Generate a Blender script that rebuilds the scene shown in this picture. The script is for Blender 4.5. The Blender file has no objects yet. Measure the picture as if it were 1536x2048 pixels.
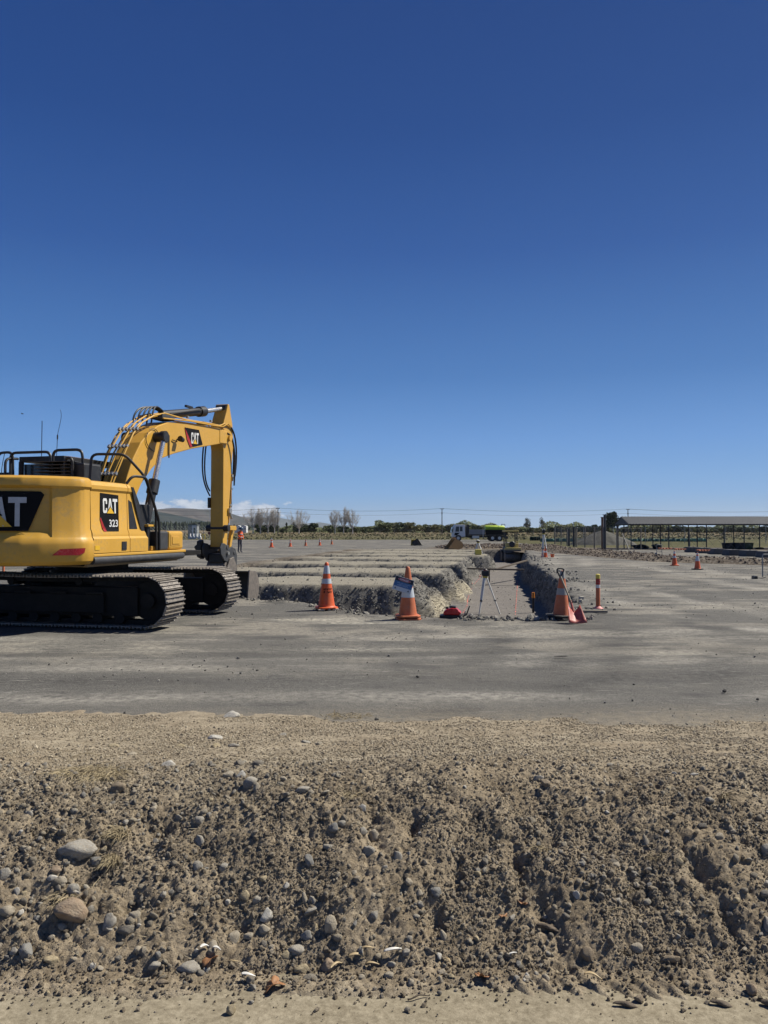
import bpy, bmesh, math, random
import numpy as np
from mathutils import Vector, Matrix, Euler

R = math.radians
random.seed(7)
rng = np.random.default_rng(11)
scene = bpy.context.scene
COL = scene.collection

# ------------------------------------------------------------------ camera, sky, sun, exposure
CAM_H, FPX, HORIZON = 1.6, 1540.0, 1058.0
cam_data = bpy.data.cameras.new('camera')
cam_data.sensor_fit = 'VERTICAL'
cam_data.sensor_height = 36.0
cam_data.lens = 36.0 * FPX / 2048.0
cam_data.clip_start = 0.05
cam_data.clip_end = 60000
cam = bpy.data.objects.new('camera', cam_data)
COL.objects.link(cam)
cam.location = (0, 0, CAM_H)
cam.rotation_euler = (R(90) + math.atan((HORIZON - 1024) / FPX), 0, 0)
scene.camera = cam

SUN_EL, SUN_AZ = 49.0, 22.0      # azimuth counted from +X towards +Y
world = bpy.data.worlds.new('World')
scene.world = world
world.use_nodes = True
nt = world.node_tree
nt.nodes.clear()
wout = nt.nodes.new('ShaderNodeOutputWorld')
wbg = nt.nodes.new('ShaderNodeBackground')
sky = nt.nodes.new('ShaderNodeTexSky')
sky.sky_type = 'NISHITA'
sky.sun_disc = False
sky.sun_elevation = R(SUN_EL)
sky.sun_rotation = R(90 - SUN_AZ)
sky.altitude = 300
sky.air_density = 1.0
sky.dust_density = 0.1
sky.ozone_density = 4.0
hs = nt.nodes.new('ShaderNodeHueSaturation')
hs.inputs['Saturation'].default_value = 0.96
gm = nt.nodes.new('ShaderNodeGamma')
gm.inputs['Gamma'].default_value = 1.0
nt.links.new(sky.outputs[0], hs.inputs['Color'])
nt.links.new(hs.outputs[0], gm.inputs[0])
# low cumulus bank over the hills, laid out by direction in the sky itself
tc = nt.nodes.new('ShaderNodeTexCoord')
sep = nt.nodes.new('ShaderNodeSeparateXYZ')
nt.links.new(tc.outputs['Generated'], sep.inputs[0])
def wmath(op, a, b=None, c=None, clamp=False):
    n = nt.nodes.new('ShaderNodeMath'); n.operation = op; n.use_clamp = clamp
    for i, v in enumerate((a, b, c)):
        if v is None: continue
        if isinstance(v, (int, float)): n.inputs[i].default_value = v
        else: nt.links.new(v, n.inputs[i])
    return n.outputs[0]
ysafe = wmath('MAXIMUM', sep.outputs['Y'], 0.001)
az = wmath('DIVIDE', sep.outputs['X'], ysafe)
el = wmath('DIVIDE', sep.outputs['Z'], ysafe)
comb = nt.nodes.new('ShaderNodeCombineXYZ')
nt.links.new(wmath('MULTIPLY', az, 1.0), comb.inputs[0])
nt.links.new(wmath('MULTIPLY', el, 1.9), comb.inputs[1])
cn = nt.nodes.new('ShaderNodeTexNoise')
cn.inputs['Scale'].default_value = 34
cn.inputs['Detail'].default_value = 9
cn.inputs['Roughness'].default_value = 0.62
nt.links.new(comb.outputs[0], cn.inputs['Vector'])
def wramp(v, a, b, c, d):
    """trapezoid 0-1-1-0 over a<b<c<d"""
    m1 = nt.nodes.new('ShaderNodeMapRange'); m1.interpolation_type = 'SMOOTHSTEP'
    m1.inputs['From Min'].default_value = a; m1.inputs['From Max'].default_value = b
    nt.links.new(v, m1.inputs['Value'])
    m2 = nt.nodes.new('ShaderNodeMapRange'); m2.interpolation_type = 'SMOOTHSTEP'
    m2.inputs['From Min'].default_value = c; m2.inputs['From Max'].default_value = d
    m2.inputs['To Min'].default_value = 1; m2.inputs['To Max'].default_value = 0
    nt.links.new(v, m2.inputs['Value'])
    return wmath('MULTIPLY', m1.outputs[0], m2.outputs[0])
band = wmath('MULTIPLY', wramp(az, -0.62, -0.36, -0.20, -0.075), wramp(el, 0.0, 0.020, 0.022, 0.056))
big = nt.nodes.new('ShaderNodeTexNoise'); big.inputs['Scale'].default_value = 11
big.inputs['Detail'].default_value = 1
nt.links.new(comb.outputs[0], big.inputs['Vector'])
dens = wmath('ADD', wmath('ADD', cn.outputs['Fac'], wmath('MULTIPLY', band, 0.42)), wmath('MULTIPLY', big.outputs['Fac'], 0.25))
cm = nt.nodes.new('ShaderNodeMapRange'); cm.interpolation_type = 'SMOOTHSTEP'
cm.inputs['From Min'].default_value = 0.83; cm.inputs['From Max'].default_value = 0.93
nt.links.new(dens, cm.inputs['Value'])
cmask = wmath('MULTIPLY', cm.outputs[0], wmath('MINIMUM', wmath('MULTIPLY', band, 3.0), 0.8))
ccol = nt.nodes.new('ShaderNodeMix'); ccol.data_type = 'RGBA'
ccol.inputs[6].default_value = (0.44, 0.53, 0.68, 1); ccol.inputs[7].default_value = (0.88, 0.92, 0.98, 1)
shade = nt.nodes.new('ShaderNodeMapRange')
shade.inputs['From Min'].default_value = 0.35; shade.inputs['From Max'].default_value = 0.62
nt.links.new(cn.outputs['Fac'], shade.inputs['Value'])
nt.links.new(shade.outputs[0], ccol.inputs[0])
SKY_STRENGTH = 0.07
EXPO = 0.4
KE = 2 ** EXPO      # the sky's measured colours are divided by the exposure gain
ALB = 0.80      # one overall scale for the surface colours below
cscale = nt.nodes.new('ShaderNodeVectorMath'); cscale.operation = 'SCALE'
cscale.inputs['Scale'].default_value = 0.85 / SKY_STRENGTH / KE
nt.links.new(ccol.outputs[2], cscale.inputs[0])
cmix = nt.nodes.new('ShaderNodeMix'); cmix.data_type = 'RGBA'
nt.links.new(cmask, cmix.inputs[0])
# measured colour of this sky against height above the horizon, blended over the physical sky
zz = nt.nodes.new('ShaderNodeMapRange'); zz.inputs[1].default_value = 0.0; zz.inputs[2].default_value = 1.0
nt.links.new(sep.outputs['Z'], zz.inputs[0])
gr = nt.nodes.new('ShaderNodeValToRGB'); gr.color_ramp.interpolation = 'LINEAR'
els = gr.color_ramp.elements
stops = [(0.0, (0.25, 0.41, 0.61)), (0.014, (0.24, 0.41, 0.634)), (0.047, (0.175, 0.375, 0.70)), (0.112, (0.120, 0.298, 0.66)), (0.193, (0.058, 0.188, 0.49)), (0.338, (0.020, 0.092, 0.335)), (0.462, (0.008, 0.058, 0.250)), (0.566, (0.006, 0.047, 0.215)), (1.0, (0.004, 0.03, 0.14))]
while len(els) < len(stops): els.new(0.5)
for i_, (p_, c_) in enumerate(stops):
    els[i_].position = p_; els[i_].color = (*c_, 1)
nt.links.new(zz.outputs[0], gr.inputs[0])
gsc = nt.nodes.new('ShaderNodeVectorMath'); gsc.operation = 'SCALE'; gsc.inputs['Scale'].default_value = 1.0 / SKY_STRENGTH / KE
nt.links.new(gr.outputs[0], gsc.inputs[0])
smix = nt.nodes.new('ShaderNodeMix'); smix.data_type = 'RGBA'; smix.inputs[0].default_value = 0.9
nt.links.new(gm.outputs[0], smix.inputs[6]); nt.links.new(gsc.outputs[0], smix.inputs[7])
nt.links.new(smix.outputs[2], cmix.inputs[6])
nt.links.new(cscale.outputs[0], cmix.inputs[7])
nt.links.new(cmix.outputs[2], wbg.inputs['Color'])
wbg.inputs['Strength'].default_value = SKY_STRENGTH
nt.links.new(wbg.outputs[0], wout.inputs['Surface'])

sun_data = bpy.data.lights.new('sun', 'SUN')
sun_data.energy = 5.0
sun_data.angle = R(0.53)
sun_data.color = (1.0, 0.945, 0.84)
sun = bpy.data.objects.new('sun', sun_data)
COL.objects.link(sun)
sdir = Vector((math.cos(R(SUN_EL)) * math.cos(R(SUN_AZ)), math.cos(R(SUN_EL)) * math.sin(R(SUN_AZ)), math.sin(R(SUN_EL))))
sun.rotation_euler = sdir.to_track_quat('Z', 'Y').to_euler()
sun.location = (40, 10, 60)

vs = scene.view_settings
vs.view_transform = 'Standard'; vs.look = 'None'; vs.exposure = EXPO; vs.gamma = 1.0
vs.use_curve_mapping = False
scene.render.engine = 'CYCLES'
scene.cycles.max_bounces = 5
scene.cycles.diffuse_bounces = 2
scene.cycles.glossy_bounces = 2
scene.cycles.volume_bounces = 0
scene.cycles.transparent_max_bounces = 12
scene.cycles.use_denoising = True

# ------------------------------------------------------------------ helpers: noise
def _hash(ix, iy, seed):
    h = (ix.astype(np.int64) * 374761393 + iy.astype(np.int64) * 668265263 + seed * 1442695041) & 0xFFFFFFFF
    h = ((h ^ (h >> 13)) * 1274126177) & 0xFFFFFFFF
    h = (h ^ (h >> 16)) & 0xFFFFFFFF
    return h / 4294967295.0
def vnoise(x, y, seed=0):
    x = np.asarray(x, float); y = np.asarray(y, float)
    ix = np.floor(x); iy = np.floor(y); fx = x - ix; fy = y - iy
    fx = fx * fx * fx * (fx * (fx * 6 - 15) + 10); fy = fy * fy * fy * (fy * (fy * 6 - 15) + 10)
    a = _hash(ix, iy, seed); b = _hash(ix + 1, iy, seed); c = _hash(ix, iy + 1, seed); d = _hash(ix + 1, iy + 1, seed)
    return ((a + (b - a) * fx) + ((c + (d - c) * fx) - (a + (b - a) * fx)) * fy) * 2 - 1
def fbm(x, y, oct=4, seed=0, gain=0.5):
    s = 0; a = 1.0; t = 0
    for i in range(oct):
        s = s + a * vnoise(x * 2 ** i + 13.7 * i, y * 2 ** i - 7.3 * i, seed + i); t += a; a *= gain
    return s / t
def worley(x, y, seed=0):
    x = np.asarray(x, float); y = np.asarray(y, float)
    ix = np.floor(x); iy = np.floor(y)
    best = np.full(x.shape, 9.0)
    for dx in (-1, 0, 1):
        for dy in (-1, 0, 1):
            cx = ix + dx; cy = iy + dy
            px = cx + _hash(cx, cy, seed + 5); py = cy + _hash(cx, cy, seed + 91)
            rr = 0.55 + 0.6 * _hash(cx, cy, seed + 33)
            best = np.minimum(best, np.hypot(px - x, py - y) / rr)
    return best
def clods(x, y, scale, seed):
    w = worley(x / scale, y / scale, seed)
    return np.sqrt(np.clip(1 - w * w * 1.3, 0, 1))
def sstep(a, b, x):
    t = np.clip((np.asarray(x, float) - a) / (b - a), 0, 1)
    return t * t * (3 - 2 * t)

# ------------------------------------------------------------------ helpers: meshes
class MB:
    def __init__(s): s.v = []; s.f = []; s.m = []; s.mi = 0
    def add(s, vs_, fs):
        o = len(s.v); s.v.extend([tuple(p) for p in vs_]); s.f.extend([tuple(i + o for i in f) for f in fs]); s.m.extend([s.mi] * len(fs)); return s
    def box(s, c, d, rot=None, taper=1.0):
        hx, hy, hz = d[0] / 2, d[1] / 2, d[2] / 2
        P = [Vector((x * hx * (taper if z > 0 else 1), y * hy * (taper if z > 0 else 1), z * hz)) for z in (-1, 1) for y in (-1, 1) for x in (-1, 1)]
        if rot is not None:
            M = rot if isinstance(rot, Matrix) else Euler(rot).to_matrix()
            P = [M @ p for p in P]
        c = Vector(c)
        return s.add([p + c for p in P], [(0, 2, 3, 1), (4, 5, 7, 6), (0, 1, 5, 4), (1, 3, 7, 5), (3, 2, 6, 7), (2, 0, 4, 6)])
    def prism(s, poly, a, b, axis='y', taper=None):
        """poly = list of 2D points, extruded between a and b along axis; y: (x,z)  x: (y,z)  z: (x,y)"""
        n = len(poly)
        def P(p, t):
            return {'y': (p[0], t, p[1]), 'x': (t, p[0], p[1]), 'z': (p[0], p[1], t)}[axis]
        return s.add([P(p, a) for p in poly] + [P(p, b) for p in poly],
                     [tuple(range(n - 1, -1, -1)), tuple(range(n, 2 * n))] + [(i, (i + 1) % n, n + (i + 1) % n, n + i) for i in range(n)])
    def cyl(s, p0, p1, r0, r1=None, n=12, cap=True):
        r1 = r0 if r1 is None else r1
        p0 = Vector(p0); p1 = Vector(p1); d = (p1 - p0).normalized()
        q = d.to_track_quat('Z', 'Y'); ux = q @ Vector((1, 0, 0)); uy = q @ Vector((0, 1, 0))
        vs_ = []
        for p, r in ((p0, r0), (p1, r1)):
            vs_ += [p + (ux * math.cos(2 * math.pi * k / n) + uy * math.sin(2 * math.pi * k / n)) * r for k in range(n)]
        fs = [(i, (i + 1) % n, n + (i + 1) % n, n + i) for i in range(n)]
        if cap: fs += [tuple(range(n - 1, -1, -1)), tuple(range(n, 2 * n))]
        return s.add(vs_, fs)
    def tube(s, pts, r, n=8):
        pts = [Vector(p) for p in pts]; rings = []
        prev = None
        rs = r if isinstance(r, (list, tuple)) else [r] * len(pts)
        for i, p in enumerate(pts):
            d = (pts[min(i + 1, len(pts) - 1)] - pts[max(i - 1, 0)])
            if d.length < 1e-9: d = Vector((0, 0, 1))
            d.normalize()
            if prev is None:
                u = d.orthogonal().normalized()
            else:
                u = (prev - d * prev.dot(d))
                u = u.normalized() if u.length > 1e-6 else d.orthogonal().normalized()
            prev = u; w = d.cross(u)
            rings.append([p + (u * math.cos(2 * math.pi * k / n) + w * math.sin(2 * math.pi * k / n)) * rs[i] for k in range(n)])
        vs_ = [q for rg in rings for q in rg]; fs = []
        for j in range(len(rings) - 1):
            for k in range(n):
                fs.append((j * n + k, j * n + (k + 1) % n, (j + 1) * n + (k + 1) % n, (j + 1) * n + k))
        fs += [tuple(range(n - 1, -1, -1)), tuple((len(rings) - 1) * n + k for k in range(n))]
        return s.add(vs_, fs)
    def lathe(s, prof, n=24, c=(0, 0, 0), a0=0.0):
        vs_ = []; fs = []
        for r, z in prof:
            vs_ += [(c[0] + r * math.cos(a0 + 2 * math.pi * k / n), c[1] + r * math.sin(a0 + 2 * math.pi * k / n), c[2] + z) for k in range(n)]
        for j in range(len(prof) - 1):
            for k in range(n):
                fs.append((j * n + k, j * n + (k + 1) % n, (j + 1) * n + (k + 1) % n, (j + 1) * n + k))
        fs += [tuple(range(n - 1, -1, -1)), tuple((len(prof) - 1) * n + k for k in range(n))]
        return s.add(vs_, fs)
    def quad(s, a, b, c, d): return s.add([a, b, c, d], [(0, 1, 2, 3)])
    def build(s, name, mats, parent=None, smooth=False, bevel=0, **props):
        me = bpy.data.meshes.new(name)
        me.from_pydata(s.v, [], s.f)
        mats = mats if isinstance(mats, (list, tuple)) else [mats]
        for m in mats: me.materials.append(m)
        if len(mats) > 1: me.polygons.foreach_set('material_index', s.m)
        if smooth: shade(me, 40 if smooth is True else smooth)
        me.update()
        o = bpy.data.objects.new(name, me)
        COL.objects.link(o)
        if parent is not None: o.parent = parent
        if bevel:
            b = o.modifiers.new('bevel', 'BEVEL'); b.width = bevel; b.segments = 2; b.limit_method = 'ANGLE'; b.angle_limit = R(35)
        for k, v in props.items(): o[k] = v
        return o
def shade(me, ang=40):
    me.polygons.foreach_set('use_smooth', [True] * len(me.polygons))
    bm = bmesh.new(); bm.from_mesh(me)
    for e in bm.edges:
        if len(e.link_faces) == 2 and e.calc_face_angle(0) > R(ang): e.smooth = False
    bm.to_mesh(me); bm.free()
def bez(p0, p1, p2, p3, n=14):
    p0, p1, p2, p3 = map(Vector, (p0, p1, p2, p3))
    return [p0 * (1 - t) ** 3 + p1 * 3 * t * (1 - t) ** 2 + p2 * 3 * t * t * (1 - t) + p3 * t ** 3 for t in [i / n for i in range(n + 1)]]
def rounded(pts, r=0.1, n=5):
    """polyline with rounded corners"""
    pts = [Vector(p) for p in pts]; out = [pts[0]]
    for i in range(1, len(pts) - 1):
        a, b, c = pts[i - 1], pts[i], pts[i + 1]
        ra = min(r, (a - b).length * .48); rc = min(r, (c - b).length * .48)
        pa = b + (a - b).normalized() * ra; pc = b + (c - b).normalized() * rc
        for k in range(n + 1):
            t = k / n
            out.append(pa * (1 - t) ** 2 + b * 2 * t * (1 - t) + pc * t * t)
    out.append(pts[-1]); return out
def thing(name, label, cat, loc=(0, 0, 0), rz=0.0, group=None):
    o = bpy.data.objects.new(name, None); COL.objects.link(o)
    o.empty_display_size = 0.2
    o.location = loc; o.rotation_euler = (0, 0, rz)
    return tag(o, label, cat, group)
def tag(o, label, cat, group=None):
    o['label'] = label; o['category'] = cat
    if group: o['group'] = group
    return o
def copy_tree(o, parent=None):
    c = o.copy(); COL.objects.link(c); c.parent = parent
    for ch in list(o.children): copy_tree(ch, c)
    return c
def grid_mesh(name, xs, ys, hf, mats, keep=None, smooth=True, attrs=None, kind='structure', matidx=None):
    X, Y = np.meshgrid(xs, ys); Z = hf(X, Y)
    nx, ny = len(xs), len(ys)
    co = np.stack([X, Y, Z], -1).reshape(-1, 3)
    idx = np.arange(nx * ny).reshape(ny, nx)
    q = np.stack([idx[:-1, :-1], idx[:-1, 1:], idx[1:, 1:], idx[1:, :-1]], -1).reshape(-1, 4)
    if keep is not None:
        cx = (co[q[:, 0], 0] + co[q[:, 2], 0]) / 2; cy = (co[q[:, 0], 1] + co[q[:, 2], 1]) / 2
        q = q[keep(cx, cy)]
    me = bpy.data.meshes.new(name)
    me.vertices.add(len(co)); me.vertices.foreach_set('co', co.ravel())
    me.loops.add(q.size); me.loops.foreach_set('vertex_index', q.ravel().astype(np.int32))
    me.polygons.add(len(q)); me.polygons.foreach_set('loop_start', np.arange(0, q.size, 4, dtype=np.int32))
    me.polygons.foreach_set('loop_total', np.full(len(q), 4, dtype=np.int32))
    me.polygons.foreach_set('use_smooth', np.full(len(q), smooth))
    for m in (mats if isinstance(mats, (list, tuple)) else [mats]): me.materials.append(m)
    if attrs:
        for k, fn in attrs.items():
            a = me.attributes.new(k, 'FLOAT', 'POINT'); a.data.foreach_set('value', np.asarray(fn(X, Y), dtype=np.float32).ravel())
    me.update(); me.validate()
    o = bpy.data.objects.new(name, me); COL.objects.link(o)
    o['kind'] = kind
    return o

# ------------------------------------------------------------------ helpers: materials
class NT:
    def __init__(s, name):
        s.mat = bpy.data.materials.new(name); s.mat.use_nodes = True
        s.t = s.mat.node_tree; s.t.nodes.clear()
        s.out = s.t.nodes.new('ShaderNodeOutputMaterial')
        s.b = s.t.nodes.new('ShaderNodeBsdfPrincipled')
        s.t.links.new(s.b.outputs[0], s.out.inputs['Surface'])
        s.tc = None
    def n(s, typ, **kw):
        n = s.t.nodes.new(typ)
        for k, v in kw.items(): setattr(n, k, v)
        return n
    def lk(s, a, b): s.t.links.new(a, b)
    def coord(s, scale=(1, 1, 1), rot=(0, 0, 0), kind='Object'):
        if s.tc is None: s.tc = s.n('ShaderNodeTexCoord')
        m = s.n('ShaderNodeMapping'); m.inputs['Scale'].default_value = scale; m.inputs['Rotation'].default_value = rot
        s.lk(s.tc.outputs[kind], m.inputs[0]); return m.outputs[0]
    def noise(s, scale, detail=4, rough=0.55, vec=None, dist=0.0):
        n = s.n('ShaderNodeTexNoise'); n.inputs['Scale'].default_value = scale; n.inputs['Detail'].default_value = detail
        n.inputs['Roughness'].default_value = rough; n.inputs['Distortion'].default_value = dist
        s.lk(vec if vec is not None else s.coord(), n.inputs['Vector']); return n.outputs['Fac']
    def voro(s, scale, vec=None, feature='F1', out='Distance'):
        n = s.n('ShaderNodeTexVoronoi'); n.feature = feature; n.inputs['Scale'].default_value = scale
        s.lk(vec if vec is not None else s.coord(), n.inputs['Vector']); return n.outputs[out]
    def ramp(s, fac, stops, interp='LINEAR'):
        r = s.n('ShaderNodeValToRGB'); r.color_ramp.interpolation = interp
        e = r.color_ramp.elements
        while len(e) < len(stops): e.new(0.5)
        for i, (p, c) in enumerate(stops):
            e[i].position = p; e[i].color = (*[q_ * ALB for q_ in c[:3]], 1)
        s.lk(fac, r.inputs[0]); return r.outputs[0]
    def rng(s, v, a, b, c=0.0, d=1.0, smooth=False):
        m = s.n('ShaderNodeMapRange'); m.inputs[1].default_value = a; m.inputs[2].default_value = b; m.inputs[3].default_value = c; m.inputs[4].default_value = d
        if smooth: m.interpolation_type = 'SMOOTHSTEP'
        s.lk(v, m.inputs[0]); return m.outputs[0]
    def m(s, op, a, b=None, clamp=False):
        n = s.n('ShaderNodeMath'); n.operation = op; n.use_clamp = clamp
        for i, v in enumerate((a, b)):
            if v is None: continue
            if isinstance(v, (int, float)): n.inputs[i].default_value = v
            else: s.lk(v, n.inputs[i])
        return n.outputs[0]
    def mix(s, f, a, b, mode='MIX'):
        n = s.n('ShaderNodeMix'); n.data_type = 'RGBA'; n.blend_type = mode
        for i, v in ((0, f), (6, a), (7, b)):
            if isinstance(v, (int, float)): n.inputs[i].default_value = v
            elif isinstance(v, tuple): n.inputs[i].default_value = (*[q_ * ALB for q_ in v], 1)
            else: s.lk(v, n.inputs[i])
        return n.outputs[2]
    def attr(s, name, typ='GEOMETRY', out='Fac'):
        n = s.n('ShaderNodeAttribute'); n.attribute_name = name; n.attribute_type = typ; return n.outputs[out]
    def set(s, color=None, rough=None, metal=None, bumps=(), spec=None):
        if color is not None:
            if isinstance(color, tuple): s.b.inputs['Base Color'].default_value = (*color, 1)
            else: s.lk(color, s.b.inputs['Base Color'])
        for k, v in (('Roughness', rough), ('Metallic', metal), ('Specular IOR Level', spec)):
            if v is None: continue
            if isinstance(v, (int, float)): s.b.inputs[k].default_value = v
            else: s.lk(v, s.b.inputs[k])
        prev = None
        for h, strength, dist in bumps:
            bp = s.n('ShaderNodeBump'); bp.inputs['Strength'].default_value = strength; bp.inputs['Distance'].default_value = dist
            s.lk(h, bp.inputs['Height'])
            if prev is not None: s.lk(prev, bp.inputs['Normal'])
            prev = bp.outputs[0]
        if prev is not None: s.lk(prev, s.b.inputs['Normal'])
        return s.mat
def paint(name, col, rough=0.45, metal=0.0, dirt=(0.30, 0.26, 0.2), amount=0.25, scale=6, var=0.12, bump=0.15, spec=0.5):
    s = NT(name)
    a = s.noise(scale, 6, 0.6); b = s.noise(scale * 7, 4, 0.6)
    c = s.mix(s.rng(a, 0.3, 0.7), tuple(x * (1 - var) for x in col), tuple(min(1, x * (1 + var)) for x in col))
    d = s.rng(s.m('MULTIPLY', a, b), 0.26, 0.42, 0, amount)
    c = s.mix(d, c, dirt)
    return s.set(c, s.rng(b, 0.3, 0.7, max(0.05, rough - 0.1), min(1, rough + 0.12)), metal, [(b, bump, 0.004)], spec)
def stonemat(name, stops, scale=30, rough=0.85, bump=0.4, rnd=0.35, byobj=True):
    s = NT(name)
    oi = s.n('ShaderNodeObjectInfo')
    vec = s.n('ShaderNodeVectorMath', operation='ADD')
    s.lk(s.coord(), vec.inputs[0]); s.lk(oi.outputs['Random'], vec.inputs[1])
    f = s.noise(2.0, 5, 0.6, vec.outputs[0])
    base = s.ramp(oi.outputs['Random'], stops)
    k = s.rng(f, 0.3, 0.7, 0.72, 1.25)
    mul = s.n('ShaderNodeVectorMath', operation='SCALE'); s.lk(base, mul.inputs[0]); s.lk(k, mul.inputs['Scale'])
    fine = s.noise(14, 3, 0.7, vec.outputs[0])
    return s.set(mul.outputs[0], rough, 0, [(fine, bump, 0.02)], 0.3)

# ================================================================== SETTING
# ------------------------------------------------------------------ excavation layout (metres)
CA, SA = 0.9877, 0.1564
RV = np.array([14.0, 14.5, 16.9, 18.4, 24.1, 33.9, 37.4, 59.7, 64.0])
RU = np.array([0.55, 0.80, 1.37, 1.60, 1.56, 1.38, 1.05, 1.50, 1.55])
NU = np.array([-14, -7.0, -5.6, -4.3, -3.6, -2.6, -1.2, 1.2, 3.0])
NV = np.array([17.6, 17.4, 16.8, 16.2, 15.3, 14.25, 14.02, 14.0, 14.0])
RIDGES = [(21.2, 24.9), (27.4, 30.8), (34.0, 37.1), (40.3, 43.1), (46.0, 48.7), (51.3, 54.0), (56.7, 59.2)]
def pit_depth(v): return 1.0 - 0.14 * sstep(20, 60, v)
def pit_fields(X, Y):
    u = X * CA - Y * SA; v = X * SA + Y * CA
    n1 = fbm(X * 1.3, Y * 1.3, 3, 3); n2 = fbm(X * 5, Y * 5, 3, 9)
    dr = np.interp(v, RV, RU) - u + 0.20 * n1 + 0.09 * n2
    dl = u + 12.2 + 0.35 * fbm(X * .5, Y * .5, 2, 5) + 0.1 * n2
    dn = v - np.interp(u, NU, NV) + 0.16 * n1 + 0.07 * n2
    df = 61.0 - v + 0.2 * n1
    t = pit_depth(v)
    f = np.clip(np.minimum(np.minimum(dr / 0.34, dl / 1.25), np.minimum(dn / 0.5, df / 0.6)), 0, 1)
    f = f * f * (3 - 2 * f) * 0.35 + f * 0.65
    z = -t * f
    top = np.zeros_like(z); endm = np.zeros_like(z)
    for i, (a, b) in enumerate(RIDGES):
        wob = 0.50 * fbm(X * .45 + i * 9, np.full_like(X, i * 3.1), 3, 20 + i) + 0.12 * n1
        ue = (-3.1, -2.45, -2.3, -2.2, -1.3, -2.0, -2.1)[i]
        side = np.minimum(v - a + wob, b - v + wob)
        end = (ue - u) + 0.30 * n1 + .12 * n2
        k = (1.25, .85, .6, .6, .55, .55, .55)[i]
        rr = np.clip(np.minimum(side, 0.0), None, 0)
        ee = np.minimum(end + 0.35 * np.clip(0.8 - side, 0, 0.8), 0)
        d = -np.hypot(rr / 0.55, ee / k)
        zr = t * np.clip(d, -1, 0)
        zr = zr + .03 * (1 + np.clip(d, -1, 0))
        z = np.maximum(z, zr)
        zz = (np.minimum(side, end) > 0.0)
        top = np.maximum(top, np.where((f > 0.5) & zz, 1.0, 0))
        endm = np.maximum(endm, np.clip((u - ue + 0.25) / 0.5, 0, 1) * (side > -0.7) * (i < 2))
    z = np.where(f <= 0, 0.0 * z, z)
    return u, v, f, z, top, endm
def yard_base(X, Y):
    X = np.asarray(X, float); Y = np.asarray(Y, float)
    u, v, f, z, top, endm = pit_fields(X, Y)
    return z
def yard_h(X, Y):
    u, v, f, z, top, endm = pit_fields(X, Y)
    t = pit_depth(v)
    rel = np.clip(-z / t, 0, 1)
    face = 4 * rel * (1 - rel)
    face = np.clip(face * 1.3, 0, 1)
    near = sstep(70, 20, Y)
    ch = clods(X, Y, 0.16, 4) * 0.05 * (1 - endm * .7) + clods(X, Y, 0.075, 8) * 0.03 * (1 - endm * .6)
    z = z + face * (ch + 0.06 * fbm(X * 3, Y * 3, 3, 2) - 0.03) * near
    # disturbed strip round the excavation
    lip = np.exp(-((f - 0.02) / 0.10) ** 2) * (f < 0.3)
    dn = v - np.interp(u, NU, NV)
    strip = np.exp(-((dn + 0.12) / 0.22) ** 2) * (u < 1.4) * (u > -14)
    rub = sstep(0.1, 0.5, fbm(X * 1.1, Y * 1.1, 3, 44) + 0.2)
    z = z + strip * (0.006 + 0.035 * clods(X, Y, 0.09, 12) * rub * np.where(u > -1.2, .45, 1))
    dr = u - np.interp(v, RV, RU)
    st2 = np.exp(-((dr - 0.25) / 0.35) ** 2) * (v > 15) * (v < 62)
    z = z + st2 * (0.02 + 0.045 * clods(X, Y, 0.11, 14) * sstep(-.1, .3, fbm(X * .8, Y * .8, 3, 47)))
    z = z + top * (0.016 * fbm(X * 4, Y * 4, 4, 31) + 0.04 * fbm(X * .7, Y * .7, 2, 30))
    flat = (1 - np.clip(f * 4, 0, 1)) + (rel > .95)
    z = z + np.clip(flat, 0, 1) * (0.010 * fbm(X * .9, Y * 1.4, 3, 60) + 0.0022 * fbm(X * 14, Y * 14, 3, 61))
    edge = np.minimum(np.minimum(sstep(0, 3, X + 60), sstep(0, 3, 60 - X)), np.minimum(sstep(4.4, 5.4, Y), sstep(115, 105, Y)))
    return z * edge
def spaced(a, b, first, growth, cap):
    out = [a]; s = first
    while out[-1] < b: out.append(out[-1] + s); s = min(s * growth, cap)
    out[-1] = b; return np.array(out)
xs = np.concatenate([-spaced(13.0, 60, 0.12, 1.12, 3)[::-1], np.arange(-12.94, 13.9, 0.06), spaced(13.9, 60, 0.12, 1.12, 3)])
ys = [4.2]
while ys[-1] < 64: ys.append(ys[-1] + 0.0052 * ys[-1])
ys = np.concatenate([np.array(ys), spaced(64.6, 115, 0.5, 1.1, 3)])

# yard surface
s = NT('yard_surface')
P = s.coord()
fine = s.noise(70, 5, 0.85)
mid = s.noise(11, 5, 0.62)
big = s.noise(1.0, 6, 0.6, s.coord((0.22, 0.55, 0.4)))
big2 = s.noise(1.0, 5, 0.62, s.coord((0.8, 1.3, 1.0), (0, 0, R(5))))
streak = s.noise(1.0, 5, 0.65, s.coord((0.8, 13, 1), (0, 0, R(3))), 0.3)
streakR = s.noise(1.0, 4, 0.65, s.coord((9, 0.7, 1), (0, 0, R(-38))), 0.3)
scr = s.noise(1.0, 6, 0.7, s.coord((2.2, 26, 1), (0, 0, R(-8))))
sepn = s.n('ShaderNodeSeparateXYZ'); s.lk(s.tc.outputs['Object'], sepn.inputs[0])
base = s.ramp(fine, [(0.34, (0.052, 0.0495, 0.0455)), (0.5, (0.132, 0.127, 0.115)), (0.68, (0.285, 0.273, 0.246))])
pale = s.ramp(fine, [(0.34, (0.19, 0.175, 0.146)), (0.66, (0.44, 0.405, 0.335))])
k = s.m('ADD', s.m('MULTIPLY', big, 0.9), s.m('ADD', s.m('MULTIPLY', streak, 0.28), s.m('MULTIPLY', big2, 0.62)))
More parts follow.
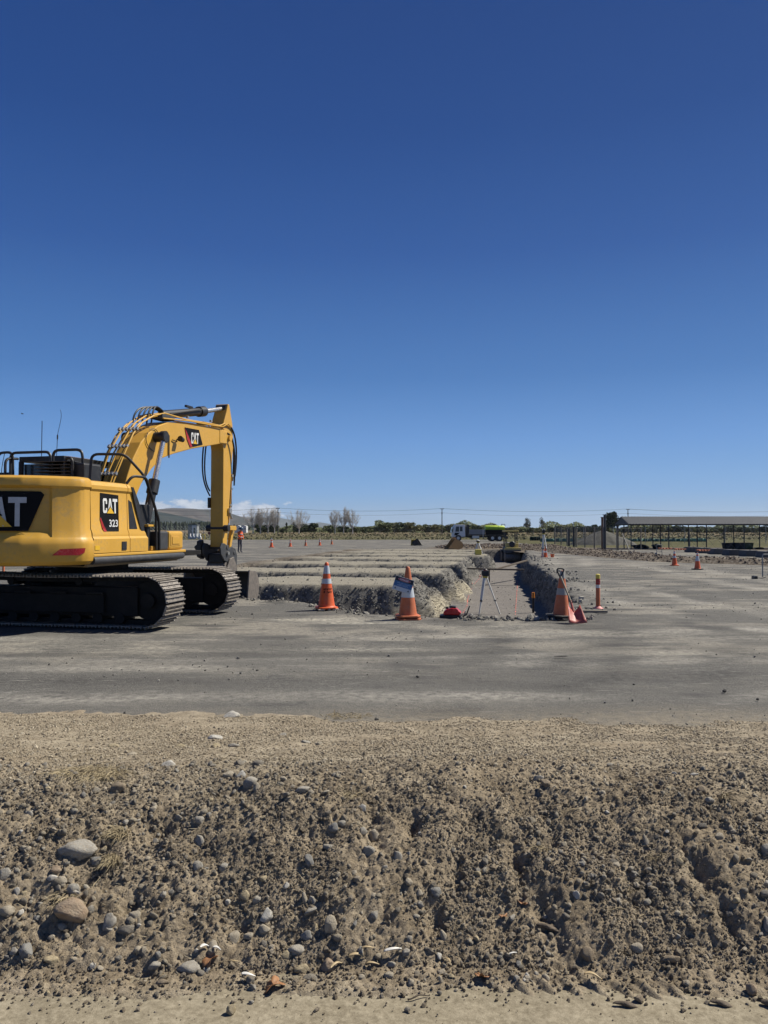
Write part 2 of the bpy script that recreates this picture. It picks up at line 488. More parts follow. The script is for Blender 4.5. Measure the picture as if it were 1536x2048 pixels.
bare_ = s.rng(sepn.outputs['Y'], 8.0, 10.6, 0.22, 1.0, True)
dustm = s.m('MULTIPLY', s.m('MULTIPLY', s.rng(k, 0.87, 1.01, 0, 1.0, True), s.rng(s.m('ADD', s.m('MULTIPLY', mid, .6), s.m('MULTIPLY', fine, .4)), .40, .58, .25, 1.0)), bare_)
c = s.mix(dustm, base, pale)
darkm = s.rng(s.m('ADD', big2, s.m('MULTIPLY', streak, 0.22)), 0.56, 0.46, 0, 0.6, True)
c = s.mix(darkm, c, (0.085, 0.082, 0.078))
# wheel-swept bands running across and away to the right
tk_ = s.attr('track')
c = s.mix(s.m('MULTIPLY', s.rng(tk_, 0.0, 1.0), s.rng(mid, .34, .62, .1, 1.0)), c, (0.42, 0.395, 0.34))
c = s.mix(s.m('MULTIPLY', s.rng(tk_, 0.0, -1.0), s.rng(mid, .35, .6, .1, .8)), c, (0.075, 0.072, 0.067))
sm = s.m('MULTIPLY', s.rng(scr, 0.58, 0.67, 0, 0.85, True), s.rng(s.noise(0.45, 2), 0.44, 0.58))
c = s.mix(sm, c, (0.44, 0.42, 0.37))
# pale powder spilt beside the excavation
sp = s.m('MULTIPLY', s.attr('powder'), s.rng(mid, 0.35, 0.6))
c = s.mix(sp, c, (0.52, 0.485, 0.40))
# gravel faces, cream clay ends, fine ridge tops, floor
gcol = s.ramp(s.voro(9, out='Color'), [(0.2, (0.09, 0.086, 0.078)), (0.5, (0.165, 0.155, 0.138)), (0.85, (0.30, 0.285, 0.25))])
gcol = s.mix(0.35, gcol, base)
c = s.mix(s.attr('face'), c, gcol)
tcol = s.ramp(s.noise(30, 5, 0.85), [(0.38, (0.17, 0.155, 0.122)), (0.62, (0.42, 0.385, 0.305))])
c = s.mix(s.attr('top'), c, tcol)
clay = s.ramp(s.noise(1.0, 4, 0.6, s.coord((9, 9, 26), (R(20), R(25), 0))), [(0.40, (0.17, 0.148, 0.108)), (0.5, (0.31, 0.275, 0.20)), (0.60, (0.50, 0.45, 0.335))])
c = s.mix(s.attr('cream'), c, clay)
c = s.mix(s.attr('floor'), c, s.ramp(s.noise(9, 5, .75), [(0.36, (0.145, 0.132, 0.118)), (0.64, (0.27, 0.246, 0.222))]))
c = s.mix(s.attr('brown'), c, s.ramp(mid, [(0.35, (0.085, 0.066, 0.048)), (0.65, (0.20, 0.165, 0.125))]))
# sand drifted over the asphalt's near edge
sandm = s.m('MULTIPLY', s.attr('sand'), s.rng(mid, 0.25, 0.6))
c = s.mix(sandm, c, s.ramp(fine, [(0.3, (0.23, 0.195, 0.145)), (0.7, (0.36, 0.315, 0.235))]))
M_yard = s.set(c, 0.92, 0, [(mid, 0.45, 0.03), (fine, 0.8, 0.010)], 0.15)

def seg_dist(X, Y, P):
    best = np.full(np.shape(X), 1e9); sgn = np.zeros(np.shape(X))
    for i in range(len(P) - 1):
        ax, ay = P[i]; bx_, by_ = P[i + 1]; dx, dy = bx_ - ax, by_ - ay
        t = np.clip(((X - ax) * dx + (Y - ay) * dy) / (dx * dx + dy * dy), 0, 1)
        d = np.hypot(X - ax - t * dx, Y - ay - t * dy); sd = (dx * (Y - ay) - dy * (X - ax)) 
        k = d < best; best = np.where(k, d, best); sgn = np.where(k, np.sign(sd), sgn)
    return best * sgn
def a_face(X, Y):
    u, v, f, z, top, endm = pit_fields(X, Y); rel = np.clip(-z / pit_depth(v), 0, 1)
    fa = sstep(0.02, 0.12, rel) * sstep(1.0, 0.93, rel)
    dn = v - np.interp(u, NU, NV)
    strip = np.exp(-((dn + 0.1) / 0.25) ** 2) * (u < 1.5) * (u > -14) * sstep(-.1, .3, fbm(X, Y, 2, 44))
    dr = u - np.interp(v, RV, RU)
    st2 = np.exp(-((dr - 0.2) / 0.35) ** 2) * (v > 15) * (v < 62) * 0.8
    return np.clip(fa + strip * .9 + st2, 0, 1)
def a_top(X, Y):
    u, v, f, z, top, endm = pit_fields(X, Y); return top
def a_cream(X, Y):
    u, v, f, z, top, endm = pit_fields(X, Y); rel = np.clip(-z / pit_depth(v), 0, 1)
    return np.clip(endm * sstep(0.1, 0.4, rel) * (rel < .99) * sstep(0.35, .7, rel) * (u < -1.3) * (1 - .35 * (fbm(X * 2, Y * 2, 3, 77) > .25)), 0, 1)
def a_brown(X, Y):
    u, v, f, z, top, endm = pit_fields(X, Y)
    return np.clip(np.exp(-((u + 11.7) / 0.9) ** 2) * (f > 0) * 0.75 + sstep(60.5, 62, v + 1.0 * fbm(X * .3, Y * .3, 3, 71)) * sstep(-8, -4, u) * sstep(72, 67, v), 0, 0.85)
def a_floor(X, Y):
    u, v, f, z, top, endm = pit_fields(X, Y); return sstep(.93, 1.0, np.clip(-z / pit_depth(v), 0, 1)) * .85
def a_powder(X, Y):
    g = 0
    for cx, cy, sx, sy, a in ((-1.0, 13.6, 1.1, .35, 1), (-.4, 13.2, .8, .22, .8), (1.6, 12.6, 1.3, .5, .5), (3.2, 11.7, .7, .6, .45), (5.2, 11.5, 1.6, .5, .5), (-3.0, 10.2, 1.5, .25, .5), (-.3, 10.3, 1.1, .2, .6), (-5.2, 10.6, 2.0, .3, .35), (8, 16, 2.5, 1.0, .4), (4.6, 9.9, 2.4, .3, .35)):
        g = g + a * np.exp(-((X - cx) / sx) ** 2 - ((Y - cy) / sy) ** 2)
    n = fbm(X * 1.6 + Y * .3, Y * 7, 4, 80)
    return np.clip(g * (0.65 + 1.1 * n), 0, 1)
TRACKS = [([(11, 6.5), (8.2, 9), (6.3, 13), (5.9, 19), (7.2, 30), (10.5, 44)], 1), ([(13.2, 7.5), (10.3, 10.5), (8.4, 15), (8.0, 22), (9.4, 32)], -1), ([(8.6, 6.6), (6.6, 8.2), (4.9, 11.2), (3.9, 13.2)], -1),
          ([(16, 9.5), (12.3, 13), (10.8, 18), (11, 26), (12, 34)], 1), ([(20, 11), (15, 16), (13.6, 22), (15, 30)], -1), ([(-10, 10.7), (-4, 10.3), (1, 10.5), (6, 11.4), (12, 13.5)], 1), ([(-10, 9.1), (-3, 8.9), (3, 9.2), (9, 10.2)], -1), ([(-8, 8.0), (0, 8.1), (7, 8.6)], 1), ([(2.0, 14.0), (2.6, 11.0), (1.6, 8.6)], -1), ([(5, 14.5), (4.2, 11.0), (2.6, 8.3)], -1)]
def a_track(X, Y):
    t = np.zeros(np.shape(X)); Xw = X + .25 * fbm(X * .4, Y * .4, 2, 401); Yw = Y + .25 * fbm(X * .3, Y * .5, 2, 402)
    for P_, sg_ in TRACKS:
        P_ = np.array(P_, float); tt = np.linspace(0, len(P_) - 1, 22); P2 = np.stack([np.interp(tt, range(len(P_)), P_[:, 0]), np.interp(tt, range(len(P_)), P_[:, 1])], -1)
        for _ in range(2): P2[1:-1] = (P2[:-2] + P2[1:-1] * 2 + P2[2:]) / 4
        d = np.abs(seg_dist(Xw, Yw, P2)); w_ = .15 + .010 * Y
        t = t + sg_ * np.exp(-((d - .85) / w_) ** 2) * (.55 + .9 * fbm(X * .7, Y * 1.3, 3, 405))
    return np.clip(t, -1, 1)
def a_sand(X, Y):
    e = 7.25 + 0.25 * fbm(X * .8, Y * 0, 2, 90) - 0.45 * sstep(2.0, -1.5, X)
    return sstep(e + .1, e - 0.9, Y)
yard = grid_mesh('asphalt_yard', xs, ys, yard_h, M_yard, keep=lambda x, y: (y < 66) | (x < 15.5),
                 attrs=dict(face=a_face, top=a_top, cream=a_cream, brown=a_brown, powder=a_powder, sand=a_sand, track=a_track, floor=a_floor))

# grass field reaching the horizon (ring round the yard)
s = NT('field_grass_ground')
sepn = s.n('ShaderNodeSeparateXYZ'); s.coord(); s.lk(s.tc.outputs['Object'], sepn.inputs[0])
n1 = s.noise(0.12, 5, 0.65, s.coord((0.4, 1, 1))); n2 = s.noise(2.5, 4, 0.7)
green = s.ramp(s.m('ADD', s.m('MULTIPLY', n1, 0.6), s.m('MULTIPLY', n2, 0.4)), [(0.35, (0.055, 0.062, 0.026)), (0.5, (0.105, 0.10, 0.045)), (0.65, (0.17, 0.145, 0.075))])
dry = s.ramp(n2, [(0.3, (0.13, 0.10, 0.058)), (0.7, (0.27, 0.215, 0.13))])
fd = s.rng(s.m('ADD', sepn.outputs['Y'], s.m('MULTIPLY', n1, 90)), 190, 260)
M_field = s.set(s.mix(fd, green, dry), 0.95, 0, [(n2, 0.25, 0.08)], 0.1)
mb = MB()
def ring(mb, x0, x1, y0, y1, X0, X1, Y0, Y1, z):
    for a, b, c_, d in ((X0, X1, Y0, y0), (X0, X1, y1, Y1), (X0, x0, y0, y1), (x1, X1, y0, y1)):
        mb.quad((a, c_, z), (b, c_, z), (b, d, z), (a, d, z))
ring(mb, -59.9, 59.9, 4.3, 65.8, -9000, 9000, -400, 9000, -0.03)
field = mb.build('field', M_field, kind='structure')

# ------------------------------------------------------------------ geometry-node scatter (loose soil, gravel, straw, grass)
def scatter(name, pts, scl, rot, mat, mode='ico', variants=5, sub=2, seed=0, amp=0.5, smooth=False):
    pts = np.asarray(pts, np.float32); n = len(pts)
    me = bpy.data.meshes.new(name); me.vertices.add(n); me.vertices.foreach_set('co', pts.ravel())
    for k, arr in (('sc', scl), ('rt', rot)):
        a = me.attributes.new(k, 'FLOAT_VECTOR', 'POINT'); a.data.foreach_set('vector', np.asarray(arr, np.float32).ravel())
    a = me.attributes.new('vi', 'INT', 'POINT'); a.data.foreach_set('value', np.random.default_rng(seed).integers(0, variants, n).astype(np.int32))
    me.materials.append(mat)
    o = bpy.data.objects.new(name, me); COL.objects.link(o); o['kind'] = 'stuff'
    g = bpy.data.node_groups.new(name, 'GeometryNodeTree')
    g.interface.new_socket('Geometry', in_out='INPUT', socket_type='NodeSocketGeometry')
    g.interface.new_socket('Geometry', in_out='OUTPUT', socket_type='NodeSocketGeometry')
    N = g.nodes.new; L = g.links.new
    gi = N('NodeGroupInput'); go = N('NodeGroupOutput')
    join = N('GeometryNodeJoinGeometry')
    protos = []
    for k in range(variants):
        if mode == 'ico':
            m = N('GeometryNodeMeshIcoSphere'); m.inputs['Radius'].default_value = 1; m.inputs['Subdivisions'].default_value = sub
            gg = m.outputs['Mesh']
        elif mode == 'stick':
            m = N('GeometryNodeMeshCylinder'); m.inputs['Vertices'].default_value = 3; m.inputs['Side Segments'].default_value = 4
            m.inputs['Radius'].default_value = 1; m.inputs['Depth'].default_value = 1
            gg = m.outputs['Mesh']
        else:
            m = N('GeometryNodeMeshCone'); m.inputs['Vertices'].default_value = 3; m.inputs['Side Segments'].default_value = 3
            m.inputs['Radius Bottom'].default_value = 1; m.inputs['Radius Top'].default_value = 0.05; m.inputs['Depth'].default_value = 1
            gg = m.outputs['Mesh']
        sp_ = N('GeometryNodeSetPosition'); L(gg, sp_.inputs[0])
        no = N('ShaderNodeTexNoise'); no.noise_dimensions = '4D'; no.inputs['W'].default_value = k * 7.31 + seed
        no.inputs['Scale'].default_value = 1.1 if mode == 'ico' else 1.6; no.inputs['Detail'].default_value = 2
        sb = N('ShaderNodeVectorMath'); sb.operation = 'SUBTRACT'; sb.inputs[1].default_value = (.5, .5, .5); L(no.outputs['Color'], sb.inputs[0])
        ml = N('ShaderNodeVectorMath'); ml.operation = 'MULTIPLY'
        ml.inputs[1].default_value = (amp * 2.6,) * 3 if mode == 'ico' else (amp * 14, amp * 14, 0)
        L(sb.outputs[0], ml.inputs[0]); L(ml.outputs[0], sp_.inputs['Offset'])
        last = sp_.outputs[0]
        if smooth:
            ss = N('GeometryNodeSetShadeSmooth'); L(last, ss.inputs[0]); last = ss.outputs[0]
        sm_ = N('GeometryNodeSetMaterial'); sm_.inputs['Material'].default_value = mat; L(last, sm_.inputs[0])
        ti = N('GeometryNodeGeometryToInstance'); L(sm_.outputs[0], ti.inputs[0]); protos.append(ti)
    for ti in reversed(protos): L(ti.outputs[0], join.inputs[0])
    ip = N('GeometryNodeInstanceOnPoints'); L(gi.outputs[0], ip.inputs['Points']); L(join.outputs[0], ip.inputs['Instance'])
    ip.inputs['Pick Instance'].default_value = True
    def na(nm, t):
        q = N('GeometryNodeInputNamedAttribute'); q.data_type = t; q.inputs['Name'].default_value = nm
        return next(x for x in q.outputs if x.enabled and x.name == 'Attribute')
    L(na('vi', 'INT'), ip.inputs['Instance Index'])
    L(na('sc', 'FLOAT_VECTOR'), ip.inputs['Scale'])
    e2r = N('FunctionNodeEulerToRotation'); L(na('rt', 'FLOAT_VECTOR'), e2r.inputs[0]); L(e2r.outputs[0], ip.inputs['Rotation'])
    L(ip.outputs[0], go.inputs[0])
    md = o.modifiers.new('scatter', 'NODES'); md.node_group = g
    return o
def rrot(n): return rng.uniform(-math.pi, math.pi, (n, 3))
def rscale(r, flat=0.75):
    n = len(r); return np.stack([r * rng.uniform(.75, 1.35, n), r * rng.uniform(.75, 1.25, n), r * rng.uniform(flat * .7, flat * 1.3, n)], -1)

# ------------------------------------------------------------------ dirt bank in front of the camera
HOLES = [(-0.933, 0.13, 3.342, 0.065, 0.0495), (-0.718, 0.09, 3.54, 0.052000000000000005, 0.045000000000000005), (-1.188, 0.05, 3.128, 0.065, 0.045000000000000005), (-0.269, 0.1, 3.256, 0.065, 0.06300000000000001), (-0.05, 0.05, 3.332, 0.09100000000000001, 0.045000000000000005), (0.12, 0.03, 3.358, 0.065, 0.054), (0.545, 0.035, 3.172, 0.156, 0.0495), (0.614, 0.05, 3.05, 0.065, 0.045000000000000005), (1.011, 0.06, 3.092, 0.078, 0.06300000000000001), (0.198, 0.05, 3.0, 0.052000000000000005, 0.045000000000000005), (-0.97, 0.05, 3.018, 0.065, 0.045000000000000005), (-1.242, 0.06, 3.462, 0.039, 0.045000000000000005), (0.297, 0.03, 3.192, 0.10400000000000001, 0.03150000000000001), (1.271, 0.04, 3.178, 0.078, 0.036000000000000004), (-0.545, 0.05, 2.954, 0.052000000000000005, 0.036000000000000004), (0.718, 0.08, 3.292, 0.052000000000000005, 0.036000000000000004), (-0.328, 0.06, 2.908, 0.039, 0.03150000000000001), (1.144, 0.08, 2.884, 0.039, 0.045000000000000005), (1.309, 0.03, 2.976, 0.11699999999999999, 0.036000000000000004)]
def toe(x): return 2.80 + 0.05 * fbm(x * 1.4, x * 0 + 2, 3, 101) - 0.03 * sstep(0.6, 1.2, x)
def crest(x): return toe(x) + 1.00 + 0.16 * fbm(x * 1.1, x * 0 + 5, 3, 102)
def bank_top(x): return 0.425 + 0.035 * fbm(x * .8, x * 0 + 8, 3, 103) + 0.02 * sstep(0, -1.5, x)
def bank_base(x, y):
    y0 = toe(x); y1 = crest(x); H = bank_top(x)
    sl = np.clip((y - y0) / (y1 - y0), 0, 1)
    ye = 6.55 - 0.07 * x + 0.18 * fbm(x * .9, x * 0, 3, 104)
    p = np.clip((y - y1) / (ye - y1), 0, 1.5)
    s_ = np.clip((y - y0) / (y1 - y0), 0, 2.5)
    h1 = H * 1.06 * (1 - np.clip(1 - s_, 0, 1) ** 1.55) + .15 * np.clip(s_ - 1, 0, 2)
    q_ = (y - y1) / (ye - y1)
    h2 = np.where(q_ > 1, -0.25 * (q_ - 1), H * (1.0 + 0.02) * np.where(q_ > 0, np.clip(1 - q_, 0, 1) ** 1.1, 1 - .5 * q_))
    kk = 0.022
    h = np.where(y < y1 + .6, np.minimum(-kk * np.log(np.exp(-np.clip(h1, -1, 1) / kk) + np.exp(-np.clip(h2, -1, 1) / kk)), h2), h2)
    h = np.where(sl < .35, h1, h)
    h = np.where(y < y0, -0.30 * np.clip(y0 - 0.10 + .05 * fbm(x * 4, y * 4, 3, 106) - y, 0, .3) + 0.004, h)
    return h
def bank_masks(x, y):
    y0 = toe(x); y1 = crest(x)
    wob = .22 * fbm(x * 1.7, y * 1.7, 3, 105)
    slope = sstep(y0 - .10, y0 + .08, y) * sstep(y1 + .50, y1 - .45, y + wob)
    plat = sstep(y1 - .45, y1 + .50, y + wob)
    toem = sstep(y0 - .20, y0 - .05, y) * (1 - sstep(y0, y0 + .1, y))
    return slope, plat, toem
def bank_h(x, y):
    x = np.asarray(x, float); y = np.asarray(y, float)
    slope, plat, toem = bank_masks(x, y)
    h = bank_base(x, y)
    lump = 0.048 * fbm(x * 2.6, y * 2.6, 4, 110) + 0.028 * fbm(x * 8, y * 8, 3, 111)
    cl = 0.016 * clods(x, y, 0.055, 112) * sstep(-.2, .3, fbm(x * 3, y * 3, 2, 113)) + 0.011 * clods(x, y, 0.026, 114) + 0.006 * clods(x, y, 0.013, 115)
    h = h + slope * (lump + cl - 0.012) + plat * (0.020 * fbm(x * 1.8, y * 1.8, 4, 116) + 0.009 * fbm(x * 12, y * 12, 4, 117) + 0.006 * clods(x, y, 0.03, 118) * sstep(-.1, .4, fbm(x * 2, y * 2, 2, 119)))
    h = h + toem * (0.010 * clods(x, y, 0.03, 121) + 0.008 * fbm(x * 6, y * 6, 3, 122))
    # cleat marks pressed along the toe
    cle = np.exp(-((y - (toe(x) - 0.10)) / 0.07) ** 2) * sstep(0.25, .4, x) * sstep(1.15, 1.0, x)
    h = h + cle * 0.012 * np.clip(np.sin((x + y * .55) * 2 * np.pi / 0.085), -.2, 1)
    for cx, sx, cy, sy, dp in HOLES:
        h = h - dp * np.exp(-((x - cx) / sx) ** 2 - ((y - cy) / sy) ** 2) * (1 + .6 * fbm(x * 20, y * 20, 2, 130))
    for cy, w in ((4.15, .05), (4.6, .06), (5.3, .08)):
        h = h - plat * 0.012 * np.exp(-((y - cy - .12 * x + .05 * np.sin(x * 3)) / w) ** 2) * sstep(-.5, 1.2, x)
    return h
bx = np.concatenate([np.arange(-6, -3.6, .05), np.arange(-3.6, -1.85, .018), np.arange(-1.85, 1.85, .0058), np.arange(1.85, 3.6, .018), np.arange(3.6, 6.01, .05)])
by = [2.42]
while by[-1] < 7.3:
    y_ = by[-1]; by.append(y_ + (0.009 if y_ < 2.65 else 0.0046 if y_ < 3.62 else 0.0046 + (y_ - 3.62) * 0.010))
by = np.array(by)
s = NT('bank_soil')
f1 = s.noise(6, 5, 0.6); f2 = s.noise(45, 4, 0.7); f3 = s.noise(240, 2, 0.7)
mx = s.m('ADD', s.m('MULTIPLY', f1, 0.35), s.m('ADD', s.m('MULTIPLY', f2, 0.35), s.m('MULTIPLY', f3, 0.3)))
soil = s.ramp(mx, [(0.38, (0.180, 0.142, 0.094)), (0.5, (0.312, 0.252, 0.174)), (0.62, (0.46, 0.382, 0.272))])
sandy = s.ramp(mx, [(0.38, (0.20, 0.163, 0.113)), (0.5, (0.345, 0.29, 0.207)), (0.62, (0.51, 0.44, 0.325))])
c = s.mix(s.attr('sandy'), soil, sandy)
f4 = s.noise(110, 4, 0.75)
M_bank = s.set(c, 0.95, 0, [(f2, 0.6, 0.014), (f4, 0.8, 0.006), (f3, 0.7, 0.003)], 0.1)
def a_sandy(x, y):
    sl, pl, tm = bank_masks(x, y)
    return np.clip(pl * (0.9 + 1.1 * fbm(x * 1.5, y * 2.5, 4, 140)) + 0.35 * sstep(0.1, .5, fbm(x * 1.7, y * 1.7, 3, 141)) + (1 - sstep(toe(x) - .16, toe(x) - .02, y)) * .8, 0, 1)
bank = grid_mesh('dirt_bank', bx, by, bank_h, M_bank, attrs=dict(sandy=a_sandy))

# sandy path at the camera's feet
s = NT('path_sand')
f1 = s.noise(4, 4, 0.6); f2 = s.noise(38, 5, 0.72, s.coord((1, 1.0, 1), (0, 0, R(20)))); f3 = s.noise(320, 2, 0.7)
mx = s.m('ADD', s.m('MULTIPLY', f1, 0.25), s.m('ADD', s.m('MULTIPLY', f2, 0.5), s.m('MULTIPLY', f3, 0.25)))
c = s.ramp(mx, [(0.38, (0.19, 0.160, 0.110)), (0.48, (0.285, 0.244, 0.170)), (0.60, (0.43, 0.375, 0.27))])
spk = s.rng(s.voro(190), 0.10, 0.16, 1, 0); c = s.mix(s.m('MULTIPLY', spk, s.rng(f2, .45, .6, 0, .5)), c, (0.10, 0.085, 0.065))
M_path = s.set(c, 0.95, 0, [(f2, 0.3, 0.006), (f3, 0.5, 0.002)], 0.15)
path = grid_mesh('sandy_path', np.concatenate([np.arange(-6, -2, .1), np.arange(-2, 2, .02), np.arange(2, 6.01, .1)]), np.concatenate([np.arange(-4, 1.8, .2), np.arange(1.8, 3.2, .015)]),
                 lambda x, y: 0.004 * fbm(x * 3, y * 3, 3, 150) + 0.002 * fbm(x * 25, y * 25, 2, 151) - 0.2 * sstep(2.95, 3.19, y), M_path)
mb = MB(); mb.quad((-6, 3.0, -.12), (6, 3.0, -.12), (6, 7.0, -.12), (-6, 7.0, -.12))
for a, b in ((-60, -5.9), (5.9, 60)): mb.quad((a, -4, -.02), (b, -4, -.02), (b, 4.6, -.02), (a, 4.6, -.02))
mb.build('ground', M_path, kind='structure')

# ------------------------------------------------------------------ loose soil on the bank
M_clod = stonemat('clod_soil', [(0, (0.28, 0.226, 0.158)), (.5, (0.405, 0.335, 0.241)), (.85, (0.50, 0.423, 0.313)), (1, (0.62, 0.54, 0.415))], bump=0.8)
M_sandclod = stonemat('sandy_crumb', [(0, (0.30, 0.243, 0.165)), (.5, (0.41, 0.343, 0.242)), (.85, (0.50, 0.427, 0.31)), (1, (0.60, 0.525, 0.39))], bump=0.5)
M_pebble = stonemat('pebble_stone', [(0, (0.22, 0.195, 0.155)), (.3, (0.33, 0.285, 0.215)), (.6, (0.42, 0.36, 0.26)), (.85, (0.29, 0.27, 0.235)), (1, (0.52, 0.465, 0.36))], bump=0.6, rough=0.75)
def bank_pts(n, y_lo, y_hi, xr=2.3, dens=None):
    x = rng.uniform(-xr, xr, n); y = rng.uniform(0, 1, n); y = toe(x) + y_lo + y * (y_hi - y_lo)
    if dens is not None:
        k = rng.uniform(0, 1, n) < dens(x, y); x = x[k]; y = y[k]
    return x, y
x, y = bank_pts(330000, 0.0, 1.75, 3.3, dens=lambda x, y: np.clip(.55 + 1.2 * fbm(x * 3.0, y * 4, 3, 160), .10, 1) * np.clip(1.35 - 1.0 * (y - toe(x)), .06, 1))
r = np.exp(rng.normal(math.log(0.0025), 0.62, len(x))).clip(.0016, .014)
scatter('loose_soil', np.stack([x, y, bank_h(x, y) + r * .12], -1), rscale(r, .9), rrot(len(x)), M_clod, seed=1, sub=1, amp=.55)
x, y = bank_pts(150000, 0.75, 3.8, 3.4, dens=lambda x, y: np.clip(.6 + 1.1 * fbm(x * 2.5, y * 2.5, 3, 161), .15, 1))
r = np.exp(rng.normal(math.log(0.0033), 0.55, len(x))).clip(.0018, .013)
scatter('soil_crumbs', np.stack([x, y, bank_h(x, y) + r * .0], -1), rscale(r, .8), rrot(len(x)), M_sandclod, seed=2, sub=1, amp=.5)
x, y = bank_pts(7500, -0.12, 1.2, 3.3, dens=lambda x, y: np.clip(.3 + 1.4 * fbm(x * 2.2, y * 2.2, 3, 163) - .15 * x, .03, 1) * sstep(toe(x) - .2, toe(x) + .05, y))
r = np.exp(rng.normal(math.log(0.0068), 0.42, len(x))).clip(.003, .015)
scatter('small_pebbles', np.stack([x, y, np.maximum(bank_h(x, y), 0) + r * .3], -1), rscale(r, .7), rrot(len(x)), M_pebble, seed=3, sub=2, amp=.5, smooth=True)
x, y = bank_pts(9500, -0.26, 0.02, 3.2, dens=lambda x, y: sstep(toe(x) - .26, toe(x) - .04, y) ** 1.5)
r = np.exp(rng.normal(math.log(0.0035), 0.5, len(x))).clip(.0015, .010)
scatter('toe_crumbs', np.stack([x, y, np.maximum(bank_h(x, y), 0) + r * .4], -1), rscale(r, .8), rrot(len(x)), M_clod, seed=4, sub=1, amp=.5)
x = rng.uniform(-2, 2, 900); y = rng.uniform(1.9, 2.6, 900); r = np.exp(rng.normal(math.log(0.0016), 0.5, 900)).clip(.0008, .004)
scatter('path_grit', np.stack([x, y, r * .5 + .003], -1), rscale(r), rrot(900), M_clod, seed=5, sub=1)
# straw and rootlets
M_straw = stonemat('dry_straw', [(0, (0.16, 0.12, 0.075)), (.5, (0.30, 0.245, 0.155)), (1, (0.46, 0.39, 0.26))], bump=0.1)
x, y = bank_pts(6500, 0.66, 3.7, 3.4, dens=lambda x, y: np.clip(.3 + 1.2 * fbm(x * 1.5, y * 1.5, 3, 165), .03, 1))
n = len(x); L = rng.uniform(.015, .07, n)
scatter('straw_litter', np.stack([x, y, bank_h(x, y) + .006], -1), np.stack([np.full(n, .0008), np.full(n, .0008), L], -1), np.stack([R(90) + rng.normal(0, .2, n), np.zeros(n), rng.uniform(-3.1, 3.1, n)], -1), M_straw, 'stick', seed=6, amp=.5)
x, y = bank_pts(1500, 0.0, 0.75)
n = len(x); L = rng.uniform(.012, .06, n)
scatter('rootlets', np.stack([x, y, bank_h(x, y) + .008], -1), np.stack([np.full(n, .0008), np.full(n, .0008), L], -1), np.stack([R(65) + rng.normal(0, .5, n), np.zeros(n), rng.uniform(-3.1, 3.1, n)], -1), M_straw, 'stick', seed=7, amp=.6)

# ------------------------------------------------------------------ gravel of the excavation and rubble round it
M_gravel = stonemat('gravel_stone', [(0, (0.13, 0.124, 0.11)), (.5, (0.23, 0.217, 0.188)), (.9, (0.35, 0.33, 0.285)), (1, (0.50, 0.47, 0.41))], bump=0.4)
M_brown = stonemat('brown_gravel', [(0, (0.10, 0.072, 0.052)), (.5, (0.19, 0.145, 0.108)), (.9, (0.30, 0.245, 0.19)), (1, (0.48, 0.43, 0.36))], bump=0.4)
def pick(n, x0, x1, y0, y1, w, powY=1.0):
    x = rng.uniform(x0, x1, n); y = y0 + (y1 - y0) * rng.uniform(0, 1, n) ** powY
    k = rng.uniform(0, 1, n) < w(x, y); return x[k], y[k]
def w_face(x, y):
    u, v, f, z, top, endm = pit_fields(x, y); rel = np.clip(-z / pit_depth(v), 0, 1)
    cr = np.clip(endm * (rel > .5) * 1.5, 0, 1) * .85
    return (rel > .04) * (rel < .97) * 0.9 * (1 - cr) + (rel >= .97) * .006 + top * .015
x, y = pick(230000, -9, 12, 14, 34, w_face, 1.3)
r = np.exp(rng.normal(math.log(0.0135), 0.5, len(x))).clip(.007, .05)
scatter('trench_gravel', np.stack([x, y, yard_h(x, y) + r * .2], -1), rscale(r), rrot(len(x)), M_gravel, seed=11, sub=1, amp=.5)
x, y = pick(90000, -13.5, 12.5, 34, 62, w_face)
r = np.exp(rng.normal(math.log(0.020), 0.45, len(x))).clip(.010, .05)
scatter('far_trench_gravel', np.stack([x, y, yard_h(x, y) + r * .2], -1), rscale(r), rrot(len(x)), M_gravel, seed=12, sub=1, amp=.5)
def w_strip(x, y):
    u = x * CA - y * SA; v = x * SA + y * CA
    dn = v - np.interp(u, NU, NV); dr = u - np.interp(v, RV, RU)
    a = np.exp(-((dn + .12) / .22) ** 2) * (u < 1.5) * sstep(-.1, .35, fbm(x * 1.1, y * 1.1, 3, 44) + .15)
    b = np.exp(-((dr - .35) / .45) ** 2) * (v > 14.4) * (v < 60) * sstep(-.1, .3, fbm(x * .9, y * .9, 3, 47)) * .6
    return np.clip(a + b, 0, 1)
x, y = pick(60000, -7, 11, 13.4, 45, w_strip, 1.6)
r = np.exp(rng.normal(math.log(0.018), 0.6, len(x))).clip(.007, .07)
scatter('edge_rubble', np.stack([x, y, yard_h(x, y) + r * .25], -1), rscale(r), rrot(len(x)), M_gravel, seed=13, sub=1, amp=.5)
def w_yard(x, y): return np.clip(.25 + 1.2 * fbm(x * .35, y * .5, 3, 170) + .5 * (x > 3) * (y > 14), .03, 1) * (pit_fields(x, y)[2] <= 0)
x, y = pick(14000, -9, 16, 6.3, 34, w_yard, 1.5)
r = np.exp(rng.normal(math.log(0.0055), 0.55, len(x))).clip(.002, .03)
scatter('yard_grit', np.stack([x, y, yard_h(x, y) + r * .35], -1), rscale(r), rrot(len(x)), M_gravel, seed=14, sub=1, amp=.5)

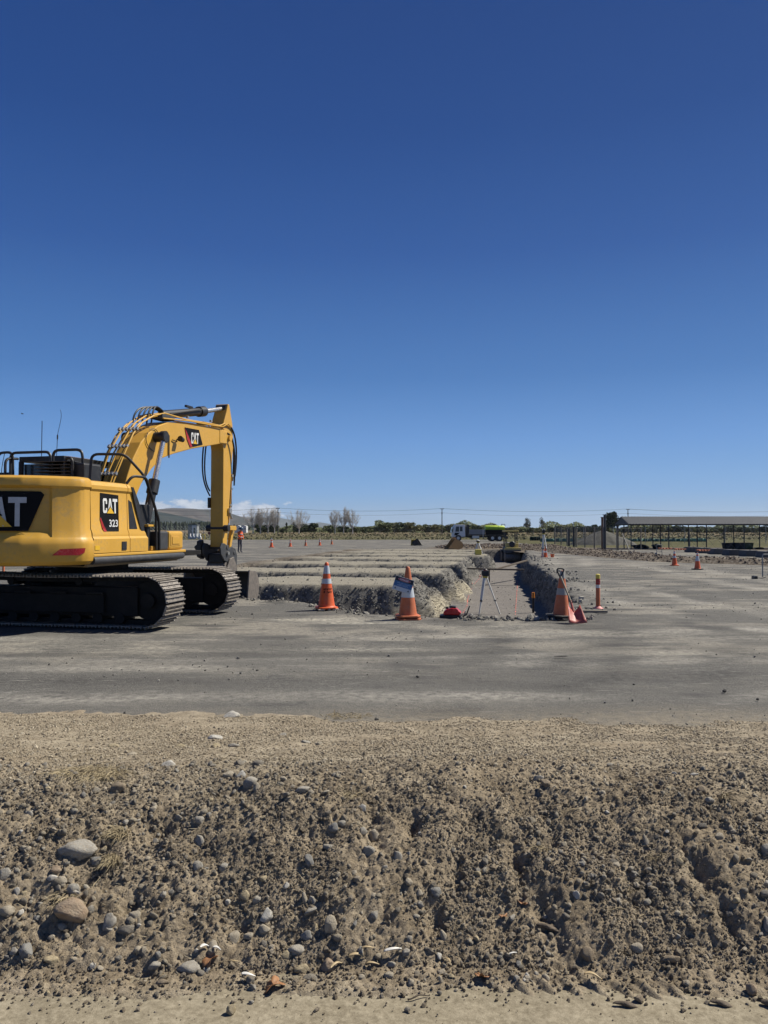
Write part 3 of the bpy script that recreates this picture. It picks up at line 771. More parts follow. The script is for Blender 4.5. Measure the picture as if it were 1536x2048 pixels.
# ------------------------------------------------------------------ gravel windrow on the right
TOE = np.array([(9.0, 64), (10.5, 58), (11.4, 51), (12.2, 43), (12.9, 37.5), (16.8, 33.6), (22, 30), (34, 24)])
def berm_h(X, Y):
    d = seg_dist(X, Y, TOE) + 0.3 * fbm(X * .6, Y * .6, 3, 180)     # positive behind the toe
    w = 3.6
    h = 0.30 * sstep(0, .9, d) * sstep(w, w - 1.5, d)
    h = h * (0.85 + 0.25 * fbm(X * .5, Y * .5, 2, 181)) + (h > .01) * (0.03 * clods(X, Y, .25, 182) + .03 * fbm(X * 2.5, Y * 2.5, 3, 183))
    return h - 0.05
s = NT('windrow_soil')
f2 = s.noise(7, 5, 0.7); v9 = s.voro(8, out='Color')
c = s.ramp(s.m('ADD', s.m('MULTIPLY', f2, .6), s.m('MULTIPLY', v9, .4)), [(0.3, (0.085, 0.066, 0.05)), (0.5, (0.16, 0.13, 0.10)), (0.72, (0.30, 0.26, 0.20))])
M_wind = s.set(c, 0.95, 0, [(f2, .6, .05)], 0.15)
grid_mesh('gravel_windrow', np.arange(9, 34, .13), np.arange(24, 66, .14), berm_h, M_wind, keep=lambda x, y: (seg_dist(x, y, TOE) > -1.2) & (seg_dist(x, y, TOE) < 4.2))
def w_b(x, y):
    h = berm_h(x, y); return (h > 0.02) * .8
x, y = pick(40000, 9, 26, 27, 64, w_b)
r = np.exp(rng.normal(math.log(0.024), 0.5, len(x))).clip(.010, .08)
scatter('windrow_stones', np.stack([x, y, berm_h(x, y) + r * .3], -1), rscale(r), rrot(len(x)), M_brown, seed=15, sub=1, amp=.5)
# low spoil band behind the excavation
def spoil_h(X, Y):
    e = sstep(61.8, 63, Y + .6 * fbm(X * .4, Y * .1, 3, 185)) * sstep(69, 66, Y) * sstep(3.5, 6, X) * sstep(15.5, 14, X)
    return e * (.30 + .12 * fbm(X * .7, Y * .7, 3, 186)) - .05
grid_mesh('spoil_band', np.arange(3, 16, .16), np.arange(61, 70, .16), spoil_h, M_wind, keep=lambda x, y: spoil_h(x, y) > -.045)
x, y = pick(7000, 4, 15, 61.8, 68, lambda x, y: (spoil_h(x, y) > .05) * .9)
r = np.exp(rng.normal(math.log(0.035), 0.5, len(x))).clip(.015, .1)
scatter('spoil_stones', np.stack([x, y, spoil_h(x, y) + r * .3], -1), rscale(r), rrot(len(x)), M_brown, seed=16, sub=1, amp=.5)

# ------------------------------------------------------------------ field grass, hills, forest
M_grassb = stonemat('grass_blades', [(0, (0.10, 0.10, 0.045)), (.5, (0.15, 0.135, 0.065)), (1, (0.21, 0.18, 0.10))], bump=0.0)
n = 16000
yy = 66 + 190 * rng.uniform(0, 1, n) ** 1.8; xx = rng.uniform(-.62, .62, n) * yy
k = (yy > 115.5); xx = xx[k]; yy = yy[k]; n = len(xx)
h = rng.uniform(.06, .20, n) * (1 + .5 * (yy > 170))
scatter('field_grass', np.stack([xx, yy, h * .4 - .03], -1), np.stack([h * rng.uniform(1.0, 3.0, n), h * .8, h], -1), np.stack([rng.normal(0, .15, n), rng.normal(0, .15, n), rng.uniform(-3, 3, n)], -1), M_grassb, 'cone', seed=20, amp=.03)

def hill(name, prof, dist, depth, mat, rough, seed, zb=-20):
    """prof: (direction ratio x/y, height ratio z/y) of the ridge line; real hill at that distance"""
    ax = np.array([p[0] for p in prof]) * dist; hz = np.array([p[1] for p in prof]) * dist
    xs_ = np.linspace(ax[0], ax[-1], 260); ys_ = np.linspace(dist - depth, dist + depth * .8, 70)
    def hf(X, Y):
        ridge = np.interp(X, ax, hz)
        t = (Y - dist) / depth
        sh = np.where(t < 0, np.clip(1 + t, 0, 1) ** 1.15, np.clip(1 - t / .8, 0, 1))
        sc = depth * .35
        rn = 1 - np.abs(fbm(X / sc, Y / sc, 5, seed, .55)) * 1.6
        nn = (rn - .75) * rough * np.maximum(ridge, 0) * np.clip(1 - np.abs(t) , 0, 1) ** .3 * np.clip(np.abs(t) * 4 + .12, 0, 1)
        return np.maximum(ridge * sh + nn, 0) * 1.0 - 2
    o = grid_mesh(name, xs_, ys_, hf, mat, kind='structure'); return o
def hillmat(name, stops, sc):
    s = NT(name); f = s.noise(sc, 8, 0.62); g = s.noise(sc * 9, 4, .7)
    c = s.ramp(s.m('ADD', s.m('MULTIPLY', f, .7), s.m('MULTIPLY', g, .3)), stops)
    return s.set(c, 1.0, 0, [(f, .5, 60)], 0)
def q(px, row): return ((px - 768) / 1540.0, (1058 - row) / 1540.0)
M_hillbrown = hillmat('hill_dry_grass', [(0.38, (0.045, 0.055, 0.045)), (0.48, (0.095, 0.085, 0.07)), (0.6, (0.155, 0.125, 0.10))], .0014)
M_hilldark = hillmat('hill_dark_scrub', [(0.35, (0.018, 0.028, 0.028)), (0.5, (0.032, 0.045, 0.040)), (0.64, (0.07, 0.068, 0.052))], .002)
M_hillblue = hillmat('far_hill', [(0.35, (0.05, 0.07, 0.07)), (0.6, (0.12, 0.13, 0.12))], .0012)
hill('hills', [(-.75, .02), (-.6, .03), q(-60, 1020), q(120, 1022), q(240, 1016), q(300, 1018), q(345, 1014), q(400, 1017), q(430, 1017), q(465, 1025), q(490, 1036), q(515, 1045), q(545, 1052), q(580, 1058), q(640, 1060)], 5200, 1500, M_hillbrown, .55, 201)
hill('hills.001', [(-.7, .02), q(-60, 1014), q(200, 1012), q(300, 1019), q(330, 1024), q(370, 1032), q(410, 1041), q(440, 1048), q(480, 1056), q(520, 1060)], 3600, 900, M_hilldark, .35, 202)
hill('hills.002', [q(300, 1030), q(460, 1033), q(520, 1034), q(560, 1035), q(590, 1040), q(615, 1046), q(640, 1044), q(665, 1048), q(700, 1050), q(730, 1054), q(800, 1058), q(900, 1061)], 9500, 2300, M_hillblue, .4, 203)
# pine forest band on the left, one far-off mass
M_pine = stonemat('pine_needles', [(0, (0.018, 0.028, 0.016)), (1, (0.04, 0.055, 0.03))], bump=0)
mb = MB()
for i in range(1700):
    yy_ = random.uniform(820, 1100); px_ = random.uniform(-420, 500) if i % 5 else random.uniform(380, 505)
    hh = random.uniform(8.5, 11.2) * (1 if px_ < 455 else .62); xx_ = (px_ - 768) / 1540 * yy_
    for j in range(3):
        z0 = hh * (.02 + .3 * j); rr_ = (2.9 - .8 * j) * random.uniform(.8, 1.25)
        a0 = random.random() * 3
        ringv = [(xx_ + math.cos(a0 + k_ * 1.047) * rr_ * random.uniform(.7, 1.2), yy_ + math.sin(a0 + k_ * 1.047) * rr_, z0) for k_ in range(6)]
        mb.add(ringv + [(xx_ + random.uniform(-.3, .3), yy_, min(hh, z0 + hh * .48))], [(k_, (k_ + 1) % 6, 6) for k_ in range(6)])
mb.build('pine_forest', M_pine, kind='stuff')

# ================================================================== EXCAVATOR
# local frame: +x forward of the upper structure, +y to the operator's left, z up
def up(s_, l_, z_): return (s_, -l_, z_)
EX_YEL = (0.72, 0.40, 0.055)
M_yellow = paint('yellow_paint', EX_YEL, 0.42, 0, (0.36, 0.27, 0.14), 0.38, 2.4, 0.07, 0.08)
M_black = paint('black_steel', (0.018, 0.018, 0.02), 0.5, 0, (0.12, 0.11, 0.1), 0.25, 8, 0.2)
M_grey = paint('dark_grey_paint', (0.05, 0.052, 0.056), 0.55, 0, (0.2, 0.18, 0.15), 0.3, 8)
M_hose = paint('rubber_hose', (0.014, 0.014, 0.015), 0.5, 0, (0.1, 0.09, 0.08), 0.2, 20)
M_chrome = paint('chrome_rod', (0.80, 0.79, 0.76), 0.30, 0.8, (0.5, 0.5, 0.5), 0.05, 5, 0.02, 0.0)
M_steel = paint('worn_steel', (0.24, 0.21, 0.18), 0.55, 0.35, (0.33, 0.28, 0.22), 0.7, 14, 0.25, 0.5)
M_shoe = paint('track_shoe_steel', (0.27, 0.24, 0.205), 0.55, 0.15, (0.46, 0.40, 0.32), 0.9, 18, 0.25, 0.4)
M_under = paint('undercarriage_black', (0.012, 0.0115, 0.011), 0.75, 0, (0.06, 0.05, 0.04), 0.3, 6, spec=.25)
M_glass = paint('cab_glass', (0.03, 0.045, 0.06), 0.06, 0.0, (0.1, 0.1, 0.1), 0.1, 3, 0.1, 0)
M_white = paint('white_print', (0.80, 0.80, 0.78), 0.45, 0, (0.6, 0.58, 0.5), 0.1)
M_decal = paint('black_decal', (0.006, 0.006, 0.007), 0.6, 0, (0.03, 0.03, 0.03), 0.1, spec=.15)
M_reddecal = paint('red_decal', (0.45, 0.02, 0.015), 0.4)
M_triyel = paint('triangle_yellow', (0.85, 0.50, 0.02), 0.4)
M_reflect = paint('red_reflector', (0.36, 0.010, 0.018), 0.25)
M_clamp = paint('zinc_clamp', (0.55, 0.54, 0.50), 0.35, 0.7)

def text_mesh(body, height, width=None, offset=0.0):
    """print as a flat mesh, origin at lower-left corner, in the XY plane"""
    cu = bpy.data.curves.new('print', 'FONT'); cu.body = body; cu.offset = offset; cu.resolution_u = 3
    o = bpy.data.objects.new('print', cu); COL.objects.link(o)
    dg = bpy.context.evaluated_depsgraph_get()
    me = bpy.data.meshes.new_from_object(o.evaluated_get(dg))
    co = [v.co.copy() for v in me.vertices]; fs = [tuple(p.vertices) for p in me.polygons]
    bpy.data.objects.remove(o); bpy.data.curves.remove(cu); bpy.data.meshes.remove(me)
    x0 = min(c.x for c in co); x1 = max(c.x for c in co); y0 = min(c.y for c in co); y1 = max(c.y for c in co)
    kx = (width / (x1 - x0)) if width else height / (y1 - y0); ky = height / (y1 - y0)
    return [((c.x - x0) * kx, (c.y - y0) * ky) for c in co], fs
def cat_print(fn, name_parent, w, h, lift=0.004):
    """three condensed capitals with a yellow triangle cutting into the middle one; fn(a,b,d) maps 0..w,0..h to 3D"""
    mb = MB(); lw = w / 3.0
    t = 0.27
    def P(poly, ox):
        xs_ = sorted(set([round(p[0], 5) for p in poly] + [min(p[0] for p in poly) + (max(p[0] for p in poly) - min(p[0] for p in poly)) * i / 5 for i in range(6)]))
        V = []; F = []
        for x in xs_:
            ys_ = []
            for i in range(len(poly)):
                (x0, y0), (x1, y1) = poly[i], poly[(i + 1) % len(poly)]
                if min(x0, x1) - 1e-6 <= x <= max(x0, x1) + 1e-6: ys_ += [y0, y1] if abs(x1 - x0) < 1e-9 else [y0 + (y1 - y0) * (x - x0) / (x1 - x0)]
            a_, b_ = min(ys_), max(ys_)
            for k in range(5): V.append(fn(ox + x * lw, (a_ + (b_ - a_) * k / 4) * h, lift))
        for i in range(len(xs_) - 1):
            for k in range(4): F.append((i * 5 + k, (i + 1) * 5 + k, (i + 1) * 5 + k + 1, i * 5 + k + 1))
        mb.add(V, F)
    # C
    for poly in ([(.06, .12), (.06, .88), (.32, .88), (.32, .12)], [(.06, .88), (.18, 1), (.76, 1), (.88, .88), (.32, .88)], [(.32, .88), (.88, .88), (.88, .82), (.32, .82)], [(.62, .62), (.62, .82), (.88, .82), (.88, .62)],
                 [(.06, .12), (.32, .12), (.88, .12), (.76, 0), (.18, 0)], [(.32, .12), (.32, .18), (.88, .18), (.88, .12)], [(.62, .18), (.62, .34), (.88, .34), (.88, .18)]):
        P(poly, 0)
    # A : two slanted legs and a bar
    for poly in ([(.00, 0), (.34, 1), (.50, 1), (.50, .74), (.26, 0)], [(1.0, 0), (.74, 0), (.50, .74), (.50, 1), (.66, 1)], [(.36, .30), (.41, .46), (.59, .46), (.64, .30)]):
        P([(a, b) for a, b in poly], lw)
    # T
    for poly in ([(.02, .80), (.02, 1), (.96, 1), (.96, .80)], [(.36, 0), (.36, .80), (.63, .80), (.63, 0)]):
        P(poly, 2 * lw)
    mb.build('lettering', M_white, name_parent)
    mb = MB(); mb.add([fn(a * w, b * h, lift * 1.8) for a, b in ((.20, -.06), (.80, -.06), (.50, .50))], [(0, 1, 2)])
    mb.build('triangle_border', M_decal, name_parent)
    mb = MB(); mb.add([fn(a * w, b * h, lift * 2.6) for a, b in ((.255, -.015), (.745, -.015), (.50, .42))], [(0, 1, 2)])
    mb.build('triangle', M_triyel, name_parent)

EXC = (-5.45, 14.2, 0.0); EXA = R(75)
ex = thing('excavator', 'big yellow tracked excavator parked at the left edge of the yard, arm hanging down', 'excavator', EXC, EXA)

# ---- undercarriage: two tracks turned away from the upper structure
TRA = R(-11.8) - EXA
TC = Vector((0.18, -0.27))       # shift of the undercarriage centre in world metres
Minv = Matrix.Rotation(-EXA, 2)
def track_origin(side):
    w = Vector((TC.x, TC.y)) + Vector((math.cos(R(78.2)), math.sin(R(78.2)))) * side * 1.19
    return Minv @ w
HALF, RAD, ZC = 1.83, 0.395, 0.455
PER = 4 * HALF + 2 * math.pi * RAD
NSH = 50
shoe = MB()
shoe.box((0, 0, 0.0), (0.172, 0.6, 0.014))
for gx in (-.066, 0.0, .066): shoe.box((gx, 0, 0.019), (0.016, 0.6, 0.026))
shoe.build
shoe_me = None
def path_pt(d):
    d %= PER; top = 2 * HALF; arc = math.pi * RAD
    if d < top:
        x = -HALF + d; sag = -0.028 * math.sin(math.pi * (d / top)) ** 2; return x, ZC + RAD + sag, 0.0
    d -= top
    if d < arc: a = d / RAD; return HALF + RAD * math.sin(a), ZC + RAD * math.cos(a), -a
    d -= arc
    if d < top: return HALF - d, ZC - RAD, -math.pi
    d -= top; a = d / RAD; return -HALF - RAD * math.sin(a), ZC - RAD * math.cos(a), -math.pi - a
holes = MB()
for hx in (-.033, .033):
    for hy in (-.10, -.05, .05, .10): holes.box((hx, hy, 0.009), (0.020, 0.018, 0.006))
for side in (-1, 1):
    o2 = track_origin(side)
    fr = MB()
    fr.box((0, 0, ZC - .02), (2 * HALF - .35, 0.30, 0.46)); fr.box((0, -.19, ZC - .05), (2.2, .06, .30)); fr.box((0, .19, ZC - .05), (2.2, .06, .30))
    for k in range(4): fr.box((-1.0 + .65 * k, -.235 * 1, ZC + .12), (.30, .03, .05))
    trk = fr.build('track', M_under, ex, bevel=.012)
    trk.location = (o2.x, o2.y, 0); trk.rotation_euler = (0, 0, TRA)
    ch = MB()
    n_ = 160; pts_ = [path_pt(i * PER / n_) for i in range(n_)]
    vs_ = []
    for (x_, z_, a_) in pts_:
        nx_, nz_ = math.sin(-a_), math.cos(a_)
        for yy_, rr_ in ((-.10, -.015), (.10, -.015), (.10, -.085), (-.10, -.085)): vs_.append((x_ + nx_ * rr_, yy_, z_ + nz_ * rr_))
    fs_ = []
    for i in range(n_):
        j = (i + 1) % n_
        for k in range(4): fs_.append((i * 4 + k, j * 4 + k, j * 4 + (k + 1) % 4, i * 4 + (k + 1) % 4))
    ch.add(vs_, fs_); ch.build('track_chain', M_under, trk)
    w = MB()
    w.cyl((HALF, -.09, ZC), (HALF, .09, ZC), RAD - .09, n=28); w.cyl((HALF, -.16, ZC), (HALF, .16, ZC), .12, n=16)
    w.build('idler_wheel', M_under, trk, smooth=True)
    w = MB()
    prof = []
    for k in range(42):
        rr_ = RAD - (.05 if k % 2 else .11); a_ = 2 * math.pi * k / 42; prof.append((-HALF + rr_ * math.cos(a_), ZC + rr_ * math.sin(a_)))
    w.prism(prof, -.05, .05, 'y'); w.cyl((-HALF, -.22, ZC), (-HALF, .22, ZC), .23, n=24)
    w.build('sprocket', M_under, trk)
    for k in range(8):
        w = MB(); xk = -1.36 + k * .388; w.cyl((xk, -.17, .17), (xk, .17, .17), .085, n=14); w.build('track_roller', M_under, trk, smooth=True)
    for xk in (-.65, .6):
        w = MB(); w.cyl((xk, -.14, ZC + .29), (xk, .14, ZC + .29), .065, n=12); w.build('carrier_roller', M_under, trk, smooth=True)
    for i in range(NSH):
        x_, z_, a_ = path_pt((i + .5) * PER / NSH)
        if shoe_me is None:
            so = shoe.build('track_shoe', M_shoe, trk); shoe_me = so.data
            bm = bmesh.new(); bm.from_mesh(shoe_me); bmesh.ops.recalc_face_normals(bm, faces=bm.faces); bm.to_mesh(shoe_me); bm.free()
        else:
            so = bpy.data.objects.new('track_shoe', shoe_me); COL.objects.link(so); so.parent = trk
        so.location = (x_, 0, z_); so.rotation_euler = (0, -a_, 0)
        ho = None
    hb = MB()
    for i in range(NSH):
        x_, z_, a_ = path_pt((i + .5) * PER / NSH); Mx = Matrix.Translation((x_, 0, z_)) @ Matrix.Rotation(-a_, 4, 'Y')
        for hx in (-.033, .033):
            for hy in (-.11, -.055, .055, .11):
                c0 = Mx @ Vector((hx, hy, .0085)); ax = (Mx.to_3x3() @ Vector((0, 0, 1)))
                hb.cyl(c0 - ax * .001, c0 + ax * .001, .011, n=6)
    hb.build('bolt_holes', M_black, trk, kind='stuff')
cb = MB()
o1 = track_origin(-1); o2 = track_origin(1); cc = (Vector(o1) + Vector(o2)) / 2
cb.box((cc.x, cc.y, .60), (1.15, 1.9, .32), Matrix.Rotation(TRA, 3, 'Z'))
for sgn in (-1, 1): cb.box((cc.x + .0, cc.y, .55), (.5, 2.3, .30), Matrix.Rotation(TRA + sgn * R(22), 3, 'Z'))
cb.build('carbody', M_under, ex, bevel=.02)
mb = MB(); mb.cyl((cc.x, cc.y, .74), (cc.x, cc.y, 1.0), .62, n=40); mb.cyl((cc.x, cc.y, .80), (cc.x, cc.y, .88), .70, n=40)
mb.build('slew_ring', M_under, ex, smooth=True)

# ---- upper structure
mb = MB(); mb.box(up(-.3, 0, 1.08), (3.0, 2.4, .14)); mb.box(up(.2, 0, 1.13), (3.2, 2.66, .09)); mb.box(up(-.4, .2, 1.55), (2.3, 1.2, .8))
mb.build('revolving_frame', M_under, ex, bevel=.01)
mb = MB(); mb.prism([(-1.74, -1.37), (1.12, -1.37), (1.17, -1.30), (1.17, -.55), (-1.74, -.55)], 1.155, 1.205, 'z')
mb.prism([(.1, .5), (1.45, .5), (1.45, 1.38), (.1, 1.38)], 1.155, 1.205, 'z')
mb.build('deck_plate', M_yellow, ex, bevel=.012)
mb = MB(); mb.tube([up(-1.74, 1.33, 1.10), up(-.3, 1.33, 1.095), up(1.02, 1.33, 1.095), up(1.12, 1.28, 1.095), up(1.16, 1.15, 1.095), up(1.16, .6, 1.095)], .066, 12)
mb.build('side_skirt', M_grey, ex, smooth=True)
mb = MB(); mb.prism([(-1.74, -1.25), (1.0, -1.25), (1.05, -1.15), (1.05, -.5), (-1.74, -.5)], .995, 1.04, 'z'); mb.build('underplate', paint('tan_underside', (0.34, 0.24, 0.12), .6, 0, (.2, .16, .12), .4), ex)

# counterweight: plan outline swept up through changing insets
def cw_plan(k):
    """k 0..1 right front -> rear -> left front; returns (s, l) and outward normal"""
    seg = [(-1.76, 1.385), (-1.90, 1.383), (-2.00, 1.355), (-2.10, 1.29), (-2.28, 1.13), (-2.46, .94), (-2.62, .72), (-2.72, .48), (-2.78, .24), (-2.80, 0)]
    full = seg + [(a, -b) for a, b in seg[-2::-1]]
    d = [0]
    for i in range(1, len(full)): d.append(d[-1] + math.hypot(full[i][0] - full[i - 1][0], full[i][1] - full[i - 1][1]))
    t = k * d[-1]
    a = np.interp(t, d, [p[0] for p in full]); b = np.interp(t, d, [p[1] for p in full])
    t2 = min(t + .05, d[-1]); t1 = max(t - .05, 0)
    ta = np.interp(t2, d, [p[0] for p in full]) - np.interp(t1, d, [p[0] for p in full]); tb = np.interp(t2, d, [p[1] for p in full]) - np.interp(t1, d, [p[1] for p in full])
    L = math.hypot(ta, tb); return float(a), float(b), float(tb / L), float(-ta / L)
CWP = [(1.035, -.16), (1.05, -.07), (1.10, -.02), (1.18, 0), (1.36, 0.0), (1.40, -.005), (1.46, -.035), (1.475, -.045), (1.55, -.055), (1.60, -.075), (2.17, -.085), (2.22, -.085), (2.26, -.055), (2.32, -.055), (2.375, -.075), (2.405, -.12), (2.42, -.22)]
def cw_off(z): return float(np.interp(z, [p[0] for p in CWP], [p[1] for p in CWP]))
def cw_pt(k, z, lift=0.0):
    a, b, na_, nb_ = cw_plan(k); o_ = cw_off(z) + lift
    return up(a + na_ * o_, b + nb_ * o_, z)
NK = 110; mb = MB(); vs_ = []; fs_ = []
for (z, o_) in CWP:
    for i in range(NK + 1):
        a, b, na_, nb_ = cw_plan(i / NK); oo = o_
        # broad recess that carries the rear plate, and the slanted crease beside it
        if 1.52 < z < 2.25 and abs(b) < 1.06: oo -= .045
        vs_.append(up(a + na_ * oo, b + nb_ * oo, z))
for j in range(len(CWP) - 1):
    for i in range(NK): fs_.append((j * (NK + 1) + i, (j + 1) * (NK + 1) + i, (j + 1) * (NK + 1) + i + 1, j * (NK + 1) + i + 1))
fs_.append(tuple(range(NK + 1))); fs_.append(tuple((len(CWP) - 1) * (NK + 1) + i for i in range(NK, -1, -1)))
mb.add(vs_, fs_); cw = mb.build('counterweight', M_yellow, ex, smooth=28)
def lat2k(l):
    ks = np.linspace(0, 1, 400); ls = np.array([cw_plan(k)[1] for k in ks]); return float(np.interp(-l, -ls, ks))
def patch(poly, parent, mat, name, lift, fn, n=14):
    """polygon (a,b) laid on a curved face through fn(a,b,lift): sliced in vertical strips"""
    xs_ = sorted(set([p[0] for p in poly] + list(np.linspace(min(p[0] for p in poly), max(p[0] for p in poly), n))))
    def yr(x):
        ys_ = []
        for i in range(len(poly)):
            (x0, y0), (x1, y1) = poly[i], poly[(i + 1) % len(poly)]
            if min(x0, x1) - 1e-9 <= x <= max(x0, x1) + 1e-9:
                if abs(x1 - x0) < 1e-9: ys_ += [y0, y1]
                else: ys_.append(y0 + (y1 - y0) * (x - x0) / (x1 - x0))
        return min(ys_), max(ys_)
    mb = MB(); V = []; F = []
    for x in xs_:
        a, b = yr(x)
        for t in range(13): V.append(fn(x, a + (b - a) * t / 12, lift))
    for i in range(len(xs_) - 1):
        for k in range(12): F.append((i * 13 + k, (i + 1) * 13 + k, (i + 1) * 13 + k + 1, i * 13 + k + 1))
    mb.add(V, F); return mb.build(name, mat, parent, smooth=30)
rear_fn = lambda l, z, lift: cw_pt(lat2k(l), z, lift)
plate = patch([(-.99, 2.12), (-.81, 1.57), (.81, 1.57), (.99, 2.12), (.95, 2.17), (-.95, 2.17)], cw, M_decal, 'logo_plate', -.012, rear_fn)
# the print, wrapped on the plate (letters read from behind the machine: left is -l)
M_silver = paint('silver_letter', (0.55, 0.56, 0.58), 0.4, 0.0)
lw_ = M_white
def rear_print(a, b, d): return cw_pt(lat2k(.02 + a), 1.64 + b, d * 2.5 + .004)
M_white_keep = M_white; M_white = M_silver
cat_print(rear_print, plate, .78, .44, .003)
M_white = M_white_keep
# reflector on the rear corner
def side_k(s_): 
    ks = np.linspace(0, .5, 300); ss = np.array([cw_plan(k)[0] for k in ks]); return float(np.interp(-s_, -ss, ks))
patch([(side_k(-2.34), 1.20), (side_k(-2.26), 1.295), (side_k(-1.955), 1.305), (side_k(-1.975), 1.23), (side_k(-2.05), 1.195)], cw, M_reflect, 'reflector', .008, lambda k, z, lift: cw_pt(k, z, lift), 10)

# engine hood and right side panels
def body_section(s0, s1, name, front_slant=0.0, mat=M_yellow):
    prof = [(1.37, 1.215), (1.37, 1.44), (1.345, 1.48), (1.345, 1.53), (1.315, 1.60), (1.295, 2.20), (1.32, 2.24), (1.32, 2.30), (1.28, 2.36), (1.15, 2.385), (.30, 2.385)]
    mb = MB(); V = []; F = []
    ns = 8
    for i in range(ns + 1):
        for (l, z) in prof:
            s1z = s1 - front_slant * max(0, (z - 1.45)) 
            V.append(up(s0 + (s1z - s0) * i / ns, l, z))
    n = len(prof)
    for i in range(ns):
        for k in range(n - 1): F.append((i * n + k, (i + 1) * n + k, (i + 1) * n + k + 1, i * n + k + 1))
    F.append(tuple(range(n)) + ()); F.append(tuple(ns * n + k for k in range(n - 1, -1, -1)))
    b = MB(); b.add(V, F); return b.build(name, mat, ex, smooth=28)
body_section(-1.745, -.76, 'side_door', 0)
sp_ = body_section(-.745, -.20, 'front_side_panel', .52)
mb = MB(); mb.prism([(-1.74, -.2), (-.78, -.2), (-.78, 1.3), (-1.74, 1.3)], 1.3, 2.39, 'z'); mb.build('engine_hood', M_yellow, ex, bevel=.04)
side_fn = lambda l0: (lambda s_, z, lift: up(s_, np.interp(z, [1.21, 1.44, 1.48, 1.53, 1.60, 2.20, 2.24, 2.30], [1.37, 1.37, 1.345, 1.345, 1.315, 1.295, 1.32, 1.32]) + lift, z))
sf = side_fn(0)
patch([(-.715, 2.10), (-.70, 1.60), (-.46, 1.60), (-.62, 2.06)], sp_, M_black, 'air_vent', .004, sf, 4)
dc = patch([(-1.50, 2.185), (-1.52, 1.76), (-1.40, 1.56), (-1.03, 1.56), (-1.00, 2.165)], ex, M_decal, 'model_decal', .004, sf, 6)
cat_print(lambda a, b, d: sf(-1.44 + a, 1.86 + b, .004 + d), dc, .405, .24, .003)
co, fs_ = text_mesh('323', .12, .24, .02)
mb = MB(); mb.add([sf(-1.275 + a, 1.635 + b, .008) for a, b in co], fs_); mb.build('model_number', M_white, dc)
patch([(-1.52, 1.76), (-1.50, 1.79), (-1.36, 1.56), (-1.44, 1.56)], dc, M_reddecal, 'red_stripe', .008, sf, 4)
mb = MB(); mb.box(up(-.93, 1.375, 1.32), (.13, .012, .14)); mb.build('door_latch', M_black, ex)
mb = MB(); mb.box(up(-1.66, 1.374, 1.30), (.12, .006, .07)); mb.build('warning_sticker', M_triyel, ex)
# dark equipment bay, hydraulic posts and the tool box ahead of it
mb = MB(); mb.box(up(-.02, .75, 1.62), (.32, .9, .84)); mb.tube([up(.02, 1.2, 1.22), up(.02, 1.2, 1.7)], .05); mb.tube([up(.14, 1.1, 1.22), up(.14, 1.1, 1.75)], .06); mb.box(up(.10, .9, 1.5), (.25, .5, .5)); mb.build('pump_bay', M_black, ex, bevel=.01)
mb = MB(); mb.box(up(.08, 1.22, 1.66), (.26, .12, .04)); mb.build('step_tread', M_yellow, ex, bevel=.01)
mb = MB(); mb.box(up(.15, 1.2, 1.25), (.12, .12, .08)); mb.build('step_bracket', M_yellow, ex, bevel=.01)
mb = MB(); mb.box(up(.38, .98, 1.385), (.30, .72, .35)); tb0 = mb.build('battery_box', M_grey, ex, bevel=.03)
mb = MB(); mb.box(up(.80, .98, 1.385), (.52, .74, .35)); tb = mb.build('tool_box', M_yellow, ex, bevel=.045)
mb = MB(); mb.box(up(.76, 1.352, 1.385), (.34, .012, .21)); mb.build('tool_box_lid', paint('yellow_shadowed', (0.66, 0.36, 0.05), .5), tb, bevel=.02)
mb = MB(); mb.box(up(.76, 1.362, 1.385), (.26, .012, .14)); mb.build('tool_box_panel', M_yellow, tb, bevel=.015)
mb = MB(); mb.prism([up(s_, 0, 0)[:1] + (z,) for s_, z in ((-.20, 1.22), (-.14, 1.22), (-.42, 2.05), (-.60, 2.32), (-.66, 2.32), (-.5, 1.9))], -1.33, -.2, 'y'); mb.build('panel_seal', M_black, ex)

# cab on the operator's left
cabf = MB()
cx0, cx1, cy0, cy1 = -.15, 1.55, .42, 1.36
for (x_, y_) in ((cx0, cy0), (cx0, cy1), (cx1, cy0), (cx1 - .1, cy1), (.75, cy0), (.75, cy1)):
    cabf.tube([(x_, y_, 1.2), (x_ * .98, y_, 2.2), (x_ * .93, y_, 2.86)], .05, 8)
cabf.box((.68, .89, 2.90), (1.72, .98, .10)); cabf.box((.7, .89, 1.32), (1.7, .94, .25)); cabf.box((-.14, .89, 1.7), (.06, .94, .9))
cab = cabf.build('cab', M_black, ex, bevel=.01)
mb = MB(); mb.box((-.13, .89, 2.48), (.012, .82, .66)); mb.build('rear_window', M_glass, cab)
mb = MB(); mb.box((.3, cy0, 2.45), (.8, .012, .7)); mb.box((1.15, cy0, 2.3), (.7, .012, .9)); mb.build('side_window', M_glass, cab)
mb = MB(); mb.box((.5, .95, 1.95), (.35, .5, 1.0)); mb.build('seat', M_hose, cab, bevel=.06)
mb = MB(); mb.box((.60, .89, 2.965), (.9, .6, .03)); mb.build('roof_hatch', paint('orange_hatch', (.35, .12, .05), .5), cab, bevel=.01)
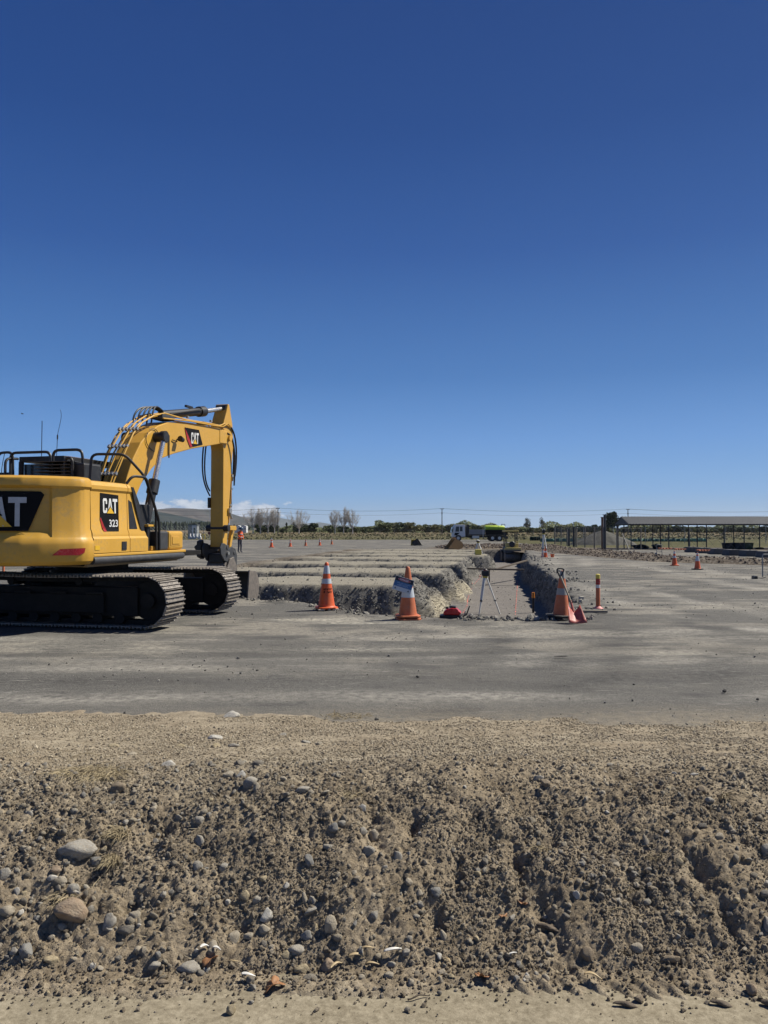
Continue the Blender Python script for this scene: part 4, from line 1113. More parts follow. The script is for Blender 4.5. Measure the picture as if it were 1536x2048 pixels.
# guard rails and hand rails
def rail(pts, r=.024, rad=.12, name='hand_rail'):
    m_ = MB(); m_.tube(rounded(pts, rad), r, 8); return m_.build(name, M_black, ex, smooth=True)
rail([up(-.35, -1.75, 2.42), up(-.30, -1.75, 3.02), up(-.30, -1.42, 3.03), up(-.30, -1.40, 2.42)], .026)
rail([up(-.33, -1.70, 2.62), up(-.33, -1.43, 2.62)], .03, .05)
rail([up(-.42, -1.36, 2.42), up(-.42, -1.36, 3.00), up(-.42, -.50, 3.00), up(-.42, -.50, 2.42)], .026)
rail([up(-.62, -1.30, 2.42), up(-.62, -1.30, 2.88), up(-.30, -1.30, 2.9)], .024)
rail([up(-.45, -.42, 2.42), up(-.45, -.42, 3.02), up(-.45, .16, 3.02), up(-.45, .20, 2.88), up(-.45, .20, 2.42)], .026)
rail([up(-.6, -.06, 2.42), up(-.6, -.06, 2.86), up(-.6, .10, 2.86), up(-.6, .10, 2.42)], .026)
rail([up(-.60, .45, 2.40), up(-.55, .45, 2.92), up(-.30, .95, 2.93), up(-.02, 1.18, 2.55), up(.16, 1.30, 1.95), up(.18, 1.30, 1.22)], .024, .12)
rail([up(-.62, 1.20, 2.38), up(-.54, 1.26, 2.52), up(-.20, 1.32, 2.52), up(.22, 1.33, 1.75), up(.24, 1.33, 1.22)], .024, .10)
mb = MB(); mb.box(up(-.3, .05, 2.60), (.5, .5, .34)); mb.build('air_cleaner_housing', M_black, ex, bevel=.03)
mb = MB()
for k in range(6): mb.box(up(-.2, -.3 + .0, 2.50 + k * .06), (.9, .75, .012))
mb.build('rear_louvre', M_grey, ex)
mb = MB(); mb.tube([up(-.1, -.95, 2.95), up(-.1, -.945, 3.62)], .007, 5); mb.build('antenna', M_hose, ex)
mb = MB(); mb.tube([up(0, -.70, 2.95), up(0, -.685, 3.33)], .006, 5); mb.tube([up(0, -.685, 3.28), up(0, -.684, 3.36)], .014, 6); mb.tube(bez(up(0, -.685, 3.33), up(0, -.67, 3.5), up(0, -.56, 3.7), up(0, -.63, 3.83), 12), .004, 4); mb.build('antenna', M_hose, ex)
mb = MB(); mb.tube(bez(up(-.3, -1.6, 3.0), up(-.3, -1.62, 2.9), up(-.3, -1.72, 2.6), up(-.3, -1.62, 2.42), 10), .006, 4); mb.build('loose_cable', M_hose, ex)

# ---- boom, arm and their cylinders
BW = .235
boom_poly = [(.62, 1.72), (.80, 1.62), (1.00, 1.80), (1.22, 2.31), (1.36, 2.51), (1.75, 2.85), (2.13, 3.09), (2.60, 3.23), (3.40, 3.42), (4.79, 3.68), (5.12, 3.71), (5.28, 3.82), (5.27, 3.95), (5.10, 4.03), (4.74, 4.06), (3.63, 4.00), (2.97, 3.96), (2.36, 3.89), (1.94, 3.75), (1.61, 3.57), (1.33, 3.34), (1.05, 2.98), (.85, 2.58), (.66, 2.10)]
mb = MB(); mb.prism(boom_poly, -BW, BW, 'y'); boom = mb.build('boom', M_yellow, ex, bevel=.018)
for sg in (-1, 1):
    mb = MB()
    mb.prism([(a, b) for a, b in ((4.72, 3.70), (5.14, 3.72), (5.26, 3.84), (5.12, 3.99), (4.72, 4.02))], sg * (BW + .012), sg * BW, 'y')
    mb.build('boom_tip_plate', M_yellow, boom, bevel=.006)
    mb = MB(); mb.cyl(up(5.20, sg * .30, 3.86), up(5.20, sg * .20, 3.86), .075, n=18); mb.build('boom_tip_pin', M_yellow, boom, smooth=True)
dc = MB(); dc.prism([(3.04, 3.86), (3.68, 3.88), (3.86, 3.56), (3.28, 3.44), (3.14, 3.60)], -(BW + .010), -(BW + .006), 'y'); dcal = dc.build('boom_decal', M_decal, boom)
dk = MB(); dk.add([up(a, BW + .013, b) for a, b in ((3.045, 3.84), (3.14, 3.60), (3.28, 3.44), (3.38, 3.46), (3.22, 3.66))], [(0, 1, 2, 3, 4)]); dk.build('red_stripe', M_reddecal, dcal)
cat_print(lambda a, b, d: up(3.31 + a * .90 + b * .0, BW + .012 + d, 3.53 + b + a * .06), dcal, .40, .25, .003)
mb = MB(); mb.cyl(up(2.72, BW, 3.55), up(2.68, BW + .12, 3.55), .02); mb.cyl(up(2.64, BW + .12, 3.56), up(2.76, BW + .12, 3.54), .065, .05, 14); mb.tube([up(2.5, BW + .02, 3.52), up(2.66, BW + .04, 3.5)], .012); mb.build('work_light', M_black, boom)
mb = MB(); mb.tube(bez(up(1.55, BW + .015, 3.55), up(1.4, BW + .02, 3.42), up(1.5, BW + .02, 3.25), up(1.78, BW + .02, 3.2), 8), .008, 5)
mb.tube(bez(up(1.6, BW + .015, 3.62), up(1.9, BW + .02, 3.75), up(1.9, BW + .02, 3.6), up(2.0, BW + .02, 3.5), 8), .008, 5)
mb.build('light_cable', M_black, boom)
mb = MB(); mb.tube([up(2.36, BW + .02, 3.6), up(2.36, BW + .02, 3.12)], .014); mb.build('light_cable', M_black, boom)
# pipes along the back of the boom
back = [(.45, 2.25), (.66, 2.66), (.90, 3.06), (1.20, 3.43), (1.52, 3.70), (1.90, 3.89), (2.32, 4.00)]
pipes = [(-.20, 0.0), (-.12, 0.03), (-.04, 0.0), (.04, .03), (.12, 0.0), (.20, .03)]
for i, (l, o_) in enumerate(pipes):
    pts_ = []
    for j, (a, b) in enumerate(back):
        pts_.append(up(a - .055 - o_ * .6, l + .02 * math.sin(j * 1.7 + i), b + .03 + o_))
    if i in (0, 5):
        pts_ += [up(3.2, l * 1.05, 4.05), up(4.3, l * 1.05, 4.11), up(4.75, l * 1.1, 4.12), up(4.98, l * 1.2, 4.20), up(5.15, l * 1.3, 4.16)]
    else:
        pts_ += [up(2.62, l, 4.02 - .0), up(2.75, l, 3.98)]
    m_ = MB(); m_.tube(pts_, .017, 7); m_.build('hydraulic_pipe', M_yellow, boom, smooth=True)
m_ = MB(); m_.tube([up(2.1, BW + .03, 3.93), up(3.2, BW + .035, 4.02), up(4.4, BW + .035, 4.07), up(4.8, BW + .05, 4.10), up(5.0, BW + .08, 4.20), up(5.2, BW + .06, 4.14)], .016, 7); m_.build('hydraulic_pipe', M_yellow, boom, smooth=True)
for (a, b) in ((.60, 2.60), (.96, 3.17), (1.30, 3.55), (3.3, 4.06), (4.4, 4.12)):
    m_ = MB()
    for l, o_ in (pipes if a < 2 else pipes[::5]): m_.box(up(a - .06, l, b + .055), (.07, .05, .05), (0, R(-50 if a < 2 else 0), 0))
    m_.build('pipe_clamp', M_clamp, boom, bevel=.006)
for k in range(4):
    l = -.2 + k * .13
    m_ = MB(); m_.tube(bez(up(-.35, l - .15, 2.30), up(-.1, l - .15, 2.95), up(.2, l, 1.9), up(.52, l, 2.45), 14), .022, 7); m_.build('boom_hose', M_hose, ex, smooth=True)
for k in range(5):
    l = -.1 + k * .05
    m_ = MB(); m_.tube(bez(up(1.55 + k * .09, l, 3.78), up(1.6 + k * .1, l, 4.22 + k * .02), up(2.2, l * .5, 4.22), up(2.55, l * .4, 4.12), 14), .019, 7); m_.build('boom_hose', M_hose, boom, smooth=True)
m_ = MB(); m_.box(up(2.35, .1, 3.98), (.5, .3, .1)); m_.box(up(4.3, 0, 4.12), (.25, .2, .07)); m_.build('valve_block', M_grey, boom, bevel=.01)
# boom cylinders
for sg in (1, -1):
    l = sg * .44
    a0, a1, a2 = Vector(up(1.10, l, 1.45)), Vector(up(1.50, l, 2.58)), Vector(up(1.84, l, 3.48))
    m_ = MB(); m_.cyl(a0, a1, .088, n=20); m_.cyl(a1 - (a1 - a0).normalized() * .28, a1, .115, n=20); cy = m_.build('boom_cylinder', M_black, ex, smooth=True)
    m_ = MB(); m_.tube([Vector(a0) + Vector((-.12, 0, .3)), Vector(a1) + Vector((-.13, 0, -.3))], .015); m_.build('cylinder_pipe', M_grey, cy)
    m_ = MB(); m_.cyl(a1, a2, .052, n=18); m_.build('rod', M_chrome, cy, smooth=True)
    m_ = MB(); m_.cyl(Vector(up(1.85, l - sg * .22, 3.50)), Vector(up(1.85, l + sg * .06, 3.50)), .105, n=22); m_.cyl(Vector(up(1.85, l - .05, 3.50)), Vector(up(1.85, l + .05, 3.50)), .125, n=22); m_.build('rod_eye', M_black, cy, smooth=True)
# arm cylinder over the boom
a0, a1, a2 = Vector(up(2.45, 0, 4.06)), Vector(up(4.35, 0, 4.42)), Vector(up(5.28, 0, 4.62))
m_ = MB(); m_.cyl(a0, a1, .095, n=22); m_.cyl(a1 - (a1 - a0) * .13, a1, .125, n=22); m_.box(a0 + Vector((1.2, 0, .36)), (.3, .05, .05)); m_.tube([a0 + Vector((.2, -.12, .05)), a1 + Vector((-.3, -.13, 0))], .014); cy = m_.build('arm_cylinder', M_black, ex, smooth=True)
m_ = MB(); m_.cyl(a1, a2, .055, n=18); m_.build('rod', M_chrome, cy, smooth=True)
m_ = MB(); m_.cyl(Vector(up(5.32, -.14, 4.63)), Vector(up(5.32, .14, 4.63)), .10, n=20); m_.build('rod_eye', M_black, cy, smooth=True)
# arm (stick)
SW = .172
stick_poly = [(5.04, 1.16), (5.04, 1.5), (5.055, 3.55), (4.98, 3.80), (5.02, 4.15), (5.20, 4.50), (5.30, 4.74), (5.37, 4.74), (5.55, 4.25), (5.60, 3.75), (5.52, 3.2), (5.36, 2.0), (5.26, 1.16)]
mb = MB(); mb.prism(stick_poly, -SW, SW, 'y'); stick = mb.build('arm', M_yellow, ex, bevel=.016)
for k in range(5):
    l = .12 - k * .07
    m_ = MB(); m_.tube(bez(up(4.95, l + .1, 4.16), up(5.5, l + .08, 4.35), up(5.95 - .03 * k, l + .05, 3.9), up(5.74, l + .03, 2.95 - .12 * k), 16), .021, 7); m_.build('arm_hose', M_hose, stick, smooth=True)
for k in range(2):
    m_ = MB(); m_.tube(bez(up(5.10, .25, 3.98), up(5.45, .27, 3.95), up(5.55 + .06 * k, .25, 3.5), up(5.55, .22, 2.7), 14), .019, 7); m_.build('arm_hose', M_hose, stick, smooth=True)
for k in range(2):
    m_ = MB(); m_.tube(bez(up(4.72 - .12 * k, -.12, 3.7), up(4.55 - .12 * k, -.14, 2.9), up(4.9 - .1 * k, -.2, 2.65), up(5.1, -.22, 2.55 - .12 * k), 14), .019, 7); m_.build('arm_hose', M_hose, stick, smooth=True)
for k, (l, dx) in enumerate(((.10, .0), (.0, .03), (-.10, 0.0))):
    m_ = MB(); m_.tube([up(5.66 + dx, l, 3.0), up(5.60 + dx, l, 2.3), up(5.50 + dx, l, 1.75)], .016, 7); m_.build('arm_pipe', M_yellow, stick, smooth=True)
for z_ in (2.95, 2.62, 2.2):
    m_ = MB(); m_.box(up(5.58 - (2.95 - z_) * .1, 0, z_), (.10, .34, .06)); m_.build('pipe_clamp', M_clamp, stick, bevel=.008)
m_ = MB(); m_.box(up(5.36, SW + .03, 2.06), (.14, .06, .12)); m_.cyl(up(5.36, SW + .03, 2.02), up(5.42, SW + .05, 1.86), .035); m_.build('hose_coupling', M_clamp, stick, bevel=.01)
m_ = MB(); m_.box(up(5.05, -SW - .03, 2.25), (.10, .06, .26)); m_.cyl(up(5.12, -.30, 1.62), up(5.12, .30, 1.62), .085, n=18); m_.build('pivot_boss', M_black, stick, bevel=.01)
# bucket cylinder and links
a0, a1, a2 = Vector(up(5.70, 0, 3.25)), Vector(up(5.72, 0, 2.15)), Vector(up(5.66, 0, 1.62))
m_ = MB(); m_.cyl(a0, a1, .07, n=18); cy = m_.build('bucket_cylinder', M_black, ex, smooth=True)
m_ = MB(); m_.cyl(a1, a2, .04, n=16); m_.build('rod', M_chrome, cy, smooth=True)
m_ = MB()
for sg in (-1, 1): m_.prism([(5.08, 1.58), (5.66, 1.56), (5.70, 1.62), (5.66, 1.68), (5.08, 1.68)], sg * .23, sg * .19, 'y')
m_.build('guide_link', M_yellow, ex, bevel=.01)
m_ = MB()
for sg in (-1, 1): m_.prism([(5.62, 1.64), (5.72, 1.60), (5.52, 1.02), (5.42, 1.05)], sg * .15, sg * .07, 'y')
m_.build('push_link', M_yellow, ex, bevel=.01)
# tilting hitch
m_ = MB()
ear = [(5.02, 1.24), (4.84, 1.26), (4.76, 1.14), (4.80, .98), (4.98, .82), (5.3, .74), (5.55, .60), (5.66, .62), (5.68, .92), (5.58, 1.10), (5.36, 1.16), (5.2, 1.10)]
for sg in (-1, 1): m_.prism(ear, sg * .255, sg * .215, 'y')
m_.cyl(up(5.12, -.27, 1.15), up(5.12, .27, 1.15), .06, n=14); m_.cyl(up(5.5, -.27, 1.0), up(5.5, .27, 1.0), .05, n=14)
hit = m_.build('hitch', M_grey, ex, bevel=.012)
m_ = MB(); m_.cyl(up(5.0, -.34, .98), up(5.0, -.5, 1.2), .10, n=16); m_.prism([(4.80, 1.30), (4.95, 1.34), (5.02, 1.1), (5.0, .85), (4.80, .92)], .30, .42, 'y'); m_.box(up(5.2, 0, .88), (.42, .40, .22)); m_.build('tilt_cylinder', M_black, hit, bevel=.02)
m_ = MB(); m_.cyl(up(5.12, .26, 1.0), up(5.12, .30, 1.0), .045); m_.cyl(up(5.42, .25, .86), up(5.42, .28, .86), .04); m_.build('hitch_pin', M_clamp, hit)
# wide bucket
BH = .86
shell = []
for i in range(13):
    t = i / 12; a_ = R(100 - 205 * t); shell.append((5.30 + .30 * math.cos(a_) * (1.0), .16 + .40 * math.sin(a_)))
outer = [(5.06, .57)] + shell + [(4.95, -.20)]
V = []; F = []
for l in (-BH, BH):
    for k_, (a, b) in enumerate(outer): V.append(up(a, l, b))
    for k_, (a, b) in enumerate(outer):
        ca, cb_ = 5.22, .16; V.append(up(a + (ca - a) * .06, l, b + (cb_ - b) * .06))
n = len(outer)
for i in range(n - 1):
    F += [(i, i + 1, 2 * n + i + 1, 2 * n + i), (n + i + 1, n + i, 3 * n + i, 3 * n + i + 1)]
F += [(0, 2 * n, 3 * n, n), (n - 1, 2 * n - 1, 4 * n - 1, 3 * n - 1)]
m_ = MB(); m_.add(V, F); bk = m_.build('bucket', M_grey, ex, smooth=35)
for sg in (-1, 1):
    m_ = MB(); m_.prism([(4.93, -.21)] + [(5.04, .60)] + [(a + (a - 5.22) * .02, b + .01) for a, b in shell], sg * BH, sg * (BH + .035), 'y'); m_.build('side_plate', M_steel, bk, bevel=.008)
m_ = MB(); m_.box(up(4.93, 0, -.20), (.10, 2 * BH, .03), (0, R(15), 0)); m_.build('cutting_edge', M_steel, bk)
m_ = MB(); m_.prism([(4.98, .56), (5.55, .50), (5.46, .66), (5.34, .86), (5.1, .82), (5.02, .72)], -.24, .24, 'y'); m_.build('bucket_ear_box', M_steel, bk, bevel=.015)
m_ = MB()
for sg in (-1, 1): m_.prism([(5.0, .58), (5.58, .44), (5.60, .62), (5.4, .90), (5.2, .86)], sg * .30, sg * .26, 'y')
m_.build('bucket_ear', M_steel, bk, bevel=.01)

# ================================================================== LOOSE STONES, LEAVES AND TUFTS ON THE BANK
def rock_mesh(name, seed, amp=.22, sub=3, angular=False):
    bm = bmesh.new(); bmesh.ops.create_icosphere(bm, subdivisions=sub, radius=0.5)
    rs = random.Random(seed); off = Vector((rs.uniform(-9, 9), rs.uniform(-9, 9), rs.uniform(-9, 9)))
    from mathutils import noise as mn
    cuts = [(Vector((rs.gauss(0, 1), rs.gauss(0, 1), rs.gauss(0, 1))).normalized(), rs.uniform(.26, .40)) for _ in range(8 if angular else 4)]
    for v in bm.verts:
        n = v.co.normalized()
        r = 0.5 * (1 + amp * mn.noise(n * 1.6 + off) + amp * .5 * mn.noise(n * 4.5 + off))
        p = n * r
        for d, h in cuts:
            t = p.dot(d) - h
            if t > 0: p -= d * t * .93
        v.co = p
    me = bpy.data.meshes.new(name); bm.to_mesh(me); bm.free()
    me.polygons.foreach_set('use_smooth', [True] * len(me.polygons)); return me
def rockmat(name, col, col2, dust=0.35):
    s = NT(name); oi = s.n('ShaderNodeObjectInfo'); vec = s.n('ShaderNodeVectorMath', operation='ADD')
    s.lk(s.coord(), vec.inputs[0]); s.lk(oi.outputs['Random'], vec.inputs[1])
    f = s.noise(3.2, 6, 0.65, vec.outputs[0]); g = s.noise(16, 4, .7, vec.outputs[0])
    c = s.mix(s.rng(f, .35, .65), col, col2)
    geo = s.n('ShaderNodeNewGeometry'); sp = s.n('ShaderNodeSeparateXYZ'); s.lk(geo.outputs['Normal'], sp.inputs[0])
    d = s.m('MULTIPLY', s.rng(g, .40, .58), dust * 1.5)
    c = s.mix(d, c, (0.34, 0.275, 0.19))
    vein = s.rng(s.m('ABSOLUTE', s.m('SUBTRACT', f, .5)), .0, .012, .5, 0)
    c = s.mix(vein, c, tuple(min(1, x * 1.7) for x in col2))
    return s.set(c, .8, 0, [(g, .5, .03)], .3)
ROCKM = {'g': rockmat('grey_stone', (0.34, 0.325, 0.285), (0.47, 0.45, 0.395)), 't': rockmat('tan_stone', (0.38, 0.335, 0.255), (0.52, 0.465, 0.365)), 'w': rockmat('pale_stone', (0.54, 0.515, 0.45), (0.68, 0.65, 0.575), .2),
         'd': rockmat('dark_stone', (0.15, 0.145, 0.13), (0.24, 0.23, 0.205), .4), 'b': rockmat('blue_grey_stone', (0.22, 0.23, 0.225), (0.32, 0.325, 0.315), .3), 'y': rockmat('yellow_stone', (0.42, 0.34, 0.20), (0.55, 0.46, 0.30), .25),
         'r': rockmat('rusty_stone', (0.33, 0.23, 0.15), (0.42, 0.33, 0.24), .3), 's': rockmat('soil_lump', (0.22, 0.17, 0.115), (0.34, 0.27, 0.19), .5)}
ROCKS = {k: [] for k in ROCKM}
for k, m in ROCKM.items():
    for j in range(4):
        me = rock_mesh('stone_' + k, ord(k) * 10 + j, .34 if k == 's' else .26, 3, k in 'rysw' or j > 1); me.materials.append(m); ROCKS[k].append(me)
STONES = [(-1.099,3.946,0.082,0.051,'w'), (-1.32,3.704,0.031,0.031,'t'), (-1.68,3.568,0.054,0.019,'t'), (-0.744,3.698,0.055,0.05,'t'), (-0.678,3.664,0.052,0.05,'w'), (-0.621,3.596,0.061,0.066,'g'), (-0.729,3.896,0.051,0.051,'d'), (-0.776,3.276,0.043,0.055,'g'), (-0.794,3.342,0.037,0.037,'g'), (-1.264,3.202,0.146,0.093,'g'), (-1.181,3.186,0.046,0.042,'b'), (-1.464,3.176,0.042,0.029,'t'), (-1.4,4.304,0.056,0.03,'t'), (-1.121,5.108,0.11,0.053,'w'), (-1.241,4.686,0.073,0.039,'y'), (-1.623,4.644,0.072,0.027,'y'), (-1.302,6.55,0.178,0.047,'w'), (-1.007,4.632,0.06,0.049,'y'), (-0.912,4.668,0.079,0.036,'g'), (-1.523,3.342,0.028,0.032,'g'), (-1.018,3.446,0.022,0.034,'t'), (-0.949,3.566,0.023,0.034,'t'), (-1.219,3.54,0.069,0.056,'s'), (-0.497,5.006,0.075,0.039,'g'), (-0.408,4.87,0.044,0.044,'t'), (-0.366,3.458,0.061,0.041,'g'), (-0.095,3.414,0.04,0.035,'w'), (-0.212,3.3,0.047,0.043,'b'), (-0.181,3.326,0.032,0.028,'g'), (-0.039,3.32,0.054,0.054,'t'), (-0.093,3.31,0.037,0.039,'g'), (-0.262,3.466,0.039,0.018,'t'), (-0.624,3.83,0.05,0.05,'d'), (-0.578,3.544,0.041,0.041,'t'), (-0.461,3.566,0.046,0.023,'t'), (-0.06,3.19,0.048,0.048,'g'), (-0.228,3.224,0.048,0.03,'g'), (-0.705,5.35,0.07,0.042,'g'), (-0.322,3.44,0.038,0.026,'t'), (0.289,3.512,0.03,0.028,'t'), (0.209,3.542,0.023,0.023,'t'), (1.487,3.722,0.044,0.019,'w'), (1.401,3.74,0.025,0.019,'w'), (1.307,3.556,0.028,0.028,'y'), (0.992,3.52,0.028,0.022,'t'), (1.269,3.528,0.022,0.018,'t'), (1.45,3.466,0.045,0.027,'g'), (1.407,3.266,0.038,0.036,'t'), (1.481,3.3,0.032,0.021,'t'), (1.526,3.436,0.026,0.026,'t'), (1.577,3.212,0.052,0.048,'g'), (0.732,3.66,0.048,0.033,'g'), (0.8,3.666,0.024,0.022,'y'), (1.107,3.286,0.026,0.049,'t'), (1.081,3.322,0.026,0.026,'y'), (1.364,3.34,0.043,0.028,'d'), (1.461,3.56,0.055,0.046,'s'), (0.749,3.586,0.056,0.046,'s'), (-1.505,3.078,0.06,0.066,'g'), (-1.312,3.104,0.045,0.031,'r'), (-1.275,3.078,0.044,0.032,'t'), (-1.313,3.074,0.042,0.026,'w'), (-1.427,3.026,0.024,0.03,'w'), (-1.404,3.032,0.024,0.03,'y'), (-1.218,3.05,0.044,0.049,'g'), (-1.198,2.962,0.127,0.088,'r'), (-1.042,2.944,0.054,0.068,'g'), (-0.953,2.976,0.049,0.054,'t'), (-0.967,2.918,0.068,0.042,'d'), (-1.305,2.84,0.057,0.05,'b'), (-1.351,2.84,0.031,0.031,'g'), (-1.199,2.808,0.055,0.031,'y'), (-0.752,3.146,0.045,0.053,'g'), (-0.651,3.152,0.035,0.041,'g'), (-0.544,3.036,0.034,0.044,'y'), (-0.565,2.916,0.044,0.068,'t'), (-0.63,2.868,0.037,0.056,'t'), (-0.703,2.806,0.08,0.062,'g'), (-0.656,2.782,0.033,0.036,'d'), (-0.507,2.914,0.038,0.032,'t'), (-0.469,2.734,0.032,0.036,'d'), (-0.503,2.574,0.033,0.042,'y'), (-0.449,2.63,0.02,0.017,'g'), (-0.8,3.042,0.024,0.022,'d'), (-1.43,2.956,0.052,0.039,'t'), (-0.826,2.806,0.042,0.031,'g'), (-0.779,2.726,0.041,0.03,'s'), (-1.123,2.822,0.028,0.02,'t'), (-0.45,2.974,0.054,0.061,'w'), (-0.452,2.928,0.048,0.033,'t'), (-0.197,2.914,0.071,0.07,'t'), (-0.286,2.914,0.051,0.042,'b'), (-0.26,2.926,0.023,0.044,'y'), (-0.282,2.98,0.052,0.025,'g'), (-0.306,3.014,0.028,0.05,'t'), (-0.276,3.01,0.03,0.04,'g'), (-0.302,3.142,0.031,0.057,'b'), (-0.324,2.872,0.06,0.047,'g'), (-0.357,2.85,0.037,0.037,'y'), (-0.298,2.812,0.057,0.037,'y'), (-0.2,2.824,0.062,0.066,'r'), (-0.259,2.772,0.054,0.032,'d'), (0.207,3.062,0.049,0.044,'b'), (0.059,3.154,0.031,0.046,'g'), (-0.037,2.958,0.025,0.033,'g'), (-0.086,2.854,0.024,0.028,'b'), (-0.077,2.762,0.041,0.03,'t'), (0.016,2.766,0.036,0.027,'t'), (0.19,2.682,0.017,0.017,'d'), (0.077,2.592,0.02,0.017,'d'), (0.199,2.734,0.021,0.036,'t'), (-0.477,3.09,0.035,0.03,'y'), (-0.385,3.06,0.028,0.03,'w'), (-0.494,3.032,0.034,0.034,'g'), (-0.445,2.882,0.028,0.038,'d'), (-0.416,2.874,0.024,0.026,'t'), (0.095,2.892,0.019,0.026,'g'), (0.222,2.93,0.027,0.042,'t'), (0.751,3.034,0.03,0.04,'w'), (0.929,2.87,0.047,0.045,'t'), (1.038,2.814,0.073,0.029,'s'), (1.443,2.924,0.046,0.068,'g'), (1.204,3.174,0.031,0.035,'y'), (1.261,2.682,0.04,0.04,'r'), (0.505,2.766,0.027,0.027,'w'), (0.571,2.756,0.03,0.027,'t'), (0.466,2.75,0.023,0.023,'g'), (1.097,2.918,0.029,0.023,'g'), (1.357,3.004,0.035,0.024,'y'), (1.192,3.02,0.026,0.024,'t'), (0.912,3.0,0.02,0.022,'t'), (0.864,2.646,0.046,0.024,'s'), (0.744,2.842,0.05,0.056,'s'), (0.809,3.164,0.027,0.025,'t'), (0.879,3.106,0.024,0.024,'t'), (1.058,3.1,0.026,0.032,'b'), (1.193,3.084,0.034,0.04,'s'), (1.518,3.084,0.032,0.028,'g')]
CNAME = {'g': 'grey', 't': 'tan', 'w': 'pale off-white', 'd': 'dark grey', 'b': 'bluish grey', 'y': 'yellowish', 'r': 'rusty brown', 's': 'crumbly brown'}
SPECIAL = {(-1.264, 3.202): 'largest smooth grey boulder half buried on the left of the bank slope', (-1.302, 6.55): 'flat pale slab lying at the far edge of the bank beside the asphalt'}
used_l = {}
def stone_label(x, y, w, h, k):
    u_ = x / y; 
    cols = ['at the left edge', 'far left', 'left quarter', 'left third', 'left of centre', 'just left of middle', 'in the middle', 'just right of middle', 'right of centre', 'right third', 'right quarter', 'far right', 'at the right edge']
    col = cols[min(12, max(0, int((u_ + .5) / 1.0 * 13)))]
    t0 = float(toe(np.array(x))); 
    row = 'on the sandy path' if y < t0 - .13 else 'at the toe of the bank' if y < t0 + .03 else 'low on the bank' if y < t0 + .15 else 'lower third of the bank' if y < t0 + .30 else 'halfway up the bank' if y < t0 + .48 else 'upper bank' if y < t0 + .70 else 'near the bank crest' if y < t0 + 1.05 else 'on the flat bank top'
    size = 'large' if w > .075 else 'fist-sized' if w > .05 else 'small'
    shape = 'flat' if h < .55 * w else 'upright' if h > 1.25 * w else 'rounded'
    return f"{size} {shape} {CNAME[k]} {'clod of soil' if k == 's' else 'stone'} {row}, {col}"
hb_ = lambda x, y: float(max(bank_h(np.array([x]), np.array([y]))[0], 0.0 if y < 2.95 else -1))
for i, (x, y, w, h, k) in enumerate(STONES):
    o = bpy.data.objects.new('clod' if k == 's' else 'stone', ROCKS[k][i % 4]); COL.objects.link(o)
    plat_ = y > float(crest(np.array(x)))
    dpt = w * random.uniform(.6, .9)
    if plat_: hh = max(h, w * .5); zoff = .04 * hh
    else: hh = h; zoff = .10 * h
    sx = w * 1.08; sz = hh * (1.0 if plat_ or y < 2.75 else 1.05); sy = min(dpt, max(sz, sx) * .8)
    o.scale = (sx, sy if not plat_ else max(sy, w * .7), sz)
    o.rotation_euler = (random.uniform(-.3, .1) - (0 if plat_ or y < 2.75 else .35), random.uniform(-.25, .25), random.uniform(-.4, .4))
    o.location = (x, y, hb_(x, y) + zoff + (.0 if y > 2.72 else .25 * hh))
    lab = SPECIAL.get((x, y)) or stone_label(x, y, w, h, k)
    used_l.setdefault(lab, []).append(o)
for lab, obs in used_l.items():
    for o in obs: tag(o, lab, 'stone' if o.name.startswith('stone') else 'clod', 'stones and clods of the dirt bank')
# fillers: many more lesser stones, all alike
n_extra = 150
xe = rng.uniform(-1.9, 1.9, 900); ye = toe(xe) + rng.uniform(-.12, .72, 900)
kx = rng.uniform(0, 1, 900) < np.clip(.35 + 1.5 * fbm(xe * 2.2, ye * 2.2, 3, 163) - .12 * xe, .05, 1)
xe = xe[kx][:n_extra]; ye = ye[kx][:n_extra]
he = np.maximum(bank_h(xe, ye), 0)
for x, y, z in zip(xe, ye, he):
    k = random.choice('tttgtgywbd'); w = random.uniform(.018, .038)
    o = bpy.data.objects.new('pebble', random.choice(ROCKS[k])); COL.objects.link(o)
    o.scale = (w, w * random.uniform(.6, .9), w * random.uniform(.5, .9)); o.rotation_euler = (random.uniform(-.8, .4), random.uniform(-.5, .5), random.uniform(0, 6)); o.location = (x, y, z + w * .12)
    tag(o, stone_label(x, y, w, o.scale.z, k).replace('small ', 'thumb-sized ').replace(' stone ', ' pebble bedded '), 'pebble', 'thumb-sized pebbles in the bank slope')

